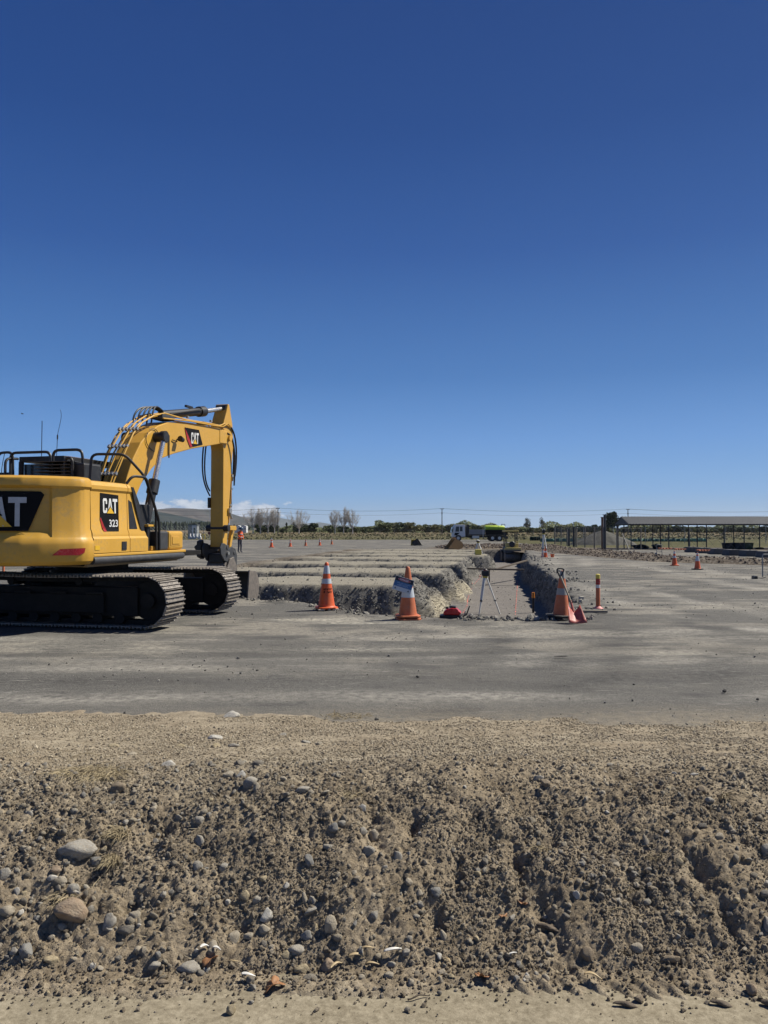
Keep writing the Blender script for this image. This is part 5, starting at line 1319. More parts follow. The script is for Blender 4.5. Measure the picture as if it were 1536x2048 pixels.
# fallen leaves, pale shards and husks
M_leaf = paint('brown_leaf', (0.34, 0.16, 0.065), .6, 0, (.45, .27, .14), .5, 40, .25)
M_husk = paint('yellow_husk', (0.56, 0.43, 0.24), .6, 0, (.4, .28, .15), .4, 30, .2)
M_shard = paint('white_plastic', (0.80, 0.78, 0.72), .5, 0, (.5, .45, .35), .2, 30, .1)
def leaf_obj(x, y, size, rz, seed):
    rs = random.Random(seed); pts = []
    for i in range(36):
        a = 2 * math.pi * i / 36; r = .30 + .28 * abs(math.cos(2.5 * a + .3)) ** 1.2 + .05 * rs.random()
        pts.append((r * math.cos(a) * 1.15, r * math.sin(a) * .8))
    V = [(0, 0, .10)] + [(p[0], p[1], .16 * math.sin(p[0] * 5 + seed) + .14 * abs(p[1]) * 3) for p in pts] + [(p[0] * .5, p[1] * .5, .07 * math.sin(p[0] * 5 + seed) + .10) for p in pts]
    F = [(0, 37 + i, 37 + (i + 1) % 36) for i in range(36)] + [(37 + i, 1 + i, 1 + (i + 1) % 36, 37 + (i + 1) % 36) for i in range(36)]
    mb = MB(); mb.add([(a * size, b * size, c * size) for a, b, c in V], F)
    o = mb.build('fallen_leaf', M_leaf, smooth=True); sm_ = o.modifiers.new('thickness', 'SOLIDIFY'); sm_.thickness = .0006
    o.location = (x, y, hb_(x, y) + .006); o.rotation_euler = (rs.uniform(-.3, .5), rs.uniform(-.3, .3), rz); return o
for (x, y, sz, rz, lab) in ((-.382, 2.702, .062, .3, 'lobed brown oak leaf curled on the sand left of centre, biggest of the leaves'), (.344, 2.756, .048, 2.0, 'small curled brown leaf on the path edge right of centre'), (-.626, 2.826, .06, 1.2, 'crumpled rust leaf lying between two white shards at the bank toe'),
                           (0.460, 3.002, .032, .8, 'dark rust leaf stuck midway up the bank slope'), (0.540, 3.054, .04, 2.6, 'reddish leaf higher on the slope right of centre')):
    tag(leaf_obj(x, y, sz, rz, int(x * 100) + 77), lab, 'leaf', 'fallen leaves')
def strip_obj(name, mat, x, y, L, W, rz, lift=.008, curl=.25, seed=0):
    V = []; F = []; n = 10; rs = random.Random(seed)
    for i in range(n + 1):
        t = i / n; w = W * (.25 + .75 * math.sin(math.pi * min(1, t * 1.05) ** .6)); z = curl * L * math.sin(math.pi * t)
        bend = .15 * L * math.sin(t * 3 + seed)
        for s_ in (-1, 0, 1): V.append(((t - .5) * L, s_ * w / 2 + bend, z + (abs(s_) * W * .3)))
    for i in range(n):
        for k in range(2): F.append((i * 3 + k, i * 3 + k + 1, (i + 1) * 3 + k + 1, (i + 1) * 3 + k))
    mb = MB(); mb.add(V, F); o = mb.build(name, mat, smooth=True)
    sm_ = o.modifiers.new('thickness', 'SOLIDIFY'); sm_.thickness = .0012
    o.location = (x, y, hb_(x, y) + lift); o.rotation_euler = (rs.uniform(-.15, .15), rs.uniform(-.2, .2), rz); return o
for i, (x, y, L, W, rz, lab) in enumerate(((-.657, 2.85, .034, .015, .5, 'short white shard left of the crumpled rust leaf'), (-.612, 2.848, .034, .014, -.1, 'short white shard right of the crumpled rust leaf'), (-.479, 2.75, .05, .014, .35, 'white curved shard propped against a dark stone on the path edge'),
                                  (.032, 2.854, .068, .018, .35, 'longest white spoon-shaped shard at the toe near the middle'), (.471, 2.856, .032, .010, -.1, 'thin white sliver right of centre at the toe'))):
    tag(strip_obj('white_shard', M_shard, x, y, L, W, rz, .012, .12, i), lab, 'litter', 'white plastic shards')
for i, (x, y, L, W, rz, lab) in enumerate(((-.061, 2.852, .045, .012, .1, 'pale yellow husk just left of the spoon-shaped shard'), (-.042, 2.818, .05, .012, -.35, 'yellow husk curling below the spoon-shaped shard'), (-.103, 2.838, .055, .018, -.3, 'broad tan husk pointing up to the left of the spoon-shaped shard'), (-.169, 2.804, .06, .012, .5, 'long tan husk beside the brown stone at the toe'),
                                  (.23, 2.832, .045, .010, -1.0, 'narrow yellow husk alone on the toe right of the middle'), (.731, 2.732, .06, .018, -.2, 'twisted cream husk on the path edge at the right'), (-.547, 2.828, .04, .010, .0, 'small ochre husk right of the rust leaf'))):
    tag(strip_obj('seed_husk', M_husk, x, y, L, W, rz, .010, .16, i + 9), lab, 'husk', 'dry husks at the toe of the bank')
# twigs and roots
M_wood = paint('old_wood', (0.13, 0.10, 0.07), .85, 0, (.25, .2, .14), .5, 40, .3, .5)
M_drygrass = paint('dry_grass_stem', (0.42, 0.34, 0.20), .8, 0, (.3, .22, .12), .4, 40, .3)
def twig(x, y, L, rz, r, mat, lab, name='twig', tilt=0.0, seed=0):
    rs = random.Random(seed); P = []
    for i in range(9):
        t = i / 8 - .5; P.append((t * L, L * .08 * math.sin(t * 5 + seed), L * .05 * math.cos(t * 7 + seed)))
    mb = MB(); mb.tube(P, [r * (1 - .5 * abs(i / 8 - .4)) for i in range(9)], 6); o = mb.build(name, mat, smooth=True)
    o.location = (x, y, hb_(x, y) + r + .006); o.rotation_euler = (0, -tilt, rz); tag(o, lab, 'stick', 'twigs and stems on the bank'); return o
twig(0.138, 2.956, .10, .6, .0028, M_wood, 'dark straight twig leaning diagonally on the lower slope near the middle', tilt=.5)
twig(0.116, 2.658, .075, .15, .003, M_wood, 'wiry dark twig lying on the sand right of the middle')
twig(0.839, 3.426, .12, .05, .002, M_drygrass, 'straw stem lying level high on the slope at right')
twig(0.893, 2.980, .06, .05, .002, M_drygrass, 'short straw piece midway up the slope at right')
twig(1.315, 3.012, .10, .25, .003, M_drygrass, 'curved root poking from the slope near the right edge', tilt=.3, seed=3)
twig(-1.128, 3.098, .20, 1.25, .0018, M_drygrass, 'long thin stem hanging straight down below the grass tuft', tilt=.7, seed=2)
twig(-1.196, 2.998, .10, .6, .003, M_wood, 'brown twig lying across the rusty stone at the left', tilt=.5, seed=5)
twig(-1.597, 4.230, .25, .12, .002, M_drygrass, 'straw stem on the flat top beside the flattened grass', seed=1)
for (x, y, L, W, H, rz, lab) in ((0.622, 2.966, .09, .028, .018, -.35, 'curved slab of grey bark on the lower slope right of centre'), (.81, 2.615, .08, .020, .014, -.1, 'charred wood chip on the path right of centre'), (1.132, 2.62, .075, .022, .014, -.25, 'split dark wood chip on the path near the right edge'), (1.289, 2.616, .05, .028, .02, -.4, 'black wood chip cut off by the right edge of the path')):
    bm = bmesh.new(); bmesh.ops.create_icosphere(bm, subdivisions=3, radius=.5)
    for v in bm.verts: v.co = Vector((v.co.x * L, v.co.y * W * (1 + .3 * math.sin(v.co.x * 9)), v.co.z * H + .010 * (.25 - v.co.x ** 2) * 4 * .5))
    me = bpy.data.meshes.new('wood_chip'); bm.to_mesh(me); bm.free(); me.materials.append(M_wood)
    o = bpy.data.objects.new('wood_chip', me); COL.objects.link(o); o.location = (x, y, hb_(x, y) + H * .4); o.rotation_euler = (-.3 if y > 2.9 else 0, .15, rz)
    tag(o, lab, 'wood chip', 'wood chips by the bank')
# dry grass tufts
def tuft(x, y, rad, L, n, lab, lean=(0, 0), dens=1.0, seed=0, flat=.5, r=.0011):
    rs = random.Random(seed); mb = MB()
    for i in range(n):
        a = rs.uniform(0, 6.28); q_ = rad * math.sqrt(rs.random()); bx_, by_ = math.cos(a) * q_, math.sin(a) * q_ * .6
        l = L * rs.uniform(.5, 1.1); a2 = rs.uniform(0, 6.28); f = flat * rs.uniform(.5, 1.5)
        dx, dy = math.cos(a2) * f * l + lean[0] * l, math.sin(a2) * f * l + lean[1] * l
        hz = float(max(bank_h(np.array([x + bx_]), np.array([y + by_]))[0], 0)) - z0_(x, y)
        p0 = Vector((bx_, by_, hz - .004)); p1 = p0 + Vector((dx * .3, dy * .3, l * .45)); p2 = p0 + Vector((dx, dy, l * rs.uniform(.05, .7) * (1.2 - flat)))
        P = [p0 * (1 - t) ** 2 + p1 * 2 * t * (1 - t) + p2 * t * t for t in (0, .33, .66, 1)]
        mb.tube(P, [r, r, r * .8, r * .3], 3)
    o = mb.build('grass_tuft', M_drygrass); o.location = (x, y, z0_(x, y)); tag(o, lab, 'dry grass', 'tufts of dry grass on the bank'); return o
z0_ = lambda x, y: float(max(bank_h(np.array([x]), np.array([y]))[0], 0))
tuft(-1.416, 3.728, .17, .11, 420, 'flattened mat of dry grass on the bank top at the left', (.3, -.6), seed=1, flat=.9)
tuft(-1.116, 3.288, .045, .075, 150, 'shaggy dry tuft right of the largest grey boulder', (0, -.4), seed=2, flat=.6)
tuft(-1.115, 3.192, .035, .07, 120, 'fringe of dry grass hanging below the shaggy tuft', (.1, -.8), seed=3, flat=.5)
tuft(-0.336, 6.600, .20, .07, 160, 'wispy dry tuft on the far rim of the bank near the middle', (0, 0), seed=4, flat=.8, r=.0018)
tuft(-1.241, 3.018, .05, .06, 70, 'thin brown grass fringe above the rusty stone', (-.3, -.5), seed=5, flat=.8)
tuft(-0.136, 3.504, .05, .05, 60, 'tangle of pale roots under the crest near the middle', (-.2, -.7), seed=6, flat=.7)
tuft(1.532, 3.514, .02, .13, 18, 'spread of long pale roots hanging on the slope at the right edge', (.1, -.8), seed=7, flat=.6, r=.0016)
tuft(0.656, 3.252, .04, .06, 60, 'dark weedy root clump beside the deep crack right of centre', (0, -.5), seed=8)
tuft(1.123, 3.204, .05, .05, 60, 'matted root clump over the dark hollow at the right', (0, -.4), seed=9)
tuft(-0.420, 6.620, .01, .12, 6, 'single upright dry stalks beside the wispy tuft', (0, 0), seed=10, flat=.15, r=.0022)
# small dark stones strewn on the asphalt
M_bit = paint('asphalt_crumb', (0.05, 0.048, 0.045), .9)
me = rock_mesh('asphalt_crumb', 900, .35, 2, True); me.materials.append(M_bit)
for (x, y, w, lab) in ((3.33, 7.56, .045, 'larger black asphalt crumb at the right of the near yard'), (3.48, 7.20, .035, 'black asphalt crumb nearest the bank at the right'), (-1.58, 8.5, .03, 'dark crumb on bare asphalt left of centre'), (.36, 8.3, .035, 'dark crumb on the asphalt near the middle'), (2.55, 7.9, .025, 'small dark crumb on the asphalt right of centre'),
                     (2.2, 9.6, .05, 'thin dark strip of asphalt crust lying flat right of centre')):
    o = bpy.data.objects.new('asphalt_crumb', me); COL.objects.link(o); o.location = (x, y, w * .22 + .01); o.scale = (w * (4 if 'strip' in lab else 1.2), w, w * (.3 if 'strip' in lab else .8)); o.rotation_euler = (0, 0, .2 if 'strip' in lab else random.uniform(0, 6))
    tag(o, lab, 'asphalt crumb', 'asphalt crumbs strewn on the yard')

# ================================================================== SITE EQUIPMENT
M_orange = paint('cone_orange', (0.82, 0.135, 0.03), .5, 0, (.38, .2, .12), .45, 9, .10, .08)
M_orange_old = paint('faded_cone_orange', (0.62, 0.17, 0.065), .6, 0, (.30, .2, .15), .45, 9, .12, .1)
M_sleeve = paint('reflective_sleeve', (0.62, 0.66, 0.70), .35, 0, (.4, .38, .33), .3, 14, .08)
M_sleeve_old = paint('dirty_sleeve', (0.40, 0.39, 0.36), .5, 0, (.2, .17, .13), .5, 14, .1)
M_rubber = paint('black_rubber', (0.03, 0.028, 0.027), .75, 0, (.2, .16, .12), .5, 10)
M_cream = paint('cream_plastic', (0.62, 0.56, 0.44), .6, 0, (.35, .3, .2), .4)
def gz(x, y): return float(yard_h(np.array([[x]]), np.array([[y]]))[0, 0])
def cone_r(z, H): return np.interp(z / H, [0.06, .10, 1.0], [.165, .155, .034]) * (H / .9)
def make_cone(x, y, H, label, bands=((.60, .71), (.80, .945)), mat=None, sleeve=None, basem=None, feet='cream', dbl=False, tilt=(0, 0), rz=0, group='orange traffic cones', z=None, cap=None, printed=False, basew=.40):
    mat = mat or M_orange; sleeve = sleeve or M_sleeve; basem = basem or mat
    t = thing('traffic_cone', label, 'traffic cone', (x, y, gz(x, y) if z is None else z), rz, group)
    t.rotation_euler = (tilt[0], tilt[1], rz)
    k = H / .9
    mb = MB(); prof = [(cone_r(.06 * H, H) * 1.08, .055 * H)] + [(cone_r(a * H, H), a * H) for a in (.075, .10, .3, .5, .7, .85, .97)] + [(cone_r(H, H) * .9, .99 * H), (cone_r(H, H) * .6, H)]
    mb.lathe(prof, 28); mb.build('cone_body', mat, t, smooth=True)
    for j in range(2 if dbl else 1):
        mb = MB(); w = basew / 2 * k * (1 - .0 * j); c_ = .07 * k
        poly = [(-w, -w + c_), (-w + c_, -w), (w - c_, -w), (w, -w + c_), (w, w - c_), (w - c_, w), (-w + c_, w), (-w, w - c_)]
        rot = Matrix.Rotation(.12 * j, 2); poly = [tuple(rot @ Vector(p)) for p in poly]
        z0 = .028 * H - (.028 * H if dbl and j else 0); z0 += .026 * H if (dbl and not j) else 0
        mb.prism(poly, z0 - .006 * k, z0 + .030 * k, 'z'); mb.build('base', basem, t, bevel=.012 * k)
    if feet:
        for (a, b) in ((-1, -1), (1, -1), (1, 1), (-1, 1)):
            mb = MB(); mb.box((a * w * .68, b * w * .68, .012 * k), (w * .62, w * .62, .024 * k)); mb.build('foot', M_cream if feet == 'cream' else basem, t, bevel=.006 * k)
    for a, b in bands:
        mb = MB(); mb.lathe([(cone_r(a * H, H) + .0022, a * H), (cone_r((a + b) / 2 * H, H) + .0022, (a + b) / 2 * H), (cone_r(b * H, H) + .0022, b * H)], 28)
        mb.build('reflective_band', sleeve, t, smooth=True)
    if cap:
        mb = MB(); mb.lathe([(cone_r(.93 * H, H) + .002, .93 * H), (cone_r(H, H), H + .002), (.005, H + .003)], 20); mb.build('cap', cap, t, smooth=True)
    if printed:
        for z0, hh in ((.415, .045), (.355, .045)):
            mb = MB(); rs = random.Random(int(z0 * 1000)); a = -2.35
            while a < -.8:
                w_ = rs.uniform(.10, .2); 
                if rs.random() < .82:
                    for (q0, q1, s0, s1) in ((0, .3, 0, 1), (.3, 1, .75 * rs.random(), .3 + .7 * rs.random())):
                        A0, A1 = a + w_ * q0, a + w_ * q1 * .85; Z0, Z1 = (z0 + hh * min(s0, s1)) * H, (z0 + hh * max(s0, s1, .2)) * H
                        mb.quad(*[( (cone_r(Z, H) + .002) * math.cos(A), (cone_r(Z, H) + .002) * math.sin(A), Z) for A, Z in ((A0, Z0), (A1, Z0), (A1, Z1), (A0, Z1))])
                a += w_
            mb.build('stencil_print', M_decal, t)
    return t
make_cone(-1.135, 15.25, .93, 'bright orange cone with two silver bands in front of the gravel face', bands=((.55, .655), (.76, .93)), printed=True, rz=.3)
coneB = make_cone(.425, 13.72, .935, 'faded orange cone carrying the tilted danger sign', bands=((.42, .60),), mat=M_orange_old, feet=None, dbl=True, rz=.15)
make_cone(3.13, 13.62, .85, 'old faded cone on a black base with a shovel leaning on it', bands=((.50, .635), (.84, .99)), mat=M_orange_old, sleeve=M_sleeve_old, basem=M_rubber, feet=None, dbl=True, rz=.4, tilt=(0, R(1.5)), basew=.50)
far = [(-9.75, 66.8, .84, 'leftmost far cone, doubled base and dark tip', True), (-8.45, 69.5, .72, 'second far cone from the left on the back yard', False), (-7.35, 72.3, .70, 'third far cone, dull and dark, in the back row', False), (-6.20, 74.5, .70, 'fourth far cone from the left in the back row', False), (-5.38, 79.5, .66, 'right-most and smallest dull cone of the back row', False)]
for i, (x, y, H, lab, dbl) in enumerate(far):
    make_cone(x, y, H, lab, bands=((.52, .66), (.80, .95)), mat=M_orange_old if i in (2, 4) else M_orange, sleeve=M_sleeve_old if i in (2, 4) else M_sleeve, feet=None, dbl=dbl, z=0, group='far row of cones on the back yard', cap=M_black if i == 0 else None, basew=.48)
make_cone(-20.1, 85, .55, 'tiny far cone behind the excavator arm at the left', bands=((.45, .8),), feet=None, z=0, group='far row of cones on the back yard')
make_cone(12.66, 33.6, .66, 'left cone of the pair in front of the gravel windrow', bands=((.52, .66), (.80, .95)), feet=None, basew=.46, z=0, group='pair of cones by the windrow')
make_cone(12.36, 30.4, .68, 'right cone of the pair by the windrow, with a dark base', bands=((.50, .80), (.88, .96)), feet=None, basem=M_rubber, basew=.52, z=0, group='pair of cones by the windrow')

# danger sign hung on the middle cone, swung to one side
M_signw = paint('sign_white', (0.62, 0.64, 0.66), .5); M_signk = paint('sign_black', (0.02, 0.018, 0.025), .5); M_signb = paint('sign_blue', (0.055, 0.16, 0.36), .5)
M_signr = paint('sign_red', (0.50, 0.03, 0.04), .5); M_signt = paint('sign_pale_print', (0.35, 0.47, 0.62), .5)
sg_ = thing('danger_sign', 'danger board in black, blue and white hanging crooked on the faded cone', 'sign', (.335, 13.50, .625))
SWd, SHt = .335, .25
sg_.rotation_euler = (R(-10), R(17), R(-4))
def sp(mb, poly, lift): mb.add([(a, -lift, b) for a, b in poly], [tuple(range(len(poly)))])
mb = MB(); mb.box((0, 0, 0), (SWd, .006, SHt)); mb.build('board', M_signw, sg_, bevel=.002)
mb = MB(); sp(mb, [(-SWd / 2 + .006, SHt / 2 - .085), (SWd / 2 - .006, SHt / 2 - .085), (SWd / 2 - .006, SHt / 2 - .006), (-SWd / 2 + .006, SHt / 2 - .006)], .0045); mb.build('black_panel', M_signk, sg_)
mb = MB(); sp(mb, [(-SWd / 2 + .006, -.052), (SWd / 2 - .006, -.052), (SWd / 2 - .006, SHt / 2 - .087), (-SWd / 2 + .006, SHt / 2 - .087)], .0045); mb.build('blue_panel', M_signb, sg_)
mb = MB(); sp(mb, [(.115 * math.cos(a), SHt / 2 - .045 + .029 * math.sin(a)) for a in [2 * math.pi * i / 28 for i in range(28)]], .006); mb.build('oval_border', M_signw, sg_)
mb = MB(); sp(mb, [(.111 * math.cos(a), SHt / 2 - .045 + .025 * math.sin(a)) for a in [2 * math.pi * i / 28 for i in range(28)]], .007); mb.build('red_oval', M_signr, sg_)
co, fs_ = text_mesh('DANGER', .030, .155, .02)
mb = MB(); mb.add([(-.0775 + a, -.0082, SHt / 2 - .060 + b) for a, b in co], fs_); mb.build('danger_lettering', M_white, sg_)
rs = random.Random(5)
mb = MB()
for row, (z_, x0, x1) in enumerate(((.006, -.115, .115), (-.016, -.075, .085), (-.036, -.10, .10))):
    x_ = x0
    while x_ < x1:
        w_ = rs.uniform(.006, .012); sp(mb, [(x_, z_), (x_ + w_ * .75, z_), (x_ + w_ * .75, z_ + .013), (x_, z_ + .013)], .0055); x_ += w_ + (.008 if rs.random() < .15 else 0)
mb.build('small_print', M_signt, sg_, kind='stuff')
mb = MB(); sp(mb, [(-.135, -.10), (-.10, -.10), (-.118, -.07)], .005); mb.build('warning_mark', M_signk, sg_)
mb = MB(); sp(mb, [(.10, -.10), (.135, -.10), (.118, -.07)], .005); mb.build('warning_mark', M_signk, sg_)

# shovel
M_shov = paint('red_shovel_blade', (0.50, 0.10, 0.075), .5, 0, (.45, .3, .24), .45, 14, .15, .3)
M_hand = paint('weathered_ash_handle', (0.33, 0.28, 0.20), .7, 0, (.15, .12, .09), .5, 30, .25)
sh = thing('shovel', 'red bladed shovel leaning upside on the old cone, black D grip on top', 'shovel', (3.17, 13.05, 0))
gtop, gbot, sock, heel = Vector((-.11, .50, .90)), Vector((-.08, .46, .78)), Vector((.035, .16, .34)), Vector((.075, .05, .06))
mb = MB(); mb.tube([gbot, gbot.lerp(sock, .5), sock], .0155, 10); mb.build('handle', M_hand, sh, smooth=True)
mb = MB(); mb.tube(rounded([gbot + Vector((-.004, 0, -.03)), gbot + Vector((-.06, 0, .09)), gbot + Vector((-.055, 0, .125)), gbot + Vector((.06, 0, .125)), gbot + Vector((.058, 0, .09)), gbot + Vector((.004, 0, -.03))], .02, 3), .0125, 8); mb.build('grip', M_hose, sh, smooth=True)
mb = MB(); mb.tube([sock + Vector((-.006, .02, .03)), sock.lerp(heel, .5), heel], [.018, .020, .024], 10); mb.build('socket', M_shov, sh, smooth=True)
V = []; F = []
for j in range(6):
    t = j / 5
    for i in range(9):
        s_ = i / 4 - 1
        c0 = Vector((.065, .10, .19)).lerp(Vector((.075, -.10, .012)), t)
        wdt = .105 + .03 * t
        V.append(c0 + Vector((s_ * wdt + .02 * t * s_, -.05 * abs(s_) * t, .12 * (abs(s_) ** 1.4) * (1 - .80 * t))))
for j in range(5):
    for i in range(8): F.append((j * 9 + i, j * 9 + i + 1, (j + 1) * 9 + i + 1, (j + 1) * 9 + i))
mb = MB(); mb.add(V, F); bl = mb.build('blade', M_shov, sh, smooth=True); md = bl.modifiers.new('t', 'SOLIDIFY'); md.thickness = .004

# bollard, timber strip, white block, post in the trench
def bollard(x, y, H, label, z=None):
    t = thing('bollard', label, 'bollard', (x, y, gz(x, y) if z is None else z), 0, 'flexible bollards')
    mb = MB(); mb.lathe([(.105, 0), (.10, .012), (.06, .035), (.047, .05)], 24); mb.build('base', paint('pink_base', (0.80, .28, .25), .6), t, smooth=True)
    mb = MB(); mb.lathe([(.042, .04), (.042, H * .86), (.040, H * .87)], 20); mb.build('post', M_orange_old, t, smooth=True)
    mb = MB(); mb.lathe([(.0435, H * .60), (.0435, H * .69)], 20); mb.build('white_band', M_white, t, smooth=True)
    mb = MB(); mb.lathe([(.0435, H * .70), (.0435, H * .87)], 20); mb.build('red_band', M_reflect, t, smooth=True)
    mb = MB(); mb.lathe([(.0440, H * .87), (.0440, H * .985), (.03, H)], 20); mb.build('yellow_cap', paint('yellow_cap', (.78, .62, .10), .5), t, smooth=True)
    return t
bollard(4.27, 15.40, .69, 'orange bollard with yellow cap beside the timber strip, right of the trench')
bollard(-13.62, 27.6, .62, 'red and white post glimpsed under the excavator counterweight', 0)
mb = MB(); mb.box((0, 0, .022), (.60, .09, .045)); o = mb.build('timber_strip', M_hand, bevel=.003); o.location = (3.93, 14.65, gz(3.93, 14.65) + .005); o.rotation_euler = (0, 0, R(-6)); tag(o, 'short weathered timber strip lying in front of the orange bollard', 'timber')
mb = MB(); mb.box((0, 0, .035), (.10, .08, .07)); o = mb.build('concrete_block', M_cream, bevel=.004); o.location = (4.42, 17.3, gz(4.42, 17.3)); o.rotation_euler = (.05, .08, .3); tag(o, 'little pale block on rubble beside the trench wall', 'block')
sk = thing('survey_stake', 'black pipe with orange cap standing in the shaded trench corner', 'pipe', (4.62, 23.9, gz(4.62, 23.9)))
zt = 1.6 - 126.5 * 23.9 / 1540 - gz(4.62, 23.9)
mb = MB(); mb.cyl((0, 0, 0), (0, 0, zt - .15), .035, n=12); mb.build('pipe', M_black, sk, smooth=True)
mb = MB(); mb.cyl((0, 0, zt - .17), (0, 0, zt), .052, .048, n=16); mb.build('cap', paint('orange_cap', (.80, .26, .03), .5), sk, smooth=True)

# red compact plate unit at the lip
M_redm = paint('red_machine', (0.55, 0.015, 0.02), .32, 0, (.35, .2, .15), .25, 10)
rm_ = thing('plate_compactor', 'small red and black machine lying at the trench lip beside the clay slope', 'machine', (1.24, 13.93, gz(1.24, 13.93) + .0), R(-8))
mb = MB(); mb.prism([(-.17, .05), (.13, .05), (.16, .09), (.08, .16), (.00, .175), (-.10, .155), (-.16, .11)], -.11, .11, 'y'); mb.build('housing', M_redm, rm_, bevel=.02)
mb = MB(); mb.box((-.03, 0, .025), (.40, .25, .040)); mb.tube([(.18, -.12, .03), (.25, -.12, .06), (.30, -.11, .20)], .012); mb.tube([(.18, .12, .03), (.25, .12, .06), (.30, .11, .20)], .012); mb.build('base_frame', M_black, rm_, bevel=.005)
mb = MB(); mb.box((.0, 0, .19), (.12, .14, .035), (0, .1, 0)); mb.box((-.10, -.05, .175), (.05, .05, .04)); mb.build('top_cover', M_black, rm_, bevel=.01)
mb = MB(); mb.cyl((.06, -.134, .12), (.06, -.15, .12), .05, n=16); mb.build('starter', M_redm, rm_, bevel=.004)
mb = MB(); mb.tube([(.19, -.11, .02), (.235, -.13, .13)], .011, 8); mb.build('silver_bar', M_clamp, rm_)

# levelling tripods
M_alu = paint('tripod_aluminium', (0.74, 0.74, 0.70), .5, .1, (.3, .28, .25), .3)
M_teal = paint('instrument_teal', (0.05, 0.12, 0.17), .4)
def tripod(x, y, z, H, label, feet, head, lw=.011, group=None):
    t = thing('survey_tripod', label, 'tripod', (x, y, z), 0, group or 'surveying tripods')
    top = Vector((0, 0, H * .80))
    for (fx, fy, fz) in feet:
        f = Vector((fx, fy, fz)); side = Vector((-fy, fx, 0)).normalized() * .022
        a = top + Vector((fx, fy, 0)).normalized() * .05; m_ = a.lerp(f, .62)
        mb = MB(); mb.tube([a + side, m_ + side], lw, 6); mb.tube([a - side, m_ - side], lw, 6); mb.tube([a.lerp(f, .35), f], lw * 1.05, 6); lg = mb.build('leg', M_alu, t)
        mb = MB(); mb.box(m_, (.07, .06, .05)); mb.build('leg_clamp', M_black, lg)
        mb = MB(); mb.cyl(f + Vector((0, 0, .05)), f, .014, .004, 8); mb.build('spike', M_black, lg)
    mb = MB(); mb.cyl(top, top + Vector((0, 0, .05)), .075, n=16); mb.build('head_plate', paint('yellow_head', (.55, .42, .03), .5), t)
    z1 = H * .80 + .05
    if head == 'laser':
        mb = MB(); mb.box((0, 0, z1 + .09), (.20, .18, .17)); bd = mb.build('laser_body', M_black, t, bevel=.02)
        mb = MB(); mb.box((0, -.083, z1 + .085), (.09, .012, .10)); mb.build('screen', paint('screen_blue', (.16, .24, .34), .2), bd)
        for sx_ in (-1, 1):
            mb = MB(); mb.tube([(sx_ * .095, 0, z1 + .02), (sx_ * .105, 0, z1 + .085), (sx_ * .095, 0, z1 + .15)], .012, 6); mb.build('handle', M_grey, bd)
        mb = MB(); mb.cyl((0, 0, z1 + .16), (0, 0, z1 + .20), .055, n=16); mb.build('rotor', M_redm, bd)
        mb = MB(); mb.cyl((0, 0, z1 + .20), (0, 0, z1 + .225), .07, .05, n=16); mb.build('rotor_cap', M_black, bd)
    elif head == 'total':
        mb = MB(); mb.box((0, 0, z1 + .10), (.15, .13, .20)); bd = mb.build('instrument_body', M_black, t, bevel=.02)
        mb = MB(); mb.box((.055, 0, z1 + .20), (.05, .10, .12)); mb.box((-.055, 0, z1 + .20), (.04, .10, .12)); mb.build('yoke', M_alu, bd, bevel=.01)
        mb = MB(); mb.cyl((0, -.09, z1 + .2), (0, .09, z1 + .2), .035, n=12); mb.build('telescope', M_black, bd)
    else:
        mb = MB(); mb.lathe([(.03, z1), (.12, z1 + .03), (.13, z1 + .07), (.10, z1 + .12), (.03, z1 + .15)], 16); mb.build('receiver', M_black, t, smooth=True)
        mb = MB(); mb.lathe([(.10, z1 + .125), (.03, z1 + .155), (.001, z1 + .157)], 16); mb.build('receiver_top', M_white, t, smooth=True)
    return t
tx, ty = (970 - 768) / 1540 * 23.6, 23.6; tz = gz(tx, ty)
tripod(tx, ty, tz, 1.6 - 90 / 1540 * 23.6 - tz + .16, 'aluminium tripod with a dark rotating laser, standing on the trench floor', [(-.22, -.28, 0), (.44, -.05, 0), (-.12, .38, 0)], 'laser', .024)
tx2, ty2 = (1087 - 768) / 1540 * 43.0, 43.0
tripod(tx2, ty2, 0, 1.62, 'distant red and white legged tripod with instrument beside orange cones', [(-.14, -.25, 0), (.20, -.20, 0), (.05, .3, 0)], 'total', .016)
tx3, ty3 = (956 - 768) / 1540 * 48.0, 48.0
tripod(tx3, ty3, gz(tx3, ty3), .86, 'small far tripod with domed receiver on the gravel ridge', [(-.26, -.2, 0), (.27, -.2, 0), (0, .3, 0)], 'gnss', .018)
mb = MB(); mb.box((0, 0, .16), (.38, .26, .32)); o = mb.build('instrument_case', paint('yellow_case', (.72, .58, .10), .5, 0, (.1, .1, .05), .5, 5), bevel=.03); o.location = ((956 - 768) / 1540 * 46.5, 46.5, gz((956 - 768) / 1540 * 46.5, 46.5)); tag(o, 'yellow instrument case on the ridge in front of the small far tripod', 'case')
for i, (px_, y_, lab) in enumerate(((1086.0, 43.6, 'left orange cone standing between the legs of the distant tripod'), (1091.0, 43.4, 'right orange cone standing beside the distant tripod leg'))):
    make_cone((px_ - 768) / 1540 * y_, y_, .62, lab, bands=((.45, .58),), feet=None, z=0, group='cones at the distant tripod')
ob = thing('orange_bucket', 'small orange tub on the asphalt right of the distant tripod', 'bucket', ((1104.5 - 768) / 1540 * 43.5, 43.5, 0))
mb = MB(); mb.lathe([(.09, 0), (.115, .19), (.105, .19), (.085, .02)], 16); mb.build('tub', M_orange_old, ob, smooth=True)
mb = MB(); mb.tube(bez((-.11, 0, .18), (-.12, 0, .3), (.12, 0, .3), (.11, 0, .18), 8), .006, 5); mb.build('handle', M_black, ob)

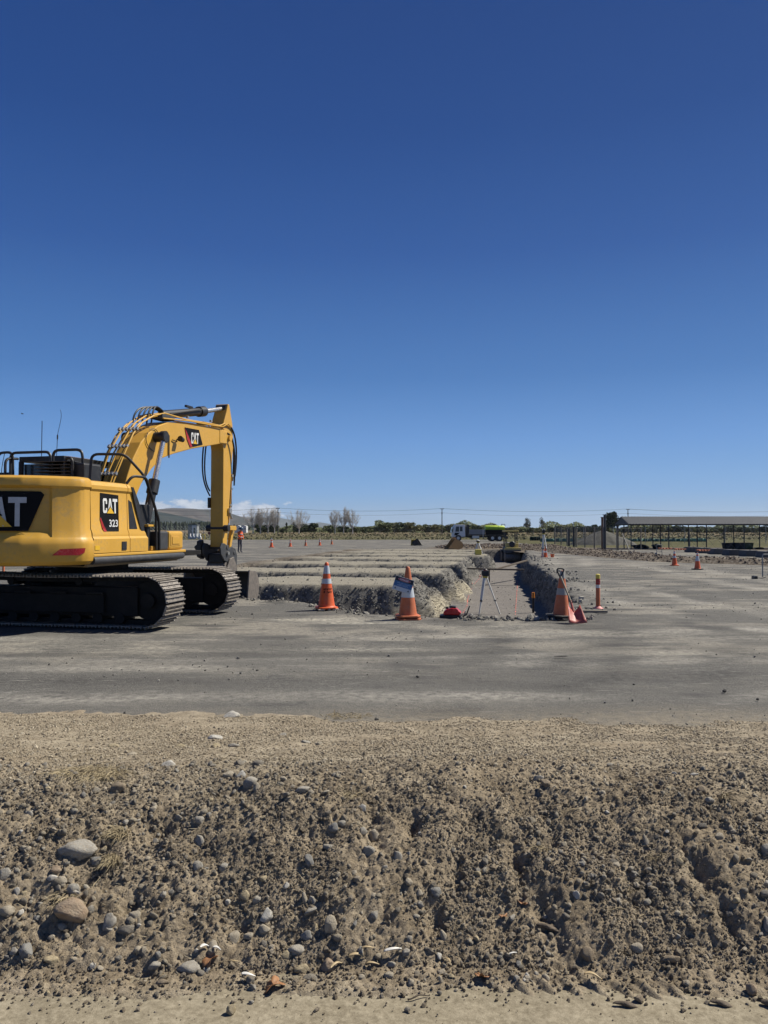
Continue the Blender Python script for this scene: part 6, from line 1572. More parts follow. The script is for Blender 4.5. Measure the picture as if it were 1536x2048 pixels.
# planks over the trench
def plank(p0, p1, w, h, label, name='plank'):
    p0 = Vector(p0); p1 = Vector(p1); d = p1 - p0; L = d.length; mb = MB(); mb.box((0, 0, 0), (L, w, h)); o = mb.build(name, M_wood, bevel=.004)
    o.location = (p0 + p1) / 2; o.rotation_euler = (0, -math.atan2(d.z, math.hypot(d.x, d.y)), math.atan2(d.y, d.x)); tag(o, label, 'plank', 'timbers across the trench'); return o
yb = 35.2
plank(((936 - 768) / 1540 * yb, yb + .3, -.22), ((1041 - 768) / 1540 * yb + .1, yb - .3, -.25), .16, .07, 'long timber laid level across the trench')
plank(((990 - 768) / 1540 * yb, yb, -.24), ((1053 - 768) / 1540 * 38.5, 38.5, .03), .12, .06, 'timber propped diagonally from the level one up to the trench rim')
mb = MB(); mb.box((0, 0, .3), (.06, .06, .75)); o = mb.build('wooden_peg', M_wood, bevel=.004); o.location = ((978 - 768) / 1540 * 36, 36, gz((978 - 768) / 1540 * 36, 36)); tag(o, 'upright wooden peg at the end of a gravel ridge behind the level timber', 'peg')

# sprayed dashes on the trench floor
M_spray = paint('pink_spray', (0.85, 0.22, 0.17), .8, 0, (.3, .25, .2), .5, 20)
def spray(pts, label):
    mb = MB(); rs = random.Random(len(pts)); total = 0
    P = [Vector(p) for p in pts]
    for a, b in zip(P[:-1], P[1:]):
        L = (b - a).length; d = (b - a) / L; nn = Vector((-d.y, d.x)); t = 0
        while t < L:
            l = rs.uniform(.10, .26); w = rs.uniform(.010, .018)
            q_ = [a + d * t - nn * w, a + d * min(t + l, L) - nn * w * .7, a + d * min(t + l, L) + nn * w, a + d * t + nn * w * .8]
            X = np.array([[v.x for v in q_]]); Y = np.array([[v.y for v in q_]]); Z = yard_h(X, Y)[0]
            mb.add([(v.x, v.y, z + .015) for v, z in zip(q_, Z)], [(0, 1, 2, 3)]); t += l + rs.uniform(.15, .40)
    o = mb.build('spray_line', M_spray); tag(o, label, 'paint marking', 'spray paint lines on the trench floor'); return o
def fl(px, row, t=.97): y = (1.6 + t) * 1540 / (row - 1058); return ((px - 768) / 1540 * y, y)
spray([fl(922, 1234), fl(926, 1224), fl(934, 1210), fl(936, 1195), fl(941, 1180), fl(950, 1168), fl(960, 1157), fl(975, 1146)], 'bent pink sprayed line of dashes along the left of the trench floor')
spray([fl(1030, 1228), fl(1032, 1200), fl(1034, 1175), fl(1036, 1152)], 'faint pink sprayed line of dots near the shaded right wall')

# ---- spare buckets
def spare_bucket(x, y, w, h, mat, label, rz):
    t = thing('excavator_bucket', label, 'digger bucket', (x, y, 0), rz, 'spare digger buckets')
    prof = [(-w * .52, .02), (-w * .40, .05), (w * .20, .03), (w * .42, .12), (w * .50, .35 * h), (w * .44, .62 * h), (w * .22, .80 * h), (-.02, h * .92)]
    mb = MB(); V = []; F = []; hw = w * .40
    for l in (-hw, hw):
        for a, b in prof: V.append((a, l, b))
        for a, b in prof: V.append((a * .92, l, b * .93 + .03))
    n = len(prof)
    for i in range(n - 1): F += [(i, i + 1, 2 * n + i + 1, 2 * n + i), (n + i + 1, n + i, 3 * n + i, 3 * n + i + 1)]
    F += [(0, 2 * n, 3 * n, n), (n - 1, 2 * n - 1, 4 * n - 1, 3 * n - 1)]
    mb.add(V, F); mb.build('shell', mat, t, smooth=50)
    for sgn in (-1, 1):
        mb = MB(); mb.prism(prof, sgn * hw, sgn * (hw + .03), 'y'); mb.build('side_plate', mat, t)
    for sgn in (-1, 1):
        mb = MB(); mb.prism([(-.10 * w, h * .80), (.16 * w, h * .72), (.12 * w, h * 1.0), (.0, h * 1.04), (-.10 * w, h * .98)], sgn * .12, sgn * .16, 'y'); mb.build('ear', mat, t)
    for k in range(4):
        mb = MB(); mb.box((-w * .55, -hw + .08 + k * (2 * hw - .16) / 3, .03), (.14, .06, .03)); mb.build('tooth', M_steel, t)
    return t
M_tanb = paint('tan_bucket', (0.46, 0.27, 0.11), .6, .1, (.25, .18, .12), .5, 4)
spare_bucket((907 - 768) / 1540 * 59.5, 59.5, 1.25, .92, M_tanb, 'tan spare bucket lying behind the far ridges, left of the truck', R(12))
spare_bucket((834 - 768) / 1540 * 73.5, 73.5, .80, .66, M_black, 'black spare bucket on the back yard beside a yellow one', R(160))
spare_bucket((827 - 768) / 1540 * 74.6, 74.6, .50, .60, paint('yellow_bucket', (.62, .44, .03), .5), 'small yellow spare bucket behind the black one', R(80))

# ---- roller in the trench
rl = thing('road_roller', 'compact tandem roller with canopy at the far end of the trench', 'roller', ((1020.5 - 768) / 1540 * 58.0, 58.0, gz((1020.5 - 768) / 1540 * 57.0, 57.0)), R(0))
for yy_ in (-.85, .85):
    mb = MB(); mb.cyl((-.56, yy_, .36), (.56, yy_, .36), .36, n=28); mb.build('drum', M_steel, rl, smooth=True)
M_rolly = paint('roller_dull_yellow', (.58, .46, .16), .6, 0, (.2, .17, .12), .5)
mb = MB(); mb.box((0, -.85, .80), (1.20, .7, .24)); mb.box((0, .85, .80), (1.2, .7, .24)); mb.build('drum_yoke', M_grey, rl, bevel=.03)
mb = MB(); mb.box((0, 0, .95), (1.0, 1.2, .35)); mb.build('chassis', M_black, rl, bevel=.04)
mb = MB(); mb.box((0, -.95, 1.0), (1.22, .35, .16)); mb.build('bumper', M_rolly, rl, bevel=.03)
mb = MB(); mb.box((0, -.60, 1.25), (.95, .30, .34)); mb.build('console', M_rolly, rl, bevel=.04)
mb = MB(); mb.lathe([(.02, -.02), (.21, 0), (.23, .05), (.20, .08)], 18); sw_ = mb.build('seat', M_black, rl, smooth=True); sw_.location = (0, -.78, 1.32); sw_.rotation_euler = (R(80), 0, 0)
for px_, py_ in ((-.42, .35), (.42, .35), (-.42, -.5), (.42, -.5)):
    mb = MB(); mb.tube([(px_, py_, 1.0), (px_, py_, 2.25)], .045, 8); mb.build('canopy_post', M_black, rl)
mb = MB(); mb.box((.0, .0, 2.31), (1.02, 1.4, .12)); mb.build('canopy', M_rolly, rl, bevel=.02)
mb = MB(); mb.tube([(-.35, -.55, 1.3), (-.35, -.6, 1.75)], .02); mb.lathe([(.02, 1.72), (.10, 1.76), (.10, 1.9), (.02, 1.93)], 12, (-.35, -.6, 0)); mb.build('headlamp', M_black, rl)
for px_ in (-.46, .46):
    mb = MB(); mb.tube([(px_, -.70, 1.2), (px_, -.66, 1.52), (px_ * .6, -.66, 1.54)], .02, 6); mb.build('hand_rail', M_rolly, rl)

# ---- water truck
tk = thing('flatbed_truck', 'white cab flatbed truck with grey sides standing behind the excavation', 'truck', ((905 - 768) / 1540 * 100, 100, 0))
M_tw = paint('truck_white', (.74, .76, .78), .35); M_side = paint('truck_side_grey', (.23, .24, .26), .6); 
TL = 7.2
mb = MB(); mb.prism([(0.0, .55), (0.05, 1.05), (.22, 1.95), (.38, 2.16), (1.60, 2.16), (1.68, .60), (1.0, .55), (.9, .75), (.5, .75), (.4, .55)], 0, 2.0, 'y'); cabt = mb.build('cab', M_tw, tk, bevel=.05)
mb = MB(); mb.prism([(.36, 1.25), (.46, 1.92), (.86, 1.92), (.86, 1.25)], -.012, .0, 'y'); mb.prism([(.95, 1.30), (.95, 1.92), (1.30, 1.92), (1.30, 1.30)], -.012, .0, 'y'); mb.build('side_window', M_glass, cabt)
mb = MB(); mb.prism([(.22, .78), (.30, 1.12), (.95, 1.12), (.75, .92), (.5, .78)], -.012, .0, 'y'); mb.build('lower_window', M_decal, cabt)
mb = MB(); mb.box((-.03, 1.0, 1.5), (.05, 1.7, .75), (0, R(12), 0)); mb.build('windscreen', M_glass, cabt)
mb = MB(); mb.box((-.08, -.12, 1.45), (.12, .10, .38)); mb.build('mirror', M_black, cabt)
mb = MB(); mb.box((1.95, 1.0, 1.40), (.30, 1.8, 1.5)); mb.tube([(2.15, .1, 1.1), (2.15, .1, 2.15)], .06); mb.build('headboard', M_black, tk)
mb = MB(); mb.box((3.6, 1, .62), (7.0, .8, .25)); mb.build('chassis', M_black, tk)
for x_ in (.75, 5.2, 6.1):
    for y_ in (.12, 1.88):
        mb = MB(); mb.cyl((x_, y_ - .14, .42), (x_, y_ + .14, .42), .42, n=22); w = mb.build('wheel', M_rubber, tk, smooth=True)
        mb = MB(); mb.cyl((x_, y_ - .15, .42), (x_, y_ - .12, .42), .2, n=16); mb.build('rim', M_alu, w)
mb = MB(); mb.box((4.65, 1.0, .84), (5.1, 2.1, .12)); mb.build('deck', M_black, tk)
for x0, x1 in ((2.15, 3.15), (3.18, 4.2)):
    mb = MB(); mb.box(((x0 + x1) / 2, -.06, 1.22), (x1 - x0, .05, .64)); mb.build('side_board', M_side, tk, bevel=.01)
mb = MB(); mb.box((5.7, -.06, 1.2), (2.9, .05, .6)); mb.build('side_board', M_decal, tk)
mb = MB(); mb.box((3.0, .05, .55), (.9, .25, .35)); mb.build('fuel_tank', M_alu, tk, bevel=.04)
mb = MB(); mb.tube([(3.95, -.1, .5), (3.95, -.1, 1.5)], .03); mb.build('stake', M_white, tk)
tn = thing('water_tank', 'long lime green water tank strapped on the truck deck', 'tank', ((905 - 768) / 1540 * 100, 100, 0))
M_lime = paint('lime_tank', (.62, .80, .06), .5, 0, (.4, .5, .1), .1)
mb = MB(); mb.tube([(4.25, .9, 1.72), (4.32, .9, 1.72), (4.45, .9, 1.72), (6.75, .9, 1.72), (6.88, .9, 1.72), (6.92, .9, 1.72)], [.05, .27, .34, .34, .27, .05], 22); mb.build('shell', M_lime, tn, smooth=True)
for x_ in (4.9, 6.1):
    mb = MB(); mb.lathe([(.355, -.03), (.355, .03)], 24); o = mb.build('strap', paint('lime_strap', (.42, .58, .05), .6), tn); o.location = (x_, .9, 1.72); o.rotation_euler = (0, R(90), 0)
mb = MB(); mb.box((5.6, .9, 1.35), (2.5, .6, .06)); mb.build('cradle', M_black, tn)
mb = MB(); mb.tube([(4.1, .2, 1.35), (4.32, .2, 1.78)], .03); mb.build('support_stay', M_white, tn)
mb = MB(); mb.tube(rounded([(6.5, .9, 2.05), (6.5, .9, 2.22), (6.95, .9, 2.22), (6.95, .9, 1.95)], .05), .035); mb.build('filler_pipe', M_black, tn)

# ---- person behind the arm
def person(x, y, z):
    t = thing('person', 'person in an orange hi-vis vest and dark blue helmet standing behind the digger arm', 'person', (x, y, z), R(-30))
    J = dict(pel=(0, 0, .90), chest=(.04, 0, 1.28), neck=(.08, 0, 1.45), head=(.12, 0, 1.58), hl=(.0, .09, .86), kl=(.03, .11, .48), al=(0, .12, .08), tl=(.14, .13, .04), hr=(0, -.09, .86), kr=(.02, -.11, .48), ar=(-.03, -.12, .08), tr=(.11, -.13, .04),
             sl=(.04, .17, 1.38), el=(.06, .23, 1.12), wl=(.18, .19, .92), sr=(.04, -.17, 1.38), er=(.08, -.23, 1.12), wr=(.24, -.17, 1.0))
    E = [('pel', 'chest'), ('chest', 'neck'), ('neck', 'head'), ('pel', 'hl'), ('hl', 'kl'), ('kl', 'al'), ('al', 'tl'), ('pel', 'hr'), ('hr', 'kr'), ('kr', 'ar'), ('ar', 'tr'), ('chest', 'sl'), ('sl', 'el'), ('el', 'wl'), ('chest', 'sr'), ('sr', 'er'), ('er', 'wr')]
    Rr = dict(pel=.13, chest=.15, neck=.055, head=.10, hl=.09, kl=.065, al=.045, tl=.045, hr=.09, kr=.065, ar=.045, tr=.045, sl=.065, el=.045, wl=.035, sr=.065, er=.045, wr=.035)
    names = list(J); me = bpy.data.meshes.new('body'); me.from_pydata([J[k] for k in names], [(names.index(a), names.index(b)) for a, b in E], [])
    o = bpy.data.objects.new('body', me); COL.objects.link(o); o.parent = t
    md = o.modifiers.new('skin', 'SKIN'); o.modifiers.new('sub', 'SUBSURF').levels = 1; o.modifiers['sub'].render_levels = 2
    for i, k in enumerate(names): me.skin_vertices[0].data[i].radius = (Rr[k], Rr[k])
    me.skin_vertices[0].data[0].use_root = True
    s = NT('hi_vis_clothing'); sp2 = s.n('ShaderNodeSeparateXYZ'); s.coord(); s.lk(s.tc.outputs['Object'], sp2.inputs[0])
    c = s.mix(s.rng(sp2.outputs['Z'], .90, .905), (0.05, 0.055, 0.08), (0.85, 0.13, 0.03)); c = s.mix(s.rng(sp2.outputs['Z'], 1.455, 1.46), c, (0.50, .30, .22))
    me.materials.append(s.set(c, .8, 0))
    mb = MB(); mb.lathe([(.155, 1.56), (.15, 1.60), (.14, 1.66), (.10, 1.72), (.02, 1.745)], 18, (.12, 0, 0)); mb.build('helmet', paint('dark_blue_helmet', (.02, .06, .11), .3), t, smooth=True)
    mb = MB(); mb.prism([(.12, -.12), (.32, -.09), (.34, 0), (.32, .09), (.12, .12)], 1.585, 1.60, 'z'); mb.build('helmet_peak', paint('blue_peak', (.02, .06, .11), .3), t)
    for zz_ in (1.02, 1.22):
        mb = MB(); mb.lathe([(.172, zz_), (.172, zz_ + .05)], 18, (.03, 0, 0)); mb.build('reflective_tape', M_sleeve, t, smooth=True)
    return t
person((482 - 768) / 1540 * 52 - .08, 52, 0)
bd_ = thing('bird', 'tiny dark bird high in the sky at the far left', 'bird', (-33, 70, 1.6 + 231 / 1540 * 70), .4)
mb = MB(); mb.tube([(-.10, 0, 0), (-.04, 0, .01), (.05, 0, .01), (.11, 0, .02), (.13, 0, .02)], [.01, .035, .04, .025, .006], 8); mb.build('body', M_black, bd_, smooth=True)
for sgn in (-1, 1):
    mb = MB(); mb.add([(.04, sgn * .02, .01), (-.03, sgn * .02, .01), (-.06, sgn * .20, .06), (.0, sgn * .14, .06)], [(0, 1, 2, 3)]); mb.build('wing', M_black, bd_)

# ================================================================== BACKGROUND
M_galv = paint('galvanised_steel', (0.30, 0.31, 0.31), .5, .3); M_postw = paint('weathered_post', (0.26, 0.235, 0.19), .85, 0, (.15, .12, .1), .4); M_rust = paint('rusty_steel', (0.17, 0.085, 0.055), .8, .1)
def fence(name, label, pts, H, step, mat, rails=(1.0,), mesh=0.0, pr=.03, wr=.008, z=0, group='post and wire fences'):
    t = thing(name, label, 'fence', (pts[0][0], pts[0][1], z), 0, group); o0 = Vector((pts[0][0], pts[0][1], 0))
    P = [Vector((p[0], p[1], 0)) - o0 for p in pts]; pm = None; mm = MB()
    for a, b in zip(P[:-1], P[1:]):
        L = (b - a).length; n = max(1, round(L / step)); d = (b - a) / L
        for i in range(n + (1 if b is P[-1] else 0)):
            p = a.lerp(b, i / n)
            if pm is None:
                mb = MB(); mb.cyl((0, 0, -.2), (0, 0, H), pr, n=7); po = mb.build('post', mat, t, smooth=True); pm = po.data
            else: po = bpy.data.objects.new('post', pm); COL.objects.link(po); po.parent = t
            po.location = p; po.rotation_euler = (random.uniform(-.02, .02), random.uniform(-.02, .02), 0)
        for r_ in rails:
            mb = MB(); mb.tube([a + Vector((0, 0, H * r_ - .02)), b + Vector((0, 0, H * r_ - .02))], wr, 4); mb.build('rail', mat, t)
        if mesh:
            m_ = int(L / mesh)
            for i in range(m_):
                for sg in (-1, 1):
                    x0 = a + d * (i * mesh); 
                    k0 = min(max(i * mesh + sg * H * .9, 0), L)
                    x1 = a + d * k0; hz = H * .97 * abs(k0 - i * mesh) / (H * .9)
                    mm.tube([x0 + Vector((0, 0, .03)), x1 + Vector((0, 0, .03 + hz))], .0045 + .00004 * pts[0][1], 3)
    if mesh: mm.build('wire_mesh', M_galv, t, kind='stuff')
    return t
def at(px, y): return ((px - 768) / 1540 * y, y)
fence('chain_link_fence', 'tall pale chain link fence far left behind the excavator arm', [at(-80, 124), at(445, 124)], 2.1, 3.1, M_galv, (1.0, .5), .5, .045, .02)
fence('wire_fence', 'long low wire fence across the field before the trees', [at(-300, 210), at(520, 200), at(940, 200), at(1700, 200)], 1.5, 8, M_postw, (1.0, .75, .5), 0, .06, .018)
fence('security_fence', 'long fence with barbed top rail beyond the right hand field', [at(1110, 96), at(1290, 88), at(1700, 84)], 1.85, 4.2, M_galv, (1.0,), .9, .035, .014)
fence('yard_fence', 'leaning post fence running away along the windrow', [(18.2, 82), (17.9, 75), (17.5, 70), (17.2, 63), (17.1, 60)], 1.75, 3.6, M_postw, (.97,), .5, .06, .010)
fence('side_fence', 'short fence with braced corner post left of the shelter', [(17.3, 57.3), (20.0, 60.0), (24, 60.5), (30, 60)], 1.7, 5.5, M_postw, (.97,), .7, .045, .010)
def post_thing(px, y, top_row, mat, label, r=.06, cap=False, base=0.0):
    x = (px - 768) / 1540 * y; H = 1.6 + (1058 - top_row) / 1540 * y
    t = thing('steel_post', label, 'post', (x, y, base), 0, 'loose posts by the windrow')
    mb = MB(); mb.cyl((0, 0, 0), (0, 0, H), r, n=10); mb.build('shaft', mat, t, smooth=True)
    mb = MB(); mb.box((0, 0, H + .02), (r * 2.6, r * 2.6, .04)); mb.build('cap', mat, t); return t
post_thing(1109.5, 80, 1066, M_postw, 'pale timber post at the start of the yard fence'); post_thing(1134, 73, 1057, M_postw, 'left post of the close pair with dark shading'); post_thing(1138, 71.5, 1058, M_grey, 'dark post just right of the first pair', .09)
post_thing(1147.5, 69.5, 1055, M_grey, 'thick dark post of the second pair', .10); post_thing(1152, 68.5, 1058, M_postw, 'slanting pale post beside the thick dark one', .07)
post_thing(1204.5, 60.5, 1035, M_rust, 'rusty tall post standing beside the taller grey one', .09); post_thing(1209.5, 59.5, 1030, M_grey, 'tallest dark grey post left of the shelter', .10)
post_thing(1235, 57.4, 1053, M_grey, 'dark corner post in front of the shelter gable', .08)
mb = MB(); mb.tube([((1246 - 768) / 1540 * 57, 57.2, 1.25), ((1258 - 768) / 1540 * 56, 56.0, .05)], .04, 6); tag(mb.build('brace', M_grey), 'slanting steel brace beside the dark corner post', 'brace')
# open shelter
cn_ = thing('open_shelter', 'long open shelter with a grey gabled sheet roof on thin posts', 'shelter', (19.3, 61, 0))
cnX = 26.0
M_roof = paint('roof_sheet', (0.040, 0.045, 0.056), .8, 0, (.06, .06, .062), .3, 1.2)
for side in (0, 1):
    V = []; F = []; n = int(cnX / .125)
    for i in range(n + 1):
        x_ = cnX * i / n; dz = .018 if i % 2 else -.018
        y0, z0 = (-.25, 2.00) if side == 0 else (3.75, 2.00)
        V += [(x_, y0, z0 + dz), (x_, 1.75, 2.62 + dz)]
    for i in range(n): F.append((2 * i, 2 * i + 2, 2 * i + 3, 2 * i + 1))
    mb = MB(); mb.add(V, F); mb.build('roof_slope', M_roof, cn_, smooth=60)
mb = MB(); mb.prism([(-.18, 1.96), (3.68, 1.96), (1.75, 2.56)], .05, .10, 'x'); mb.build('gable_frame', M_grey, cn_)
for y_ in (-.2, 3.7):
    mb = MB(); mb.box((cnX / 2, y_, 1.95), (cnX, .07, .08)); mb.build('eave_beam', M_black, cn_)
pmesh = None
for i in range(9):
    for j, y_ in enumerate((-.05, 1.75, 3.55)):
        if pmesh is None:
            mb = MB(); mb.cyl((0, 0, 0), (0, 0, 2.0), .045, n=8); o = mb.build('roof_post', M_grey, cn_); pmesh = o.data
        else: o = bpy.data.objects.new('roof_post', pmesh); COL.objects.link(o); o.parent = cn_
        o.location = (.25 + i * 2.98, y_, 0); o.scale = (1, 1, 1.0 if j != 1 else 1.28)
for i in range(9):
    mb = MB(); mb.prism([(-.1, 1.96), (3.6, 1.96), (3.6, 2.01), (-.1, 2.01)], .22 + i * 2.98, .27 + i * 2.98, 'x'); mb.build('tie_beam', M_black, cn_)
def mound_h(X, Y):
    r = np.hypot((X - 22.6) / 3.4, (Y - 79.5) / 2.6)
    return 1.55 * np.clip(1 - r, 0, 1) ** .8 + .12 * fbm(X * 1.2, Y * 1.2, 3, 300) * (r < 1) - .05
M_mound = paint('grey_spoil', (.085, .082, .068), .95, 0, (.05, .05, .04), .5, 2, .3, .5)
mo_ = grid_mesh('spoil_mound', np.arange(19, 26.3, .12), np.arange(76.6, 82.5, .12), mound_h, M_mound); del mo_['kind']; tag(mo_, 'grey spoil mound behind the tall posts left of the shelter', 'spoil heap')
# concrete barrier blocks in a row running away
M_blk = paint('dark_concrete', (0.10, 0.10, 0.105), .85, 0, (.2, .18, .15), .4)
for i, (px_, y_, lab) in enumerate(((1384, 53.4, 'farthest'), (1406, 51.2, 'fifth nearest'), (1432, 49.0, 'fourth nearest'), (1462, 46.8, 'third nearest'), (1496, 45.2, 'second nearest'), (1531, 43.2, 'nearest'))):
    t = thing('barrier_block', f'{lab} dark barrier block of the row in front of the shelter', 'barrier', ((px_ - 768) / 1540 * y_, y_, 0), 0, 'row of dark barrier blocks')
    mb = MB(); mb.prism([(-.37, 0), (.37, 0), (.36, .12), (.31, .36), (-.31, .36), (-.36, .12)], -.5, .5, 'y'); mb.build('block', M_blk, t, bevel=.02)
    mb = MB(); mb.box((0, -.2, .37), (.08, .06, .04)); mb.build('lifting_loop', M_steel, t)
# dark bins and heaps beneath the shelter
M_bin = paint('black_bin', (.02, .02, .022), .7); M_olive = paint('olive_bin', (.085, .085, .02), .6)
for (px_, w_, h_, m_, lab, y_) in ((1458, .95, .50, M_bin, 'left black bin under the shelter', 62.5), (1476.5, 1.0, .52, M_bin, 'middle black bin under the shelter', 62.3), (1494, .72, .52, M_olive, 'olive bin at the right of the black ones', 62.2)):
    t = thing('waste_bin', lab, 'bin', ((px_ - 768) / 1540 * y_, y_, 0), 0, 'bins under the shelter')
    mb = MB(); mb.prism([(-w_ / 2 * .85, 0), (w_ / 2 * .85, 0), (w_ / 2, h_ * .85), (-w_ / 2, h_ * .85)], -.35, .35, 'y'); mb.build('tub', m_, t, bevel=.03)
    mb = MB(); mb.box((0, 0, h_ * .9), (w_ * 1.04, .74, h_ * .12)); mb.build('lid', m_, t, bevel=.03)
mm_ = rock_mesh('dark_heap', 500, .4, 3, True); mm_.materials.append(M_bin)
for (px_, y_, w_, h_, lab) in ((1284, 64, 1.9, .35, 'low dark heap of rubber mats under the left end of the shelter'), (1314, 62.5, .9, .42, 'small dark heap right of the mats'), (1377, 62.5, .8, .16, 'flat dark pile at the third post group'), (1520, 61.5, 1.0, .15, 'flat dark pile at the right frame edge under the shelter')):
    o = bpy.data.objects.new('mat_heap', mm_); COL.objects.link(o); o.location = ((px_ - 768) / 1540 * y_, y_, h_ * .35); o.scale = (w_, .9, h_ * 1.2); tag(o, lab, 'heap', 'dark heaps under the shelter')
# green windbreak cloth
def cloth(px0, px1, y, h, mat, label, seed):
    n = 40; V = []; F = []; x0, x1 = (px0 - 768) / 1540 * y, (px1 - 768) / 1540 * y
    for i in range(n + 1):
        x_ = x0 + (x1 - x0) * i / n; w_ = .12 * math.sin(i * 1.7 + seed) + .05 * math.sin(i * 4.1)
        for j in range(4): V.append((x_, y + w_ * (1 + j * .2), .02 + h * (j / 3) * (1 + .08 * math.sin(i * 2.3 + seed))))
    for i in range(n):
        for j in range(3): F.append((i * 4 + j, (i + 1) * 4 + j, (i + 1) * 4 + j + 1, i * 4 + j + 1))
    t = thing('windbreak_cloth', label, 'windbreak', (0, 0, 0), 0, 'green windbreak cloths'); mb = MB(); mb.add(V, F); c = mb.build('fabric', mat, t, smooth=True); md = c.modifiers.new('t', 'SOLIDIFY'); md.thickness = .01
    for i in range(0, n + 1, 8):
        mb = MB(); mb.cyl((V[i * 4][0], V[i * 4][1] - .02, 0), (V[i * 4][0], V[i * 4][1] - .02, h * 1.12), .03, n=6); mb.build('stake', M_postw, t)
M_dg = paint('dark_green_cloth', (.018, .075, .06), .8); M_tl = paint('teal_cloth', (.075, .19, .16), .8, 0, (.2, .3, .25), .4, 2); M_tl2 = paint('pale_teal_cloth', (.17, .34, .28), .8, 0, (.3, .4, .35), .4, 2)
cloth(1060, 1080, 106, .52, M_dg, 'short dark green windbreak strip at the left', 1); cloth(1081, 1244, 95, .40, M_tl, 'long dull teal windbreak strip behind the yard fence', 2)
cloth(1246, 1365, 97, .36, M_tl, 'teal windbreak strip seen under the shelter', 3); cloth(1362, 1413, 96, .40, M_tl2, 'pale teal windbreak strip at the right of the others', 4)
# steel barrier at the right frame edge, stock frame on the windrow
bt = thing('pedestrian_barrier', 'grey steel pedestrian barrier cut by the right frame edge', 'barrier', ((1524 - 768) / 1540 * 24.8, 24.8, 0), R(-4))
mb = MB(); mb.tube(rounded([(0, 0, .06), (0, 0, .78), (2.3, 0, .78), (2.3, 0, .06)], .05), .02, 8); mb.tube([(0, 0, .14), (2.3, 0, .14)], .015, 6); mb.build('frame', M_galv, bt, smooth=True)
for k in range(12):
    mb = MB(); mb.tube([(.18 + k * .18, 0, .14), (.18 + k * .18, 0, .77)], .007, 5); mb.build('bar', M_galv, bt)
mb = MB(); mb.box((-.25, 0, .045), (.10, .25, .09)); mb.tube([(-.22, 0, .03), (.0, 0, .02), (.1, 0, .05)], .012); mb.build('foot', M_black, bt, bevel=.01)
sf_ = thing('bent_hoop', 'small bent steel frame standing in the windrow', 'frame', ((1313 - 768) / 1540 * 39.5, 39.5, .1), .2)
mb = MB(); mb.tube(rounded([(0, 0, 0), (0, 0, .70), (.28, 0, .68), (.30, 0, .0)], .04), .016, 6); mb.tube([(0, 0, .35), (.29, 0, .35)], .012); mb.build('tube_frame', M_galv, sf_)
mb = MB(); mb.cyl((-.06, -.1, .08), (-.06, .06, .08), .09, n=14); mb.build('wheel', M_rubber, sf_)
# orange mesh rag and timbers lying on the windrow
M_omesh = paint('faded_orange_netting', (.50, .17, .10), .8, 0, (.5, .4, .35), .5, 3)
for (px0, px1, y_, z_, lab) in ((1318, 1345, 48, .36, 'left torn strip of orange netting lying on the windrow'), (1350, 1372, 46, .36, 'middle strip of orange netting behind the cone tips'), (1395, 1420, 43, .38, 'right strip of orange netting beside the windrow crest')):
    x0, x1 = (px0 - 768) / 1540 * y_, (px1 - 768) / 1540 * y_; n = 14; V = []; F = []
    for i in range(n + 1):
        for j in range(3): V.append((x0 + (x1 - x0) * i / n, y_ + j * .12 + .08 * math.sin(i * 2.1), z_ + .05 * math.sin(i * 1.9 + j) + .03))
    for i in range(n):
        for j in range(2): F.append((i * 3 + j, (i + 1) * 3 + j, (i + 1) * 3 + j + 1, i * 3 + j + 1))
    mb = MB(); mb.add(V, F); o = mb.build('orange_netting', M_omesh, smooth=True); md = o.modifiers.new('t', 'SOLIDIFY'); md.thickness = .01; tag(o, lab, 'netting', 'orange netting on the windrow')
# far left buildings and gear
kb = thing('gate_kiosk', 'small grey gate kiosk with a white door frame behind the chain link fence', 'kiosk', (at(376, 128)[0], 128, 0))
mb = MB(); mb.box((.75, .8, 1.12), (1.5, 1.6, 2.2)); mb.build('wall', paint('kiosk_grey', (.28, .30, .30), .7), kb, bevel=.03)
mb = MB(); mb.box((1.05, -.02, 1.12), (.72, .05, 2.15)); dr = mb.build('door', M_white, kb)
mb = MB(); mb.box((1.08, -.05, 1.35), (.28, .02, .95)); mb.build('door_window', paint('kiosk_glass', (.10, .14, .12), .2), dr)
mb = MB(); mb.box((.75, .8, 2.27), (1.65, 1.75, .08)); mb.build('roof', M_galv, kb)
M_wb = paint('white_barrier', (.66, .67, .66), .6)
for i in range(4):
    t = thing('water_barrier', ['leftmost', 'second', 'third', 'rightmost'][i] + ' white plastic water barrier of the short row before the kiosk', 'barrier', (at(377 + i * 6.8, 122)[0] + .25, 122 - .1 * i, 0), 0, 'white water barriers')
    mb = MB(); mb.prism([(-.24, 0), (.24, 0), (.22, .3), (.10, .5), (.10, .85), (-.10, .85), (-.10, .5), (-.22, .3)], -.25, .25, 'y'); mb.build('shell', M_wb, t, bevel=.03)
    mb = MB(); mb.box((0, 0, .86), (.10, .3, .05)); mb.build('fill_cap', M_grey, t)
t = thing('yellow_hydrant_frame', 'small yellow steel frame right of the white barriers', 'frame', (at(408, 120)[0], 120, 0)); mb = MB(); mb.tube(rounded([(-.22, 0, 0), (-.22, 0, .72), (.16, 0, .72), (.16, 0, 0)], .05), .06, 6); mb.build('hoop', paint('yellow_hoop', (.65, .50, .08), .5), t)
t = thing('red_sign', 'dark red round sign on a thin leg near the arm', 'sign', (at(418.5, 118)[0], 118, 0)); mb = MB(); mb.cyl((0, -.02, .95), (0, .02, .95), .22, n=16); mb.build('disc', paint('dark_red_sign', (.20, .02, .03), .5), t); mb = MB(); mb.cyl((0, 0, 0), (0, 0, .8), .03, n=6); mb.build('leg', M_galv, t)
